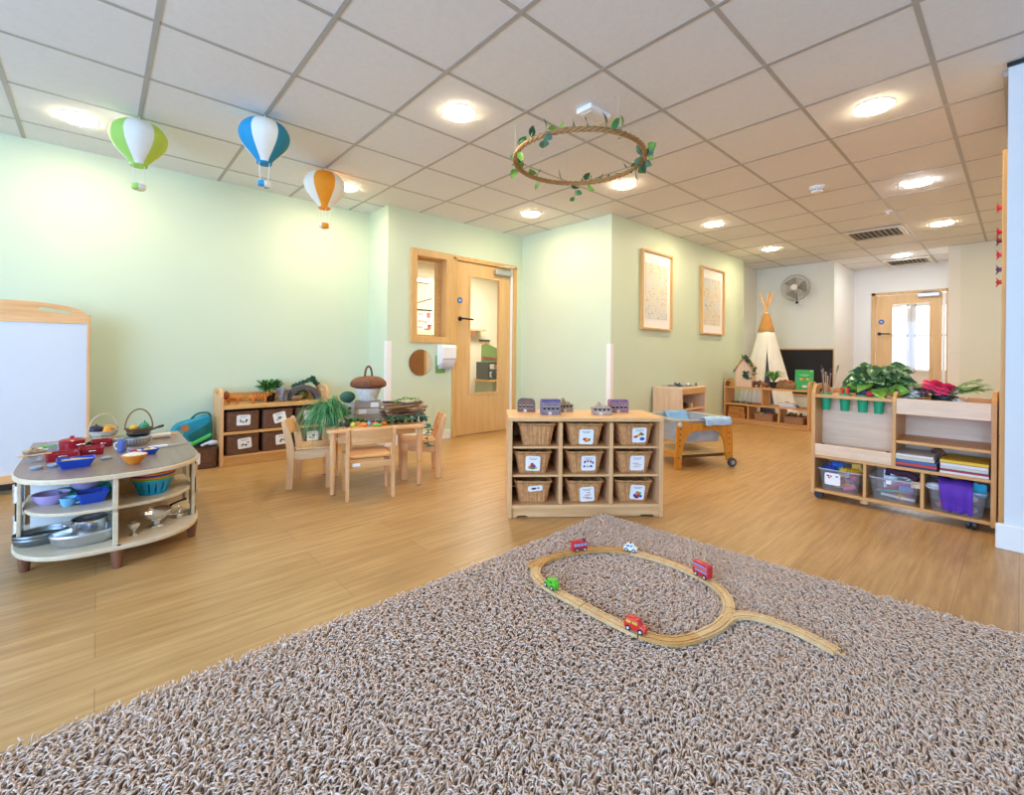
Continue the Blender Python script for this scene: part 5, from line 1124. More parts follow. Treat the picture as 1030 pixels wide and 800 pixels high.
m = MB(); m.tube([(0.033 * math.cos(a) * 0.9, 0.0, 0.188 + 0.085 * math.sin(a)) for a in [PI * q / 18 for q in range(19)]], 0.008, 8); m.done('lid_handle', MATS['acorn_brown'], t, smooth='full')
m = MB(); m.ball((0, 0, 0.045), (0.06, 0.05, 0.045), 16, 12); one('green_toy_hill', m, plain('felt_dark_green', '#3f6b55', 0.8, var=0.15), 'dark green rounded toy tree behind the acorn basket on the white house', 'toy', (1.462, 3.575, TZ + 0.1305), smooth='full')
t = thing('toy_white_house', 'little white toy house with four dark window panes behind the fern', 'toy house', (1.462, 3.575, TZ), -0.45)
m = MB(); m.box(0, 0, 0.065, 0.12, 0.10, 0.13, bev=0.01); m.done('walls', plain('plaster_white', '#e8e6e0', 0.7), t)
for x in (-0.02, 0.018):
    for z in (0.055, 0.09):
        m = MB(); m.box(x, -0.051, z, 0.025, 0.004, 0.024, bev=0.003); m.done('window', plain('window_brown', '#4d3a2c', 0.5), t)
# stick pile
STK = [wood('twig_dark', '#6b5142', '#463329', 'x', 0.7), wood('twig_brown', '#93714f', '#6f5238', 'x', 0.7), wood('twig_pale', '#b78f63', '#94704b', 'x', 0.7)]
rr = random.Random(21); scx, scy = tp(0.24, -0.06)
for k in range(34):
    lvl = k // 7; z = TZ + 0.03 + 0.023 * lvl; L = rr.uniform(0.26, 0.42); a = TA + rr.choice([rr.uniform(-0.25, 0.45), rr.uniform(-0.7, 0.7)]) + 0.12; th = rr.uniform(0.005, 0.013)
    off = rr.uniform(-0.12, 0.12); cx = scx - off * math.sin(TA) ; cy = scy + off * math.cos(TA)
    pts = [(-L / 2, 0, rr.uniform(-.004, .008)), (-L / 6, rr.uniform(-.03, .03), rr.uniform(-.012, .016)), (L / 5, rr.uniform(-.03, .03), rr.uniform(-.012, .016)), (L / 2, rr.uniform(-.03, .03), rr.uniform(-.008, .022))]
    m = MB(); sp = spline(pts, 4); m.tube(sp, [th * (1 - 0.35 * i / len(sp)) for i in range(len(sp))], 7)
    where = ('bottom', 'second', 'third', 'fourth', 'top')[lvl]
    one('twig', m, STK[k % 3], 'bare twig in the stick pile on the table, ' + where + ' layer', 'twig', (cx, cy, z), a, group='twigs in the ' + where + ' layer of the stick pile', smooth='full')
for k in range(6):
    u = 0.10 + 0.05 * k; x, y = tp(u, -0.18); m = MB(); m.ball((0, 0, 0.028), (0.02, 0.018, 0.03), 10, 8); one('black_pebble', m, plain('blueblack_stone', '#2a3244', 0.4, var=0.2), 'smooth blue black pebble in the row under the sticks', 'pebble', (x, y, TZ - 0.001), smooth='full', group='row of dark pebbles under the stick pile')
def spray(name, label, loc, rz, path, mat, n, ln, w, seed):
    t = thing(name, label, 'plant', loc, rz); m = MB(); sp = spline(path, 6); m.tube(sp, 0.0022, 5); m.done('stem', mat, t)
    rr = random.Random(seed); m = MB()
    for _ in range(n):
        p = rr.choice(sp); m.leaf(p, (rr.uniform(-1, 1), rr.uniform(-1, 1), rr.uniform(-.2, .7)), (rr.uniform(-.4, .4), rr.uniform(-.4, .4), 1), ln * rr.uniform(.7, 1.2), w, .25, .8)
    m.done('leaves', mat, t); return t
x, y = tp(0.10, -0.24); spray('green_sprig', 'pale sage leaf spray along the front table edge under the sticks', (x, y, TZ), TA, [(-0.08, 0, 0.03), (0.05, 0.01, 0.045), (0.17, 0, 0.035)], SAGE, 60, 0.04, 0.022, 31)
x, y = tp(0.10, -0.23); spray('lime_sprig', 'light green leaf spray mixed in front of the stick pile', (x, y, TZ), TA, [(-0.06, -0.02, 0.03), (0.06, -0.02, 0.04), (0.15, -0.02, 0.03)], LGREEN, 36, 0.03, 0.018, 32)
x, y = tp(0.36, -0.22); spray('hanging_ivy', 'ivy strand hanging down over the table corner toward the door side chair', (x, y, TZ), TA, [(-0.05, 0.02, 0.05), (0.0, 0, 0.03), (0.03, -0.01, -0.06), (0.02, -0.01, -0.13), (0.04, -0.02, -0.19)], SAGE, 40, 0.045, 0.032, 33)
x, y = tp(0.26, 0.0); spray('bright_sprig', 'bright green leafy spray lying on top of the stick pile', (x, y, TZ + 0.15), TA, [(-0.08, 0, 0.0), (0.02, 0.0, 0.012), (0.12, 0.02, 0.0)], LGREEN, 34, 0.04, 0.016, 34)
x, y = tp(-0.13, -0.16); spray('moss_sprig', 'olive green leaf spray between the fern and the wood blocks', (x, y, TZ), TA, [(-0.06, 0.02, 0.02), (0.02, 0.0, 0.035), (0.06, 0.0, 0.02)], GREEN, 40, 0.045, 0.025, 35)
# jar, toy fruit and veg along the front edge
t = thing('honey_jar', 'small jar with an orange lid standing beside the wood blocks', 'jar', (1.672, 3.345, TZ)); vessel([(0.024, 0), (0.027, 0.004), (0.027, 0.045), (0.022, 0.05)]).done('body', plain('honey_amber', '#c8a06a', 0.3), t, smooth=True)
m = MB(); m.cyl((0, 0, 0.049), (0, 0, 0.066), 0.027, seg=22); m.done('lid', plain('lid_orange', '#e2632a', 0.4), t, smooth=True)
veg = [('toy_blackberry', -0.20, -0.23, (0.022, 0.022, 0.02), '#262a38', 'dark blue toy plum by the fern on the table edge'), ('toy_olive', -0.235, -0.19, (0.02, 0.02, 0.018), '#2f3040', 'dark toy plum tucked behind the first at the fern side'), ('toy_lime', -0.165, -0.245, (0.018, 0.016, 0.016), '#c9d04a', 'yellow green toy lime beside the dark plums'), ('toy_carrot', -0.10, -0.25, (0.032, 0.013, 0.013), '#ee7f22', 'orange toy carrot at the front edge, first from the fern'), ('toy_bluebell', -0.055, -0.255, (0.014, 0.012, 0.018), '#6fb3c0', 'pale turquoise toy bead between the two orange carrots'), ('toy_carrot', -0.02, -0.245, (0.034, 0.014, 0.014), '#f08a2c', 'orange toy carrot in the middle of the front edge'), ('toy_tangerine', 0.05, -0.25, (0.024, 0.02, 0.018), '#ee7a26', 'orange toy tangerine nearest the sage leaf spray'), ('toy_fig', -0.03, -0.17, (0.03, 0.024, 0.018), '#4a4a66', 'slate purple toy fig in front of the wood blocks'), ('toy_damson', 0.035, -0.18, (0.03, 0.022, 0.018), '#3e3f58', 'dark damson lump between the jar and the fig'), ('toy_pea_pod', 0.0, -0.28, (0.034, 0.012, 0.01), '#7fae4c', 'green toy pea pod on the very front table edge')]
for nm, u, v, r, cl, lb in veg:
    x, y = tp(u, v); m = MB()
    if 'carrot' in nm: m.lathe([(0.0, -r[0]), (0.005, -r[0] * 0.95), (r[1], r[0] * 0.8), (r[1] * 0.6, r[0]), (0, r[0])], c=(0, 0, r[1]), seg=12, rot=(0, PI / 2, 0)); m.tube([(r[0], 0, r[1]), (r[0] + 0.02, 0.004, r[1] + 0.006)], 0.003, 5)
    else: m.ball((0, 0, r[2]), r, 14, 10); m.cyl((0, 0, 2 * r[2] - 0.002), (0.002, 0, 2 * r[2] + 0.005), 0.002, seg=6)
    one(nm, m, plain('veg_' + cl.strip('#'), cl, 0.45, var=0.12), lb, 'toy food', (x, y, TZ), TA + R.uniform(-.5, .5), smooth='full')
# ================================================================== WATER TRAY
WA = math.atan2(1.715 - 1.984, 4.196 - 3.659); WL = 0.60
wp_ = pivot(3.659, 1.984, WA)
t = thing('water_tray', 'honey plywood water play tray on legs with rear wheel and clear tub', 'water tray', (3.659, 1.984, 0), WA)
leg_arch = [(0.0, 0.0), (0.062, 0.0), (0.070, 0.13), (0.095, 0.235), (0.14, 0.30), (0.20, 0.325), (0.40, 0.325), (0.455, 0.30), (0.495, 0.24), (0.515, 0.14), (0.53, 0.05), (0.595, 0.05), (0.59, 0.20), (0.575, 0.40), (0.56, 0.415), (0.46, 0.395), (0.15, 0.395), (0.10, 0.415), (0.03, 0.415), (0.02, 0.36), (0.01, 0.15)]
for v in (0.0, 0.50):
    m = MB(); m.prism(leg_arch, v, v + 0.024, 'xz'); p_ = m.done('end_panel', ORANGE_PLY_Z, t, bev=0.004)
    m = MB()
    for x, z in ((0.045, 0.20), (0.046, 0.25), (0.05, 0.30), (0.05, 0.35), (0.55, 0.20), (0.552, 0.25), (0.55, 0.30), (0.035, 0.10), (0.553, 0.12)): m.cyl((x, v - 0.0015, z), (x, v + 0.01, z), 0.006, seg=10)
    m.done('bolt_hole', BLACK, p_)
m = MB()
for k in range(5): m.box(0.28 + 0.012 * k, -0.001, 0.365, 0.007, 0.002, 0.010)
m.done('stamp', MATS['burn_mark'], t)
for x in (0.06, 0.535):
    m = MB(); m.box(x, 0.262, 0.105, 0.022, 0.48, 0.03, bev=0.004); m.done('lower_rail', ORANGE_PLY, t)
m = MB(); m.box(0.2975, 0.262, 0.122, 0.46, 0.47, 0.010); m.done('lower_shelf', wood('pale_ply', '#dcb882', '#caa26a', 'x'), t)
for v in (0.05, 0.47):
    m = MB(); m.box(0.2975, v, 0.098, 0.46, 0.02, 0.02); m.done('cross_bar', plain('bar_brown', '#5d4534', 0.5), t)
for v in (-0.018, 0.542):
    m = MB(); m.lathe([(0.012, -0.014), (0.038, -0.014), (0.040, -0.010), (0.040, 0.010), (0.038, 0.014), (0.012, 0.014)], c=(0.565, v, 0.0405), seg=24, rot=(PI / 2, 0, 0)); w_ = m.done('wheel', RUBBER, t, smooth=True)
    m = MB(); m.cyl((0.565, v - 0.016, 0.0405), (0.565, v + 0.016, 0.0405), 0.02, seg=18); m.done('hub', plain('hub_grey', '#a9aaa2', 0.4), w_, smooth=True)
TUB = glass('frosted_tub', '#eef4fa', 0.10, 0.35, '#cfdcea')
m = MB(); a = even(rrect(0.42, 0.40, 0.05, 5, 0.2975, 0.262), 48); b = even(rrect(0.50, 0.465, 0.06, 5, 0.2975, 0.262), 48)
m.rings([[Vector((x, y, 0.215)) for x, y in a], [Vector((x, y, 0.415)) for x, y in b]], cap1=False); m.done('tub', TUB, t, solid=0.004)
m = MB(); o_ = even(rrect(0.59, 0.535, 0.07, 5, 0.2975, 0.262), 48); m.rings([[Vector((x, y, 0.416)) for x, y in b], [Vector((x, y, 0.424)) for x, y in b], [Vector((x, y, 0.424)) for x, y in o_], [Vector((x, y, 0.410)) for x, y in o_]], closed=True); m.done('tub_rim', plain('rim_grey', '#b9b39f', 0.4), t)
for s, x in ((0, 0.045), (1, 0.20)):
    m = MB(); m.ball((0.02 + 0.03 * s + x * 0.3, -0.018, 0.385 - 0.02 * s), (0.022, 0.012, 0.022)); 
    if s == 0: m.done('clamp', plain('clamp_clear', '#c9ccd0', 0.3), t, smooth='full')
    else: m.bm.free()
def drape(name, label, W, L, path, mat, org, ang, seed, nu=14, fold=0.006):
    """cloth following a side profile path (v, z), width W along u"""
    rr = random.Random(seed); m = MB(); sp = spline([(0, a, b) for a, b in path], 6); V = []
    for i in range(nu + 1):
        u = W * i / nu; ph = rr.uniform(0, 6)
        V.append([m.bm.verts.new((u, p[1] + fold * math.sin(u * 60 + seed), p[2] + fold * 0.6 * math.sin(u * 45 + k * 0.5 + seed))) for k, p in enumerate(sp)])
    for i in range(nu):
        for k in range(len(sp) - 1): m.face((V[i][k], V[i + 1][k], V[i + 1][k + 1], V[i][k + 1]))
    return one(name, m, mat, label, 'cloth', org, ang, smooth='full', solid=0.004)
LBC = plain('pale_blue_cloth', '#a9cbe6', 0.8, var=0.06); LBC2 = plain('mid_blue_cloth', '#86b2da', 0.8, var=0.08)
x, y = wp_(0.28, 0.0); drape('blue_cloth', 'pale blue cloth draped over the near rim of the water tray', 0.27, 0.3, [(-0.034, 0.375), (-0.03, 0.415), (-0.012, 0.436), (0.04, 0.436), (0.10, 0.38), (0.16, 0.26)], LBC, (x, y, 0), WA, 3)
x, y = wp_(0.22, 0.22); drape('blue_cloth', 'mid blue cloth hanging over the far side of the water tray', 0.24, 0.3, [(0.10, 0.26), (0.22, 0.36), (0.265, 0.43), (0.30, 0.434), (0.32, 0.40)], LBC2, (x, y, 0), WA, 5)
m = MB(); m.ball((0, 0, 0.03), (0.14, 0.12, 0.032), 16, 10); m.ball((0.06, 0.06, 0.04), (0.08, 0.09, 0.04), 14, 10); x, y = wp_(0.28, 0.25); one('blue_cloth', m, LBC2, 'crumpled blue cloth lying in the bottom of the water tub', 'cloth', (x, y, 0.22), WA, smooth='full')

# ================================================================== SMALL PLAY COOKER CUPBOARD
t = thing('play_cooker', 'small pale wooden open fronted play cupboard against the green wall', 'cupboard', (4.937, 2.60, 0))
Wc, Dc, Hc = 0.60, 0.375, 0.605
for x in (0.011, Wc - 0.011): pt('side_panel', BIRCH_Z, (x, Dc / 2, Hc / 2 - 0.01, 0.022, Dc, Hc - 0.02), parent=t)
pt('top', BIRCH, (Wc / 2, Dc / 2, Hc - 0.01, Wc, Dc, 0.02), parent=t)
pt('front_rail', PINE_X, (Wc / 2, 0.012, Hc - 0.05, Wc - 0.044, 0.02, 0.06), parent=t)
pt('shelf', BIRCH, (Wc / 2, Dc / 2 + 0.005, 0.345, Wc - 0.044, Dc - 0.03, 0.018), parent=t); pt('bottom_shelf', BIRCH, (Wc / 2, Dc / 2 + 0.005, 0.06, Wc - 0.044, Dc - 0.03, 0.018), parent=t)
pt('back_panel', plain('cupboard_back', '#b98a55', 0.5), (Wc / 2, Dc - 0.006, 0.31, Wc - 0.044, 0.006, 0.56), parent=t)
m = MB(); m.box(0.3, 0.19, Hc + 0.003, 0.42, 0.26, 0.006, bev=0.002); m.done('hob_plate', plain('hob_grey', '#8a8a92', 0.4), t)
for k, (x, y) in enumerate(((0.2, 0.13), (0.4, 0.13), (0.2, 0.25), (0.4, 0.25))):
    m = MB(); m.tube([(x + 0.035 * math.cos(a), y + 0.035 * math.sin(a), Hc + 0.008) for a in [2 * PI * q / 24 for q in range(24)]], 0.004, 6, closed=True); m.done('hob_ring', BLACK, t)
one('toy_saucepan', vessel([(0.03, 0), (0.035, 0.006), (0.036, 0.034)]), GREYMETAL, 'small dark toy saucepan on the play cupboard top', 'pan', (5.16, 2.78, Hc + 0.0125), smooth=True)
m = MB(); m.ball((0, 0, 0.02), (0.022, 0.02, 0.02)); one('toy_cup', m, plain('cup_white', '#e6e4e6', 0.4), 'round white toy cup in the middle of the play cupboard top', 'cup', (5.27, 2.70, Hc + 0.006), smooth='full')
m = MB(); m.lathe([(0.012, 0), (0.015, 0.01), (0.008, 0.028), (0.01, 0.04), (0, 0.042)], seg=14); one('toy_pepper_mill', m, plain('mill_brown', '#8a6a48', 0.5), 'little brown pepper mill on the right side of the play cupboard top', 'toy', (5.47, 2.70, Hc), smooth=True)
for k, (x, w, h, cl, lb) in enumerate(((5.05, 0.07, 0.05, '#d8c39a', 'pale wooden box'), (5.18, 0.06, 0.06, '#4b3122', 'dark brown box'), (5.30, 0.05, 0.055, '#d9b98a', 'tan round edged box'), (5.41, 0.07, 0.045, '#c98f52', 'orange brown box'))):
    m = MB(); m.box(0, 0, h / 2, w, 0.08, h, bev=0.006); one('small_box', m, plain('small_box_%d' % k, cl, 0.5), lb + ' on the inner shelf of the play cupboard', 'box', (x, 2.70, 0.354), group='boxes inside the play cupboard')

# ================================================================== FAR LOW SHELF IN FRONT OF THE TIPI
FS = thing('display_shelf', 'long low open pine shelf in front of the tipi', 'shelf unit', (6.90, 1.865, 0)); FL, FD = 1.11, 0.33
for y in (0.011, FL - 0.011):
    m = MB(); m.prism([(0, 0), (FD, 0), (FD, 0.58), (FD - 0.03, 0.63), (FD - 0.09, 0.645), (0.09, 0.645), (0.03, 0.63), (0, 0.58)], y - 0.011, y + 0.011, 'xz'); m.done('side_panel', PINE_Z, FS, bev=0.003)
for n_, z in (('top', 0.518), ('shelf', 0.272), ('bottom_shelf', 0.058)): pt(n_, PINE, (FD / 2, FL / 2, z, FD - 0.004, FL - 0.044, 0.022), parent=FS)
pt('plinth', PINE, (0.02, FL / 2, 0.0235, 0.02, FL - 0.044, 0.045), parent=FS)
pt('divider', PINE_Z, (FD / 2, 0.585, 0.395, FD - 0.02, 0.02, 0.222), parent=FS)
for y in (0.365, 0.77): pt('divider', PINE_Z, (FD / 2, y, 0.165, FD - 0.02, 0.02, 0.19), parent=FS)
FT = 0.5296
t = thing('toy_tree_house', 'pale wooden gabled toy house with green leaves on its roof', 'toy house', (7.04, 2.72, FT), 0.12)
m = MB(); m.prism([(-0.11, 0), (0.11, 0), (0.11, 0.25), (0.0, 0.40), (-0.11, 0.25)], -0.115, 0.115, 'yz'); m.done('body', BIRCH_Z, t, bev=0.004)
for s in (-1, 1):
    m = MB(); m.box(0, s * 0.064, 0.333, 0.25, 0.012, 0.205, rot=(s * 0.634, 0, 0), bev=0.003); m.done('roof_panel', PINE, t)
m = MB(); rr = random.Random(44)
for _ in range(90):
    f = rr.uniform(-0.1, 1.15); m.leaf((rr.uniform(-0.14, 0.0), -0.005 - f * 0.12, 0.41 - f * 0.155 + (rr.uniform(-0.06, 0) if f > .95 else 0.012)), (rr.uniform(-1, .2), rr.uniform(-1, .4), rr.uniform(-.2, .6)), (-0.6, -.3, .8), 0.042, 0.034, .2, .8)
for _ in range(22): m.leaf((-0.125, rr.uniform(-0.09, 0.0), rr.uniform(0.13, 0.22)), (-0.4, rr.uniform(-1, 1), rr.uniform(-.5, .8)), (-1, 0, .3), 0.04, 0.03, .2, .8)
for _ in range(14): f = rr.random(); m.leaf((-0.10, 0.005 + f * 0.13, 0.40 - f * 0.2), (rr.uniform(-1, 0), rr.uniform(-.3, 1), rr.uniform(-.3, .6)), (-.6, .3, .8), 0.032, 0.024, .2, .8)
m.done('leaves', DGREEN, t)
m = MB(); m.tube(spline([(-0.12, 0.13, 0.20), (-0.12, 0.03, 0.40), (-0.10, -0.03, 0.42), (-0.125, -0.14, 0.23), (-0.128, -0.05, 0.17)], 6), 0.003, 5); m.done('vine_stem', DGREEN, t)
t = thing('small_cactus', 'tiny dark green leafy sprig at the wall end of the display shelf', 'plant', (6.93, 2.925, FT)); plant_pot(t, 0.015, 0.025, BLACK); bushy(t, (0, 0, 0.035), 24, 0.03, DGREEN, 0.03, 0.018, 50)
TB = plain('toy_bear_brown', '#5f4433', 0.6, var=0.2)
critter('toy_bear', 'dark brown toy bear beside the leafy toy house', 'toy animal', (7.02, 2.565, FT), -1.5, cat_caps(0.085, 0.06, 0.013, 0.028, 0.024), TB, 0.005)
critter('toy_deer', 'reddish brown toy animal beside the fern pot on the display shelf', 'toy animal', (7.00, 2.445, FT), 1.7, cat_caps(0.07, 0.055, 0.009, 0.022, 0.019), plain('toy_russet', '#9a5a38', 0.6, var=0.25), 0.005)
t = thing('potted_fern', 'bright green feathery fern in a black pot in front of the tipi', 'potted plant', (7.05, 2.345, FT)); plant_pot(t, 0.05, 0.085, BLACK)
rr = random.Random(61); m = MB()
for _ in range(90):
    a = rr.uniform(0, 2 * PI); L = rr.uniform(0.10, 0.19); dx, dy = math.cos(a), math.sin(a); h = rr.uniform(0.08, 0.17)
    m.blade(spline([(0, 0, 0.08), (L * .35 * dx, L * .35 * dy, 0.08 + h * .8), (L * .75 * dx, L * .75 * dy, 0.08 + h), (L * dx, L * dy, 0.08 + h * .75)], 3), rr.uniform(0.012, 0.02), (-dy, dx, 0))
m.done('fronds', plain('fern_bright', '#5f9a3d', 0.5, var=0.35, scale=20), t)
# driftwood log and blocks
t = thing('hollow_log', 'mottled brown toy log cave with reddish top pieces on the display shelf', 'toy log', (7.04, 2.175, FT), 1.45)
m = MB(); N = 20; rs = []
for k in range(9):
    x = -0.12 + 0.03 * k; rs.append([Vector((x, (0.055 + 0.006 * math.sin(5 * a + k)) * math.cos(a), max(0, 0.03 + (0.07 + 0.012 * math.sin(3 * a + k * .7)) * math.sin(a)))) for a in [2 * PI * q / N for q in range(N)]])
m.rings(rs); m.done('bark', plain('bark_mottled', '#8d6b48', 0.9, var=0.45, scale=35), t, smooth='full')
for x, z in ((-0.05, 0.10), (0.02, 0.11), (0.075, 0.10)):
    m = MB(); m.ball((x, 0, z), (0.032, 0.03, 0.02)); m.done('reddish_stone', plain('terracotta', '#b5562f', 0.7, var=0.2), t, smooth='full')
t = thing('green_book', 'bright green hardback book standing face out in front of the blackboard', 'book', (7.04, 1.965, FT), 0.05)
m = MB(); m.box(0, 0, 0.135, 0.014, 0.215, 0.27, rot=(0, 0.10, 0), bev=0.002); m.done('cover', plain('book_green', '#35a53c', 0.4, var=0.05), t)
def on_cover(y, z, w, h, col, nm, off=0.0):
    m = MB(); m.box(-0.0082 + off, y, z, 0.002, w, h); m.xf(m.bm.verts[:], Matrix.Translation((0, 0, 0.135)) @ Euler((0, 0.10, 0)).to_matrix().to_4x4() @ Matrix.Translation((0, 0, -0.135))); m.done(nm, plain('cover_' + col.strip('#'), col, 0.5), t)
for k, c in enumerate(('#4a7fd0', '#f0c030', '#e98a2c', '#d9482f', '#c6d23c', '#e98a2c')): on_cover(0.062 - 0.025 * k, 0.145, 0.02, 0.022, c, 'title_block')
on_cover(0.0, 0.205, 0.12, 0.008, '#8fd18a', 'small_lettering'); on_cover(0.0, 0.19, 0.08, 0.008, '#8fd18a', 'small_lettering'); on_cover(-0.01, 0.045, 0.055, 0.03, '#f0ded8', 'sticker'); on_cover(-0.085, 0.255, 0.02, 0.014, '#d8ead6', 'sticker')
SH = 0.2836
spray('leaf_garland', 'dark green leaf garland lying along the middle of the display shelf', (6.98, 2.76, SH), PI / 2, [(-0.14, 0, 0.012), (0.0, 0.01, 0.018), (0.13, 0, 0.012)], DGREEN, 70, 0.035, 0.02, 71)
m = MB(); m.box(0, 0, 0.012, 0.09, 0.12, 0.024, bev=0.006); one('brown_tray', m, plain('rust_tray', '#a5672f', 0.5), 'flat orange brown tray beside the shelf divider and garland', 'tray', (6.99, 2.54, SH))
for k, (y, z, w, th, cl, lb) in enumerate(((2.13, 0.0, 0.21, 0.014, '#c23b34', 'red picture book at the bottom of the flat pile on the display shelf'), (2.14, 0.0145, 0.20, 0.016, '#4aa3cf', 'light blue picture book in the flat pile on the display shelf'), (2.17, 0.031, 0.19, 0.018, '#e6e2da', 'white picture book on the flat pile on the display shelf'), (2.16, 0.0495, 0.06, 0.02, '#7a3f35', 'small dark red booklet on top of the white picture book'))):
    t = thing('picture_book', lb, 'book', (7.02, y, SH + z), 0.1 * k, 'flat pile of books on the display shelf'); m = MB(); m.box(0, 0, th / 2, 0.17 if w > .1 else 0.06, w, th, bev=0.001); m.done('cover', plain('bk_' + cl.strip('#'), cl, 0.5), t)
    m = MB(); m.box(-0.001, 0, th / 2, 0.172 if w > .1 else 0.062, w * 0.98, th * 0.6); m.done('pages', PAPER, t)
BT = 0.0696
for k, (z, lb) in enumerate(((0.0, 'lower orange wooden drawer box in the display shelf, by the wall'), (0.0865, 'upper orange wooden drawer box in the display shelf, by the wall'))):
    t = thing('wooden_crate', lb, 'crate', (7.03, 2.80, BT + z), 0, 'stacked wooden boxes'); m = MB(); m.box(0, 0, 0.042, 0.24, 0.24 - 0.02 * k, 0.084, bev=0.004); m.done('box', wood('amber_wood', '#c98a43', '#ab6d2c', 'y'), t)
    m = MB(); m.box(-0.1215, 0.0, 0.06, 0.004, 0.20, 0.006); m.done('groove', plain('groove_dark', '#7d4f22', 0.6), t)
    m = MB(); m.cyl((-0.12, -0.06, 0.035), (-0.128, -0.06, 0.035), 0.008); m.done('knob', BLACK, t)
TW = weave('tan_wicker', '#bb8a5f', '#8c6040')
for k, (y, lb) in enumerate(((2.435, 'tan wicker basket of coloured pieces, middle bay of the display shelf'), (2.055, 'tan wicker basket of brown pieces, bay of the display shelf nearest the trolley'))):
    t = thing('wicker_basket', lb, 'basket', (7.03, y, BT), PI / 2, 'tan baskets in the display shelf'); woven(0.25, 0.24, 0.23, 0.22, 0.09, n=60, rows=8, ribs=26).done('woven_body', TW, t, smooth='full'); braid(0.252, 0.242, 0.09, 0.005, 0.004).done('braided_rim', TW, t, smooth='full')
cc = [('#b5452f', 'brick red'), ('#7a4a9a', 'purple'), ('#4d9a45', 'green'), ('#d0a050', 'ochre'), ('#8a5a38', 'brown')]
for k, (cl, w_) in enumerate(cc):
    m = MB(); m.ball((0, 0, 0), (0.03, 0.024, 0.02)); one('toy_piece', m, plain('pc_' + cl.strip('#'), cl, 0.6), w_ + ' rounded piece in the middle bay basket of the display shelf', 'toy', (6.96 + 0.02 * (k % 2), 2.36 + 0.04 * k, BT + 0.095), smooth='full', group='pieces in the middle bay basket')
for k in range(5):
    cl = ('#6e4d36', '#8a6242', '#59402f', '#94704d', '#4a3528')[k]; m = MB(); m.tube([(-0.03, 0, 0), (0, 0.006, 0.02), (0.03, -0.004, 0.05)], [0.012, 0.014, 0.011], 8)
    one('bark_piece', m, plain('bark_%d' % k, cl, 0.8), ('mid brown', 'light brown', 'deep brown', 'tan', 'near black')[k] + ' bark piece in the basket nearest the trolley', 'bark', (6.96, 1.98 + 0.036 * k, BT + 0.095), 1.3 * k, smooth='full', group='bark pieces in the basket nearest the trolley')
m = MB(); m.box(0, 0, 0.0, 0.004, 0.06, 0.03); one('paper_tag', m, PAPER, 'small white paper tag on the shelf edge above the bark basket', 'tag', (6.901, 2.09, 0.252))

# ================================================================== TIPI
PX, PY = 7.74, 2.69
t = thing('tipi', 'cream cotton play tipi with tan collar and crossed pole tops', 'tipi', (PX, PY, 0))
CLOTH = plain('cream_cotton', '#ece6d6', 0.85, var=0.04, scale=6)
m = MB(); n = 120; rs = []
gap0 = PI + 0.42; gw = 0.30                                                  # opening towards -X, right of centre
def cone_pt(a, f):
    z = 1.38 * f; rad = 0.46 * (1 - f) + 0.105 * f; k = 0.90 + 0.10 * abs(math.cos(2 * (a - 0.4))) ** 2
    w = 0.012 * (1 - f) * math.sin(26 * a) + 0.008 * (1 - f) * math.sin(11 * a + 2 * f)
    return Vector(((rad * k + w) * math.cos(a), (rad * k + w) * math.sin(a), z + 0.0))
rows = []
for q in range(n + 1):
    rows.append([])
    for r_ in range(15):
        f = r_ / 14; half = gw * max(0.0, 1 - f / 0.80); a0 = gap0 + half; a1 = gap0 + 2 * PI - half; a = a0 + (a1 - a0) * q / n
        p_ = cone_pt(a, f)
        if q in (0, 1, n - 1, n): p_ += Vector((-0.02, 0, 0)) * (1 - f)
        rows[-1].append(m.bm.verts.new(p_))
for q in range(n):
    for r_ in range(14): m.face((rows[q][r_], rows[q + 1][r_], rows[q + 1][r_ + 1], rows[q][r_ + 1]))
m.done('canvas', CLOTH, t, smooth='full', solid=0.004)
m = MB(); m.lathe([(0.118, 1.365), (0.116, 1.375), (0.048, 1.635), (0.042, 1.64), (0.04, 1.63), (0.105, 1.37)], seg=40); m.done('collar', plain('tan_suede', '#b98545', 0.8, var=0.12, scale=15), t, smooth=True)
for k in range(5):
    a = 0.5 + 2 * PI * k / 5; m = MB(); c, s = math.cos(a), math.sin(a)
    m.tube([(0.425 * c * 0.9, 0.425 * s * 0.9, 0.0), (0.02 * c, 0.02 * s, 1.66), (-0.10 * c * (0.8 + 0.1 * k), -0.10 * s, 1.93 + 0.03 * (k % 3))], 0.012, 8); m.done('pole', wood('tipi_pole', '#d9a461', '#bf8847', 'z'), t, smooth='full')
m = MB(); m.tube([(0.032 * math.cos(a), 0.032 * math.sin(a), 1.655 + 0.01 * math.sin(3 * a)) for a in [2 * PI * q / 24 for q in range(24)]], 0.009, 6, closed=True); m.tube([(0.03, 0.02, 1.65), (-0.03, 0.07, 1.63), (-0.035, 0.09, 1.58)], 0.004, 5); m.done('tie_cord', plain('tie_cream', '#d9cdb2', 0.8), t, smooth='full')

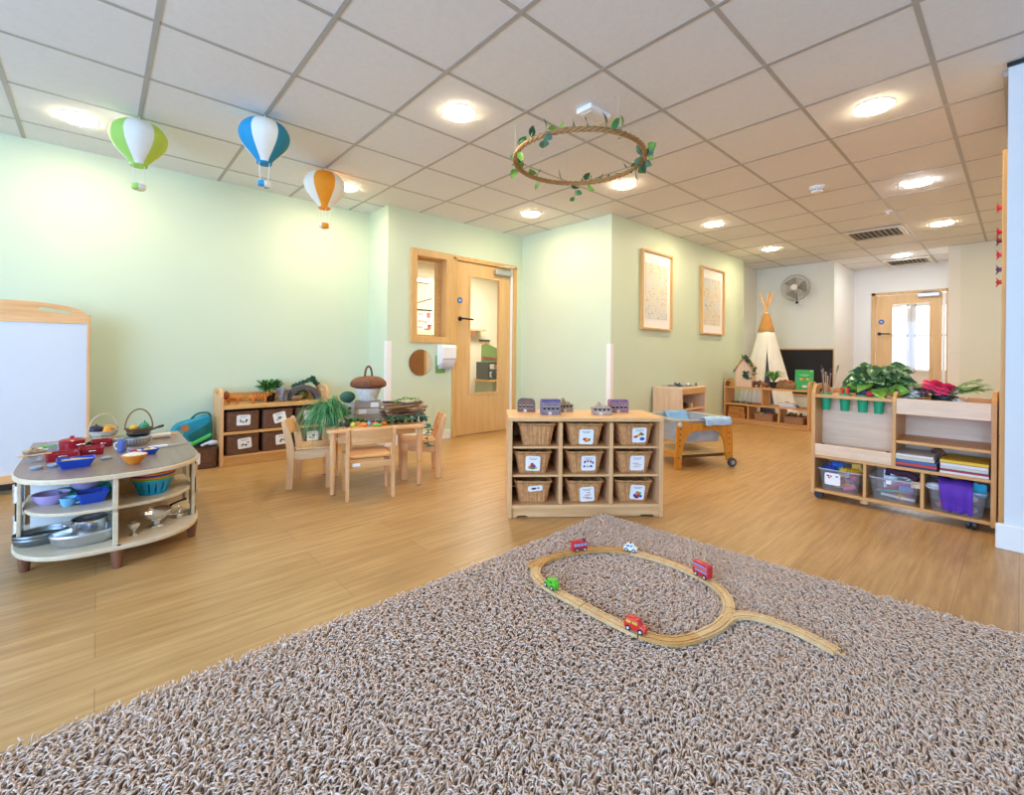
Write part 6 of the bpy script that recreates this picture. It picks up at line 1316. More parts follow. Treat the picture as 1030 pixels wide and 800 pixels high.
# ================================================================== WHEELED ART TROLLEY
A0, A1 = 0.088, 0.985; AX0 = 3.70; AD = 0.36
A = thing('art_trolley', 'wheeled birch art trolley with books, clear tubs and green pots beside the white pillar', 'trolley', (AX0, A0, 0)); AL = A1 - A0
def sp_panel(name, y, th, z0=0.036, top_=0.79, parent=A, hole=True):
    m = MB(); hl = [[(0.12, top_ - 0.065), (0.24, top_ - 0.065), (0.25, top_ - 0.05), (0.24, top_ - 0.035), (0.12, top_ - 0.035), (0.11, top_ - 0.05)]] if hole else ()
    m.prism([(0, z0), (AD, z0), (AD, top_ - 0.06), (AD - 0.03, top_ - 0.015), (AD - 0.08, top_), (0.08, top_), (0.03, top_ - 0.015), (0.0, top_ - 0.06)], y - th / 2, y + th / 2, 'xz', holes=hl); return m.done(name, PINE_Z, parent, bev=0.003)
sp_panel('side_panel', 0.011, 0.022); sp_panel('side_panel', AL - 0.011, 0.022)
MY = 0.535 - A0
sp_panel('divider', MY, 0.02, 0.30, 0.765, hole=False)
def yb(name, mat, y0, y1, x0, x1, z0, z1, bev=0.003): return pt(name, mat, ((x0 + x1) / 2, (y0 + y1) / 2, (z0 + z1) / 2, x1 - x0, y1 - y0, z1 - z0), parent=A, bev=bev)
yb('bottom_shelf', PINE, 0.022, AL - 0.022, 0.002, AD - 0.002, 0.046, 0.066); yb('shelf', PINE, 0.022, AL - 0.022, 0.002, AD - 0.002, 0.283, 0.302)
for y in (0.312 + 0.0, 0.595): yb('divider', PINE_Z, y - 0.009, y + 0.009, 0.006, AD - 0.006, 0.066, 0.283)
yb('display_shelf', PINE, 0.022, MY - 0.01, 0.004, AD - 0.01, 0.447, 0.465)
yb('fascia', BIRCH, 0.022, MY - 0.01, 0.0, 0.014, 0.630, 0.728); yb('tray_floor', BIRCH, 0.022, MY - 0.01, 0.014, AD - 0.01, 0.630, 0.645)
m = MB(); m.prism([(0.003, MY + 0.01), (AD - 0.003, MY + 0.01), (AD - 0.003, AL - 0.022), (0.003, AL - 0.022)], 0.700, 0.720, 'xy', holes=[[(0.10 + 0.0335 * math.cos(-a), yy - A0 + 0.0335 * math.sin(-a)) for a in [2 * PI * q / 20 for q in range(20)]] for yy in (0.922, 0.813, 0.713, 0.627)]); m.done('pot_tray', PINE, A, bev=0.002)
yb('rear_rail', PINE, MY + 0.01, AL - 0.022, AD - 0.016, AD - 0.004, 0.72, 0.755); yb('rear_rail', PINE, 0.022, MY - 0.01, AD - 0.016, AD - 0.004, 0.645, 0.735)
yb('paper_lip', BIRCH, MY + 0.01, AL - 0.022, 0.0, 0.014, 0.302, 0.380)
yb('back_panel', BIRCH, MY + 0.01, AL - 0.022, 0.17, 0.182, 0.302, 0.700); yb('back_panel', BIRCH, 0.022, MY - 0.01, AD - 0.018, AD - 0.010, 0.302, 0.630); yb('back_panel', BIRCH, 0.022, AL - 0.022, AD - 0.018, AD - 0.010, 0.066, 0.283)
m = MB()
for y in (MY + 0.03, AL - 0.07): m.cyl((0.01, y, 0.379), (0.01, y, 0.386), 0.008)
m.done('peg', BLACK, A)
for k, (x, y) in enumerate(((0.028, AL - 0.045), (0.028, 0.10), (AD - 0.05, AL - 0.06), (AD - 0.05, 0.10))):
    m = MB(); m.cyl((x, y, 0.02), (x, y, 0.047), 0.008); m.box(x, y, 0.044, 0.05, 0.05, 0.005); q = m.done('castor', BLACK, A)
    for s in (-1, 1):
        tw = k in (0, 2)
        m = MB(); m.lathe([(0.006, -0.008), (0.026, -0.008), (0.0275, 0), (0.026, 0.008), (0.006, 0.008)], c=(x + (s * 0.013 if tw else 0), y + (0 if tw else s * 0.013), 0.0277), seg=22, rot=(0, PI / 2, 0) if tw else (PI / 2, 0, 0)); m.done('wheel', plain('castor_tyre', '#26272b', 0.45), q, smooth=True)
m = MB(); m.cyl((0.04, 0.60, 0.02), (0.04, 0.60, 0.046), 0.024, seg=16); m.done('wooden_foot', BEECH, A)
POT = plain('pot_green', '#1fa877', 0.35, var=0.04); POTS = (0.922, 0.813, 0.713, 0.627); words = ('of paint brushes, at the open end of the trolley', 'of red and wooden handled tools, second from the brushes', 'of dark and red sponges, third from the brushes', 'nearest the middle upright of the trolley')
for k, y in enumerate(POTS):
    t = thing('green_pot', 'green plastic pot ' + words[k], 'pot', (3.80, y, 0.612), 0, 'green pots hanging in the trolley tray')
    vessel([(0.024, 0), (0.0325, 0.105), (0.0365, 0.109), (0.0365, 0.116)], 24).done('body', POT, t, smooth=True)
    m = MB(); m.tube([(0.0305 * math.cos(a), 0.0305 * math.sin(a), 0.07) for a in [2 * PI * q / 24 for q in range(24)]], 0.0015, 5, closed=True); m.done('ring', POT, t)
cols = ['#c9a27a', '#d8c0a0', '#6d4a3a', '#b9825a', '#8a5a44', '#c4b09a']; nb = ['tan', 'cream', 'dark', 'ginger', 'brown', 'grey tan']
for k in range(6):
    a = k * 1.05; h = 0.22 + 0.02 * (k % 3); t = thing('paint_brush', nb[k] + ' handled paint brush standing in the green pot at the trolley end', 'paint brush', (3.80 + 0.010 * math.cos(a), 0.922 + 0.010 * math.sin(a), 0.6165), 0, 'paint brushes in the end pot')
    tip = Vector((0.016 * math.cos(a) + 0.005, 0.020 * math.sin(a) - 0.03 * (k == 5), h)); m = MB(); m.tube([(0, 0, 0), tip * 0.8, tip], [0.0035, 0.004, 0.0045], 8); m.done('handle', plain('brush_' + nb[k], cols[k], 0.5), t)
    m = MB(); m.tube([tip, tip * 1.05], [0.005, 0.0055], 8); m.done('ferrule', GREYMETAL, t)
    m = MB(); m.tube([tip * 1.05, tip * 1.16, tip * 1.2], [0.006, 0.007, 0.002], 8); m.done('bristles', plain('bristle_%d' % (k % 2), ('#3a2a22', '#a08266')[k % 2], 0.8), t)
for k, (dx, dy, cl, nm, lb) in enumerate(((0.0, 0.012, '#d23b30', 'red_tool', 'red handled tool nearest the paint brushes'), (0.008, -0.004, '#c98f4f', 'wooden_tool', 'wooden handled tool in the second green pot'), (-0.01, -0.014, '#d8342c', 'red_tool', 'red handled tool on the third pot side of the second green pot'))):
    m = MB(); m.tube([(0, 0, 0), (dx * 0.6, dy * 0.6, 0.11), (dx, dy, 0.155)], [0.006, 0.008, 0.009], 10); one(nm, m, plain('tool_' + cl.strip('#'), cl, 0.45), lb, 'tool', (3.80 + dx * 0.6, 0.813 + dy * 0.6, 0.6165), smooth='full', group='handled tools in the second pot')
for k, (dx, dy, z, r, cl, lb) in enumerate(((0.0, 0.016, 0.732, 0.024, '#3a2d35', 'black paint sponge'), (-0.006, -0.012, 0.745, 0.026, '#3d3358', 'dark purple paint sponge'), (0.012, -0.005, 0.725, 0.02, '#8a2f3a', 'maroon paint sponge'))):
    m = MB(); m.ball((0, 0, 0), (r, r, r * 0.8)); m.cyl((0, 0, 0), (-0.002, -0.002, -0.09), 0.006); one('paint_sponge', m, plain('sponge_' + cl.strip('#'), cl, 0.8), lb + ' sticking out of the third green pot', 'sponge', (3.80 + dx, 0.713 + dy, z), smooth='full', group='paint sponges in the third pot')
m = MB(); m.ball((0, 0, 0.02), (0.04, 0.03, 0.022)); m.ball((0.02, 0.01, 0.02), (0.025, 0.022, 0.018)); one('red_fabric_fruit', m, plain('fabric_red', '#c83a40', 0.7, var=0.12), 'soft red fabric strawberry on the tray in front of the variegated plant', 'toy', (3.80, 0.672, 0.7206), smooth='full')
m = MB(); m.ball((0, 0, 0.014), (0.018, 0.016, 0.014)); one('white_pompom', m, plain('pompom_white', '#ece9e4', 0.9), 'small white pompom in the fourth green pot opening', 'pompom', (3.79, 0.627, 0.722), smooth='full')
# variegated plant
t = thing('variegated_plant', 'big leafy plant with dark green and white leaves on the trolley', 'potted plant', (3.91, 0.645, 0.7206)); plant_pot(t, 0.045, 0.065, BLACK)
def varieg():
    n_ = NT('variegated_leaf'); n_.b.inputs['Roughness'].default_value = 0.4; g = n_.n('ShaderNodeNewGeometry'); f = n_.noise(n_.coord(), 26, 3)
    n_.l(n_.ramp(f, [(0.45, '#1f4a29'), (0.57, '#38703a'), (0.64, '#a3c184'), (0.72, '#eef0dd')]), n_.b.inputs['Base Color']); return n_.m
VG = varieg(); rr = random.Random(81)
for k in range(72):
    ph = k * 2.399; e = ((k * 0.7548) % 1) ** 1.15; rr_ = math.sqrt(max(0.05, 1 - (e - 0.25) ** 2))
    x, y, z = 0.10 * rr_ * math.cos(ph) - 0.035, 0.15 * rr_ * math.sin(ph), 0.035 + 0.165 * e
    out = Vector((x * 1.4, y, 0.02 + 0.03 * e)).normalized(); d = (out * 0.6 + Vector((-0.15, 0.9 * math.copysign(1, y) * abs(math.sin(ph)), rr.uniform(-.75, .25)))).normalized()
    nrm = (Vector((-0.85, 0, 0.5)) + out * 0.5 + Vector((0, rr.uniform(-.4, .4), rr.uniform(-.2, .3)))).normalized()
    c = Vector((x, y, z)) - d * 0.045; L = rr.uniform(0.085, 0.115); m = MB(); m.tube(spline([(0, 0, 0.06), (c.x * 0.5, c.y * 0.5, c.z * 0.75), c], 4), 0.0028, 6)
    m.leaf(c, d, nrm, L, L * 0.78, 0.18, 0.62, 8); m.done('leaf', VG if k % 4 else plain('yellow_green_leaf', '#7aa53c', 0.4, var=0.4, scale=24), t, smooth='full')
t = thing('small_variegated_plant', 'small mottled leafy plant between the big plant and the pink flowers', 'potted plant', (3.86, 0.465, 0.6456)); plant_pot(t, 0.035, 0.07, BLACK)
for k in range(12):
    a = k * 2.4; d = (math.cos(a), math.sin(a), 0.2); m = MB(); m.tube([(0, 0, 0.06), (0.025 * d[0], 0.025 * d[1], 0.10 + 0.004 * (k % 4))], 0.002, 5); m.leaf((0.025 * d[0], 0.025 * d[1], 0.10 + 0.004 * (k % 4)), d, (0, 0, 1), 0.06, 0.045, .35, .65, 6); m.done('leaf', VG if k % 2 else plain('yellow_green_leaf', '#6f9a38'), t, smooth='full')
# flower arrangement
t = thing('flower_arrangement', 'pink peony and white flower arrangement in a dark dish on the trolley', 'flowers', (3.84, 0.315, 0.6456)); vessel([(0.045, 0), (0.06, 0.06), (0.063, 0.104)]).done('dish', plain('dark_dish', '#241f26', 0.4), t, smooth=True)
def bloom(c, r, mat, seed, n=34, name='bloom', pw=1.0):
    rr = random.Random(seed); m = MB(); m.ball(c, r * 0.45, 10, 8)
    for k in range(n):
        a = k * 2.399; e = -0.3 + 1.3 * (k / n); d = Vector((math.cos(a) * math.sqrt(max(0.05, 1 - e * e * .8)), math.sin(a) * math.sqrt(max(.05, 1 - e * e * .8)), e)).normalized(); m.leaf(Vector(c) + d * r * 0.2, d, d.cross(Vector((d.y, -d.x, .3))), r * 0.85, r * 0.95 * pw, -0.45, 1.8, 6)
    return m.done(name, mat, t, smooth='full')
PK = plain('peony_pink', '#f04a77', 0.6, var=0.15, scale=25); WHF = plain('petal_white', '#f0ebe4', 0.6, var=0.06)
bloom((-0.02, 0.0, 0.145), 0.055, PK, 1); bloom((-0.005, 0.055, 0.165), 0.05, PK, 2); bloom((-0.02, 0.08, 0.135), 0.032, plain('petal_rose', '#d65a86', 0.6, var=0.2), 3); bloom((-0.02, 0.125, 0.11), 0.04, WHF, 4, 20); bloom((-0.03, -0.07, 0.075), 0.042, WHF, 5, 20); bloom((-0.01, 0.15, 0.14), 0.026, plain('petal_blush', '#e3b3c4', 0.6), 6, 16); bloom((0.0, -0.055, 0.14), 0.03, plain('petal_cream', '#efe6cf', 0.6), 7, 16); bloom((0.03, 0.17, 0.09), 0.03, WHF, 8, 16)
bushy(t, (-0.01, 0.05, 0.075), 60, 0.085, DGREEN, 0.055, 0.028, 91, 'dark_leaves', 0.1)
rr = random.Random(92); m = MB(); m2 = MB()
for k in range(13):
    a = rr.choice([-1.9, -1.6, -1.4, -2.2, -1.7, 1.7, -2.0]) + rr.uniform(-.25, .25); L = rr.uniform(0.13, 0.21); h = rr.uniform(0.03, 0.11); pth = spline([(0, 0, 0.085), (L * .5 * math.cos(a), L * .5 * math.sin(a), 0.10 + h * .7), (L * math.cos(a), L * math.sin(a), 0.10 + h)], 5); m.tube(pth, 0.0018, 5)
    for p_ in pth[4:]: m2.leaf(p_, (math.cos(a) + rr.uniform(-.8, .8), math.sin(a) + rr.uniform(-.5, .5), rr.uniform(-.2, .6)), (rr.uniform(-.5, .5), 0, 1), 0.038, 0.019, .2, .8)
m.done('stems', LGREEN, t); m2.done('light_leaves', LGREEN, t)
for k in range(3):
    m = MB(); y = 0.045 - 0.03 * k; m.tube(spline([(0, y, 0.09), (0.0, y + 0.10, 0.15), (0.01, y + 0.17, 0.19 - 0.02 * k)], 4), 0.0018, 5); m.ball((0.01, y + 0.17, 0.19 - 0.02 * k), 0.009); m.done('bud_stem', LGREEN, t)
# flat book piles
def flat_book(y0, y1, z, th, depth, col, label, group, page=True):
    t = thing('book', label, 'book', (3.705, (y0 + y1) / 2, z), R.uniform(-0.02, 0.02), group)
    m = MB(); w = y1 - y0; m.box(depth / 2, 0, th * 0.06, depth, w, th * 0.12); m.box(depth / 2, 0, th * 0.94, depth, w, th * 0.12); m.box(0.003, 0, th / 2, 0.006, w, th); m.done('cover', plain('spine_' + col.strip('#'), col, 0.45), t)
    m = MB(); m.box(depth / 2 + 0.003, 0, th / 2, depth - 0.012, w - 0.008, th * 0.74); m.done('pages', PAPER, t)
z = 0.3025
for th, col, lb, y0, y1 in ((0.012, '#2d3148', 'dark navy book at the bottom of the left pile on the trolley', 0.335, 0.525), (0.018, '#c9423f', 'red book in the left flat pile on the trolley', 0.335, 0.527), (0.017, '#3f6ba5', 'blue book in the left flat pile on the trolley', 0.337, 0.523), (0.018, '#d8cdb8', 'beige book in the left flat pile on the trolley', 0.345, 0.525), (0.016, '#e9e4da', 'white book on top of the left flat pile on the trolley', 0.35, 0.524)):
    flat_book(y0, y1, z, th, 0.24, col, lb, 'left flat book pile'); z += th + 0.0005
z = 0.3025
for th, col, lb, y0, y1 in ((0.014, '#e6dfdc', 'white book at the bottom of the right pile on the trolley', 0.118, 0.322), (0.013, '#a92c45', 'crimson book in the right pile on the trolley', 0.118, 0.322), (0.015, '#cfd6c8', 'pale green book in the right pile on the trolley', 0.12, 0.32), (0.018, '#e3dfe2', 'white book with dark mark in the right pile on the trolley', 0.12, 0.32), (0.020, '#e8bb22', 'bright yellow book on top of the right pile on the trolley', 0.118, 0.322)):
    flat_book(y0, y1, z, th, 0.25, col, lb, 'right flat book pile'); z += th + 0.0005
m = MB(); m.tube(spline([(0, -0.02, 0.0), (0.02, 0, 0.02), (0.03, 0.02, 0.018), (0.06, 0.04, 0.0)], 4), [0.012] * 12 + [0.008], 8); one('brown_felt_toy', m, plain('felt_brown', '#6a4432', 0.85, var=0.2), 'dark brown felt toy between the two flat book piles', 'toy', (3.78, 0.328, 0.40), smooth='full')

# clear storage tubs with toys
def clear_tub(y0, y1, h, label):
    w = y1 - y0; t = thing('clear_storage_tub', label, 'storage tub', (3.705, (y0 + y1) / 2, 0.0665), 0, 'clear tubs on the trolley bottom shelf')
    m = MB(); a = even(rrect(0.25, w - 0.05, 0.02, 4, 0.15, 0), 40); b = even(rrect(0.29, w - 0.012, 0.025, 4, 0.152, 0), 40); i1 = even(rrect(0.284, w - 0.018, 0.025, 4, 0.152, 0), 40); i0 = even(rrect(0.244, w - 0.056, 0.02, 4, 0.15, 0), 40)
    m.rings([[Vector((x, y, 0)) for x, y in a], [Vector((x, y, h)) for x, y in b], [Vector((x, y, h)) for x, y in i1], [Vector((x, y, 0.003)) for x, y in i0]]); m.done('body', PL, t)
    m = MB(); bo = even(rrect(0.298, w - 0.004, 0.028, 4, 0.152, 0), 40); m.rings([[Vector((x, y, h - 0.006)) for x, y in bo], [Vector((x, y, h + 0.002)) for x, y in bo], [Vector((x, y, h + 0.002)) for x, y in i1], [Vector((x, y, h - 0.006)) for x, y in i1]], closed=True); m.done('rim', glass('tub_rim', '#e9eef5', 0.12, 0.35), t)
    return t
t1 = clear_tub(0.700, 0.955, 0.145, 'clear tub of coloured bricks with a white picture card, at the open trolley end')
x_ = MB(); M_ = Matrix.Translation((0.018, 0.03, 0.085)) @ Euler((0, 0, -PI / 2)).to_matrix().to_4x4()
x_.prism(rrect(0.09, 0.08, 0.01, 4), -0.002, 0, 'xz'); x_.xf(x_.bm.verts[:], Matrix.Translation((-0.006, 0.03, 0.085)) @ Euler((0, 0, -PI / 2)).to_matrix().to_4x4()); cd = x_.done('label', PAPER, t1)
for k, (y, z, s, cl) in enumerate(((0.055, 0.105, 0.014, '#4a4aa0'), (0.048, 0.092, 0.012, '#d2404a'), (0.038, 0.104, 0.012, '#c8405a'), (0.005, 0.105, 0.012, '#5a6a78'))):
    m = MB(); m.box(-0.0085, y, z, 0.001, s, s * 0.8); m.done('picture', plain('pic_' + cl.strip('#'), cl, 0.6), cd)
t2 = clear_tub(0.408, 0.670, 0.145, 'clear tub of felt strips and mixed craft pieces, middle bay of the trolley'); m = MB(); m.box(-0.001, 0.02, 0.125, 0.008, 0.028, 0.024, bev=0.003); m.done('latch', WHITEP, t2)
t3 = clear_tub(0.118, 0.385, 0.145, 'clear tub with a purple cloth hanging over it, bay of the trolley nearest the pillar')
def fill(seed, y0, y1, items, tubword):
    rr = random.Random(seed)
    for k, (kind, cl, w_) in enumerate(items):
        n_ = len(items); hl = {'brick': 0.045, 'ball': 0.026, 'strip': 0.090, 'tube': 0.075, 'cloth': 0.075}[kind] + 0.022; y = y0 + hl + max(0.0, y1 - y0 - 2 * hl) * ((k * 0.618 + 0.1) % 1); x = 3.776 + 0.045 * (k % 2) + rr.uniform(-0.003, .012); z = 0.0665 + 0.028 + 0.034 * (k * 3 // n_) + 0.008 * (k % 2)
        m = MB()
        if kind == 'brick': m.box(0, 0, 0, 0.04, 0.055, 0.024, rot=(rr.uniform(-.6, .6), rr.uniform(-.3, .3), 0), bev=0.003)
        elif kind == 'ball': m.ball((0, 0, 0), 0.017)
        elif kind == 'strip': m.box(0, 0, 0, 0.02, 0.13, 0.012, rot=(rr.uniform(-.2, .2), 0, 0), bev=0.003)
        elif kind == 'tube': m.tube(spline([(0, -0.05, 0), (0.01, -0.015, 0.015), (0, 0.02, -0.005), (0.01, 0.05, 0.01)], 4), 0.008, 8)
        elif kind == 'cloth': m.ball((0, 0, 0), (0.025, 0.045, 0.02), 12, 8); m.ball((0.005, 0.025, 0.012), (0.02, 0.03, 0.016), 10, 8)
        one('toy_' + kind if kind != 'cloth' else 'cloth_scrap', m, plain('fill_' + cl.strip('#'), cl, 0.55, var=0.1), w_ + ' ' + {'brick': 'toy brick', 'ball': 'ball', 'strip': 'strip', 'tube': 'bendy tube', 'cloth': 'cloth scrap'}[kind] + ' inside the ' + tubword, 'toy', (x, y, z), rr.uniform(-.06, .06), group='toys in the ' + tubword, smooth='full' if kind in ('ball', 'tube', 'cloth') else False).scale = (1.3, 1.3, 1.35)
fill(101, 0.70, 0.955, [('brick', '#d8607a', 'rose'), ('brick', '#e0b840', 'yellow'), ('tube', '#dba93a', 'mustard'), ('ball', '#e8e2ea', 'white'), ('brick', '#b8586e', 'dusky pink'), ('brick', '#4a66b0', 'blue'), ('tube', '#c8913a', 'ochre'), ('brick', '#d9c9a8', 'cream'), ('ball', '#c7425a', 'crimson'), ('strip', '#8a7fb0', 'lavender')], 'tub with the picture card')
fill(102, 0.408, 0.67, [('strip', '#e2dcd2', 'ivory'), ('strip', '#c85a78', 'pink'), ('ball', '#e0a830', 'amber'), ('tube', '#4a6bb8', 'blue'), ('strip', '#b85a70', 'dusky rose'), ('tube', '#d0b24a', 'straw'), ('strip', '#3f9a72', 'green'), ('brick', '#c94f6a', 'cherry'), ('brick', '#6f7fc0', 'periwinkle'), ('ball', '#d9d4e4', 'pale lilac'), ('tube', '#cf5a86', 'magenta')], 'middle craft tub')
fill(103, 0.118, 0.385, [('cloth', '#e9e6f0', 'white'), ('cloth', '#dcd8ea', 'pale lilac'), ('tube', '#e0b030', 'yellow'), ('brick', '#c8506a', 'raspberry'), ('cloth', '#e3c8c0', 'blush'), ('ball', '#d9a83a', 'golden'), ('tube', '#3f8f8a', 'teal'), ('brick', '#d98a9a', 'salmon'), ('cloth', '#f0ece8', 'ivory'), ('strip', '#5aa05a', 'leaf green')], 'tub nearest the pillar')
for k, (y, cl, nm) in enumerate(((0.89, '#2c4fb0', 'blue'), (0.845, '#2f9a50', 'green'), (0.80, '#e2b22c', 'yellow'), (0.86, '#2b59c0', 'royal blue'), (0.765, '#d9a520', 'golden'))):
    t = thing('stacking_brick', nm + ' stacking brick heaped above the rim of the picture card tub', 'toy brick', (3.79 + 0.035 * (k % 2), y, 0.192 + (0.026 if k == 3 else 0.0)), 0.3 * k - .5, 'stacking bricks on the picture card tub'); m = MB(); m.box(0, 0, 0.014, 0.042, 0.07, 0.028, bev=0.002); m.done('body', plain('stk_' + nm.replace(' ', '_'), cl, 0.35), t)
    for dy in (-0.022, 0.0, 0.022):
        m = MB(); m.cyl((0, dy, 0.027), (0, dy, 0.033), 0.008, seg=12); m.done('stud', plain('stk_' + nm.replace(' ', '_'), cl), t)
m = MB(); m.prism([(-0.035, 0.0), (0.035, 0), (0.03, 0.075), (-0.02, 0.08)], -0.006, 0.006, 'yz'); one('yellow_board', m, plain('board_yellow', '#e0b23a', 0.5), 'yellow plastic board sticking up at the divider side of the picture card tub', 'toy', (3.83, 0.745, 0.178), bev=0.002)
m = MB(); m.tube(spline([(-0.03, -0.07, 0.0), (0, -0.02, 0.022), (0.01, 0.03, 0.016), (0.0, 0.07, 0.03), (0.02, 0.085, 0.0)], 4), [0.02] * 14 + [0.014] * 3, 10); one('plum_fabric', m, plain('plum_felt', '#4d2a42', 0.85, var=0.15), 'dark plum fabric heaped above the middle craft tub', 'fabric', (3.82, 0.50, 0.218), smooth='full')
m = MB(); m.box(0, 0, 0, 0.012, 0.045, 0.04, bev=0.003); one('wooden_tile', m, BIRCH_Z, 'pale wooden tile propped on the middle craft tub rim by the divider', 'tile', (3.725, 0.432, 0.199), 0.1)
# purple cloth and turquoise paper
PUR_ = plain('purple_felt', '#5b2fa6', 0.85, var=0.08)
m = MB(); nu, nv = 16, 22; V = []
path = spline([(0.16, 0, 0.222), (0.08, 0, 0.232), (0.012, 0, 0.214), (-0.014, 0, 0.16), (-0.008, 0, 0.10), (-0.010, 0, 0.062)], 5)
for i in range(nu + 1):
    u = i / nu; row = []
    for k, p_ in enumerate(path):
        f = k / (len(path) - 1); wd = 0.16 - 0.035 * f; jag = 0.008 * math.sin(u * 19) * (f > 0.96)
        row.append(m.bm.verts.new((p_[0] + 0.006 * math.sin(u * 14 + f * 3) * (0.3 + f) - 0.004, 0.262 - 0.02 * f + wd * (0.5 - u), p_[2] + 0.006 * math.sin(u * 9 + f * 8) * (1 - f) + jag)))
    V.append(row)
for i in range(nu):
    for k in range(len(path) - 1): m.face((V[i][k], V[i + 1][k], V[i + 1][k + 1], V[i][k + 1]))
one('purple_cloth', m, PUR_, 'bright purple cloth hanging over the front of the tub nearest the pillar', 'cloth', (3.702, 0, 0.026), smooth='full', solid=0.004)
m = MB(); m.prism([(0.06, 0.0), (-0.05, 0.0), (-0.05, 0.07), (-0.03, 0.075), (-0.022, 0.068), (-0.004, 0.078), (0.02, 0.074), (0.03, 0.083), (0.06, 0.07)], -0.003, 0.003, 'yz'); one('turquoise_card', m, plain('card_turquoise', '#1fb0cf', 0.6), 'turquoise card standing up at the pillar end of the last tub', 'card', (3.80, 0.178, 0.178), bev=0.001)
m = MB(); m.ball((0, 0, 0), (0.04, 0.05, 0.022), 12, 8); one('white_tissue', m, plain('tissue_white', '#f0eef4', 0.8), 'crumpled white tissue on the purple cloth side of the last tub', 'tissue', (3.76, 0.345, 0.204), smooth='full')

# ================================================================== RUG, RAILWAY AND VEHICLES
RX0, RX1, RY0, RY1 = -0.75, 2.44, -0.95, 1.70
G_ = thing('shag_rug', 'large beige grey shag pile rug covering the near floor', 'rug', ((RX0 + RX1) / 2, (RY0 + RY1) / 2, 0))
ox, oy = (RX0 + RX1) / 2, (RY0 + RY1) / 2
RQ = [(-0.75, -0.95), (2.43, -0.95), (2.225, 1.675), (-0.75, 1.60)]
m = MB(); m.prism([(a - (RX0 + RX1) / 2, b - (RY0 + RY1) / 2) for a, b in RQ], 0.0, 0.012, 'xy'); m.done('backing', plain('rug_backing', '#8f8072', 0.95, var=0.1), G_)
def pile():
    rs = np.random.RandomState(5)
    def px_ok(x, y):
        f = x * 0.672 + y * 0.740; r = x * 0.740 - y * 0.672; f2 = np.maximum(f, 1e-3)
        return f > -0.35
    sp = 0.0086; gx, gy = np.meshgrid(np.arange(RX0, RX1, sp), np.arange(RY0, RY1, sp)); X = gx.ravel() + rs.uniform(-.6, .6, gx.size) * sp; Y = gy.ravel() + rs.uniform(-.6, .6, gx.size) * sp
    ok = px_ok(X, Y)
    for (ax_, ay_), (bx_, by_) in zip(RQ, RQ[1:] + RQ[:1]): ok &= ((bx_ - ax_) * (Y - ay_) - (by_ - ay_) * (X - ax_)) > 0.004
    X, Y = X[ok], Y[ok]; n = len(X)
    # broad lay direction, gently swirling
    lay = 1.2 * np.sin(X * 3.1 + 0.7) + 1.3 * np.cos(Y * 2.7 - 0.4 * X) + rs.normal(0, 1.0, n)
    L = rs.uniform(0.015, 0.029, n); hgt = rs.uniform(0.7, 0.98, n) * 0.030; dx, dy = np.cos(lay), np.sin(lay)
    K, S = 5, 4; th = rs.uniform(0.0018, 0.0029, n)
    WPH = rs.uniform(0, 6, n); ts = np.linspace(0, 1, K); P = np.zeros((n, K, 3))
    for k, t_ in enumerate(ts):
        reach = L * (t_ ** 1.3); up = hgt * np.sin(min(1.0, t_ * 1.15) * PI * 0.62) * 1.05
        wob = 0.003 * np.sin(t_ * 4 + WPH)
        P[:, k, 0] = X + dx * reach - dy * wob; P[:, k, 1] = Y + dy * reach + dx * wob; P[:, k, 2] = 0.010 + up
    ang = np.arange(S) * 2 * PI / S; side = np.stack([-dy, dx, np.zeros(n)], 1); upv = np.tile(np.array([0, 0, 1.0]), (n, 1))
    V = np.zeros((n, K, S, 3))
    for k, t_ in enumerate(ts):
        rad = th * (1.0 - 0.55 * (k == K - 1))
        fw = np.stack([dx, dy, np.zeros(n)], 1)
        bn = upv * (1 - t_ * 0.25) - fw * (0.25 + 0.3 * (1 - t_))
        for s in range(S): V[:, k, s] = P[:, k] + side * (np.cos(ang[s]) * rad)[:, None] + bn * (np.sin(ang[s]) * rad)[:, None]
    V[..., 0] -= ox; V[..., 1] -= oy
    base = (np.arange(n) * K * S)[:, None]; F = []
    for k in range(K - 1):
        for s in range(S):
            a = k * S + s; b = k * S + (s + 1) % S; F.append(np.stack([base[:, 0] + a, base[:, 0] + b, base[:, 0] + b + S, base[:, 0] + a + S], 1))
    F.append(np.stack([base[:, 0] + (K - 1) * S + s for s in range(S)], 1)); F = np.concatenate(F, 0).astype(np.int32)
    me = bpy.data.meshes.new('pile'); me.vertices.add(n * K * S); me.vertices.foreach_set('co', V.reshape(-1).astype(np.float32)); me.loops.add(F.size); me.loops.foreach_set('vertex_index', F.ravel())
    me.polygons.add(len(F)); me.polygons.foreach_set('loop_start', np.arange(0, F.size, 4, dtype=np.int32)); me.polygons.foreach_set('use_smooth', np.ones(len(F), bool)); me.update(calc_edges=True); me.validate()
    me.materials.append(pile_mat()); o = bpy.data.objects.new('pile', me); COL.objects.link(o); o.parent = G_; o['kind'] = 'stuff'; return o
pile()
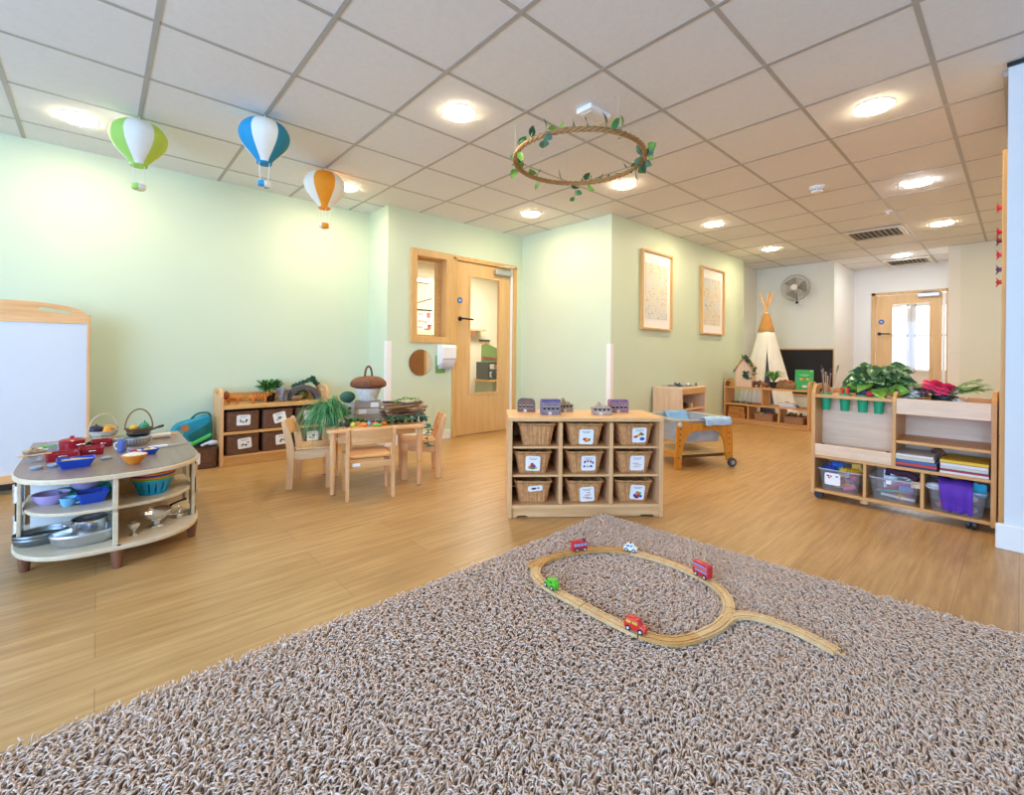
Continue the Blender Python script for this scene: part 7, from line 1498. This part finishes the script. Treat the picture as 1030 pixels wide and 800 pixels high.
# railway
RZ = 0.040
loop = [(1.615, 1.435), (1.775, 1.365), (1.869, 1.259), (1.909, 1.084), (1.899, 0.929), (1.855, 0.815), (1.765, 0.735), (1.637, 0.698), (1.513, 0.712), (1.409, 0.755), (1.362, 0.83), (1.345, 0.945), (1.343, 1.074), (1.343, 1.207), (1.357, 1.325), (1.40, 1.40), (1.49, 1.445)]
RW = thing('toy_railway', 'oval wooden toy train track with two branch pieces lying on the shag rug', 'train track', (1.62, 1.07, RZ))
TRK = [wood('track_beech', '#dfbd8d', '#c9a06c', 'x'), wood('track_honey', '#cf9f62', '#b98748', 'y')]
GROOVE = plain('track_groove', '#b58a55', 0.6)
def track(path, mat):
    m = MB(); g = MB(); n = len(path); pr = []
    for i in range(n):
        d = (path[min(i + 1, n - 1)] - path[max(i - 1, 0)]).normalized(); s = Vector((-d.y, d.x, 0)); p_ = path[i]; w = 0.021
        prof = [(-w, 0), (-w, 0.012), (-0.0145, 0.012), (-0.0145, 0.009), (-0.0095, 0.009), (-0.0095, 0.012), (0.0095, 0.012), (0.0095, 0.009), (0.0145, 0.009), (0.0145, 0.012), (w, 0.012), (w, 0)]
        pr.append([Vector((p_.x + s.x * a, p_.y + s.y * a, p_.z + b)) for a, b in prof])
    m.rings(pr); o = m.done('track_piece', mat, RW)
    return o
LP_ = spline([(x - 1.62, y - 1.07, 0) for x, y in loop], 8, closed=True); n = len(LP_); cuts = [0, 17, 34, 50, 66, 82, 97, 110, 123, n]
for k in range(len(cuts) - 1):
    seg = [LP_[i % n] for i in range(cuts[k], cuts[k + 1] + 1)]
    if len(seg) > 2: seg[0] = seg[0].lerp(seg[1], 0.12); seg[-1] = seg[-1].lerp(seg[-2], 0.12)
    track(seg, TRK[0 if k % 4 else 1])
br = [(1.62, 0.698), (1.70, 0.69), (1.752, 0.640), (1.772, 0.53), (1.755, 0.43), (1.743, 0.387)]
sp_ = spline([(x - 1.62, y - 1.07, 0.0008) for x, y in br], 8); track(sp_[:18], TRK[0]); track(sp_[17:], TRK[0])
br = [(1.385, 1.37), (1.42, 1.42), (1.45, 1.449), (1.42, 1.452), (1.397, 1.448)]
sp_ = spline([(1.60 - 1.62, 1.440 - 1.07, 0.0008), (1.50 - 1.62, 1.452 - 1.07, 0.0008), (1.413 - 1.62, 1.446 - 1.07, 0.0008)], 8); track(sp_, TRK[1])
m = MB(); m.cyl((1.743 - 1.62 - 0.004, 0.372 - 1.07, 0.006), (1.743 - 1.62 - 0.004, 0.372 - 1.07, 0.011), 0.008); m.box(1.741 - 1.62, 0.381 - 1.07, 0.0085, 0.006, 0.016, 0.005); m.done('connector_peg', TRK[0], RW)
VZ = RZ + 0.012
def wheels(t, xs, hw, r, hub='#dcdcdc'):
    for x in xs:
        for s in (-1, 1):
            m = MB(); m.cyl((x, s * hw, r), (x, s * (hw + 0.006), r), r, seg=20); w = m.done('wheel', BLACK, t, bev=0.001)
            m = MB(); m.cyl((x, s * (hw + 0.005), r), (x, s * (hw + 0.0072), r), r * 0.5, seg=16); m.done('hub', plain('hub_' + hub.strip('#'), hub, 0.4), w)
def veh(name, label, cat, xy, ang, prof, hw, col, wins, wcol, wx, r=0.0105, extra=(), sc=0.86):
    t = thing(name, label, cat, (xy[0], xy[1], VZ), ang, 'toy vehicles on the wooden track'); m = MB(); m.prism(prof, -hw, hw, 'xz'); m.done('body', plain(name + col.strip('#'), col, 0.3, var=0.03), t, bev=0.0035)
    for (x0, x1, z0, z1) in wins:
        for s in (-1, 1):
            m = MB(); m.box((x0 + x1) / 2, s * (hw + 0.0003), (z0 + z1) / 2, x1 - x0, 0.0012, z1 - z0); m.done('window', plain('toy_glass_' + wcol.strip('#'), wcol, 0.3), t)
    wheels(t, wx, hw - 0.004, r)
    for nm, mb, mt in extra: mb.done(nm, mt, t)
    t.scale = (sc, sc, sc); return t
TRED = '#cf2b34'
def ang_at(xy):
    b = min(range(n), key=lambda i: (LP_[i].x + 1.62 - xy[0]) ** 2 + (LP_[i].y + 1.07 - xy[1]) ** 2); d = LP_[(b + 1) % n] - LP_[b - 1]; return math.atan2(d.y, d.x), (LP_[b].x + 1.62, LP_[b].y + 1.07)
a, p_ = ang_at((1.69, 1.40)); m = MB(); m.box(0.03, 0, 0.058, 0.012, 0.02, 0.008, bev=0.002); m2 = MB(); m2.box(0.0447, 0, 0.038, 0.001, 0.026, 0.016)
veh('toy_fire_engine', 'red toy fire engine with pale blue windows on the far side of the track', 'toy vehicle', p_, a, [(-0.043, 0.007), (0.044, 0.007), (0.044, 0.05), (0.038, 0.054), (-0.043, 0.054)], 0.0175, TRED, [(-0.037, -0.020, 0.030, 0.045), (-0.016, 0.0, 0.03, 0.045), (0.004, 0.018, 0.03, 0.045), (0.023, 0.038, 0.03, 0.045)], '#8fb0d8', (-0.02, 0.025), extra=[('roof_lamp', m, plain('lamp_blue', '#27436f', 0.3)), ('windscreen', m2, plain('toy_glass_8fb0d8', '#8fb0d8'))])
a, p_ = ang_at((1.868, 1.245)); m = MB(); m.box(0.0, 0, 0.047, 0.008, 0.02, 0.006, bev=0.002)
veh('toy_police_car', 'white toy police car with dark roof lamp on the far side of the track', 'toy vehicle', p_, a, [(-0.036, 0.007), (0.036, 0.007), (0.036, 0.020), (0.022, 0.026), (0.010, 0.044), (-0.016, 0.044), (-0.028, 0.028), (-0.036, 0.024)], 0.0165, '#eff1f4', [(-0.018, -0.002, 0.029, 0.039), (0.002, 0.012, 0.029, 0.038)], '#5b7fa0', (-0.02, 0.021), extra=[('roof_lamp', m, plain('lamp_dark', '#222b3a', 0.3))])
a, p_ = ang_at((1.905, 0.90)); m = MB()
for s in (-1, 1): m.box(0.0, s * 0.0182, 0.042, 0.082, 0.001, 0.005)
veh('toy_bus', 'red double decker toy bus with mauve window bands on the door-far right of the track', 'toy vehicle', p_, a, [(-0.046, 0.007), (0.046, 0.007), (0.046, 0.064), (0.041, 0.069), (-0.041, 0.069), (-0.046, 0.064)], 0.018, TRED, [(-0.04, 0.04, 0.050, 0.060), (-0.03, 0.04, 0.027, 0.036)], '#8d8fc0', (-0.024, 0.026), extra=[('orange_band', m, plain('band_orange', '#e08a3a', 0.4))])['label'] = 'red double decker toy bus with mauve windows on the right hand curve'
a, p_ = ang_at((1.345, 1.25)); veh('toy_car', 'bright green toy car on the near left curve of the track', 'toy vehicle', p_, a, [(-0.038, 0.007), (0.038, 0.007), (0.038, 0.019), (0.024, 0.026), (0.008, 0.045), (-0.022, 0.045), (-0.036, 0.028)], 0.0165, '#5fbf2f', [(-0.022, -0.006, 0.029, 0.039), (0.0, 0.012, 0.029, 0.038)], '#3e8f24', (-0.021, 0.022))
a, p_ = ang_at((1.352, 0.875)); veh('toy_car', 'red toy car with yellow windows at the front of the track', 'toy vehicle', p_, a + PI, [(-0.044, 0.007), (0.044, 0.007), (0.044, 0.021), (0.026, 0.029), (0.012, 0.048), (-0.036, 0.048), (-0.044, 0.030)], 0.0175, '#d8332b', [(-0.034, -0.014, 0.031, 0.042), (-0.009, 0.012, 0.031, 0.041)], '#e0b64a', (-0.025, 0.025))
# ================================================================== LIGHT AND CAMERA
w = bpy.data.worlds.new('World'); SC.world = w; w.use_nodes = True
bg = w.node_tree.nodes['Background']; bg.inputs['Color'].default_value = (0.6, 0.78, 1.0, 1); bg.inputs['Strength'].default_value = WORLD
def area(name, loc, rot, sx, sy, power, col):
    l = bpy.data.lights.new(name, 'AREA'); l.shape = 'RECTANGLE'; l.size = sx; l.size_y = sy; l.energy = power; l.color = col
    o = bpy.data.objects.new(name, l); COL.objects.link(o); o.location = loc; o.rotation_euler = rot; return o
for k, (y0, y1) in enumerate(((-2.2, -0.4), (0.0, 2.0), (2.3, 4.0))):       # daylight through the three windows of wall_rear
    area('window_daylight', (-3.59, (y0 + y1) / 2, 1.385), (0, -PI / 2, 0), 2.03, y1 - y0, DAY * (y1 - y0) * (1.35, 1.05, 0.45)[k], (0.36, 0.60, 1.0))
area('far_window_daylight', (12.9, 1.6, 1.4), (0, PI / 2, 0), 1.4, 1.4, 60, (0.9, 0.96, 1.0))
area('next_room_lamp', (4.6, 5.7, 2.45), (0, 0, 0), 1.2, 0.6, 75, (1.0, 0.93, 0.8))
cam = bpy.data.cameras.new('camera'); co = bpy.data.objects.new('camera', cam); COL.objects.link(co)
FPX, CXP, CYP, YAW, ROLL = 462.39, 518.48, 355.44, 0.8333, 0.0101
fw = Vector((math.cos(YAW), math.sin(YAW), 0)); rt = Vector((math.sin(YAW), -math.cos(YAW), 0)); up = Vector((0, 0, 1))
r3 = rt * math.cos(ROLL) + up * math.sin(ROLL); u3 = up * math.cos(ROLL) - rt * math.sin(ROLL)
co.matrix_world = Matrix(((r3.x, u3.x, -fw.x, 0), (r3.y, u3.y, -fw.y, 0), (r3.z, u3.z, -fw.z, 0.985), (0, 0, 0, 1)))
cam.sensor_width = 36; cam.lens = FPX / 1030 * 36; cam.shift_x = -(CXP - 515) / 1030; cam.shift_y = (CYP - 400) / 1030; cam.clip_start = 0.02; cam.clip_end = 60
SC.camera = co
SC.view_settings.view_transform = 'Standard'; SC.view_settings.look = 'None'; SC.view_settings.gamma = 1.0; SC.view_settings.use_curve_mapping = False
SC.view_settings.exposure = EXPO
SC.cycles.max_bounces = 10; SC.cycles.diffuse_bounces = 6; SC.cycles.glossy_bounces = 4; SC.cycles.transparent_max_bounces = 16; SC.cycles.transmission_bounces = 6
SC.cycles.sample_clamp_indirect = 6.0; SC.cycles.caustics_reflective = False; SC.cycles.caustics_refractive = False
SC.cycles.use_denoising = True
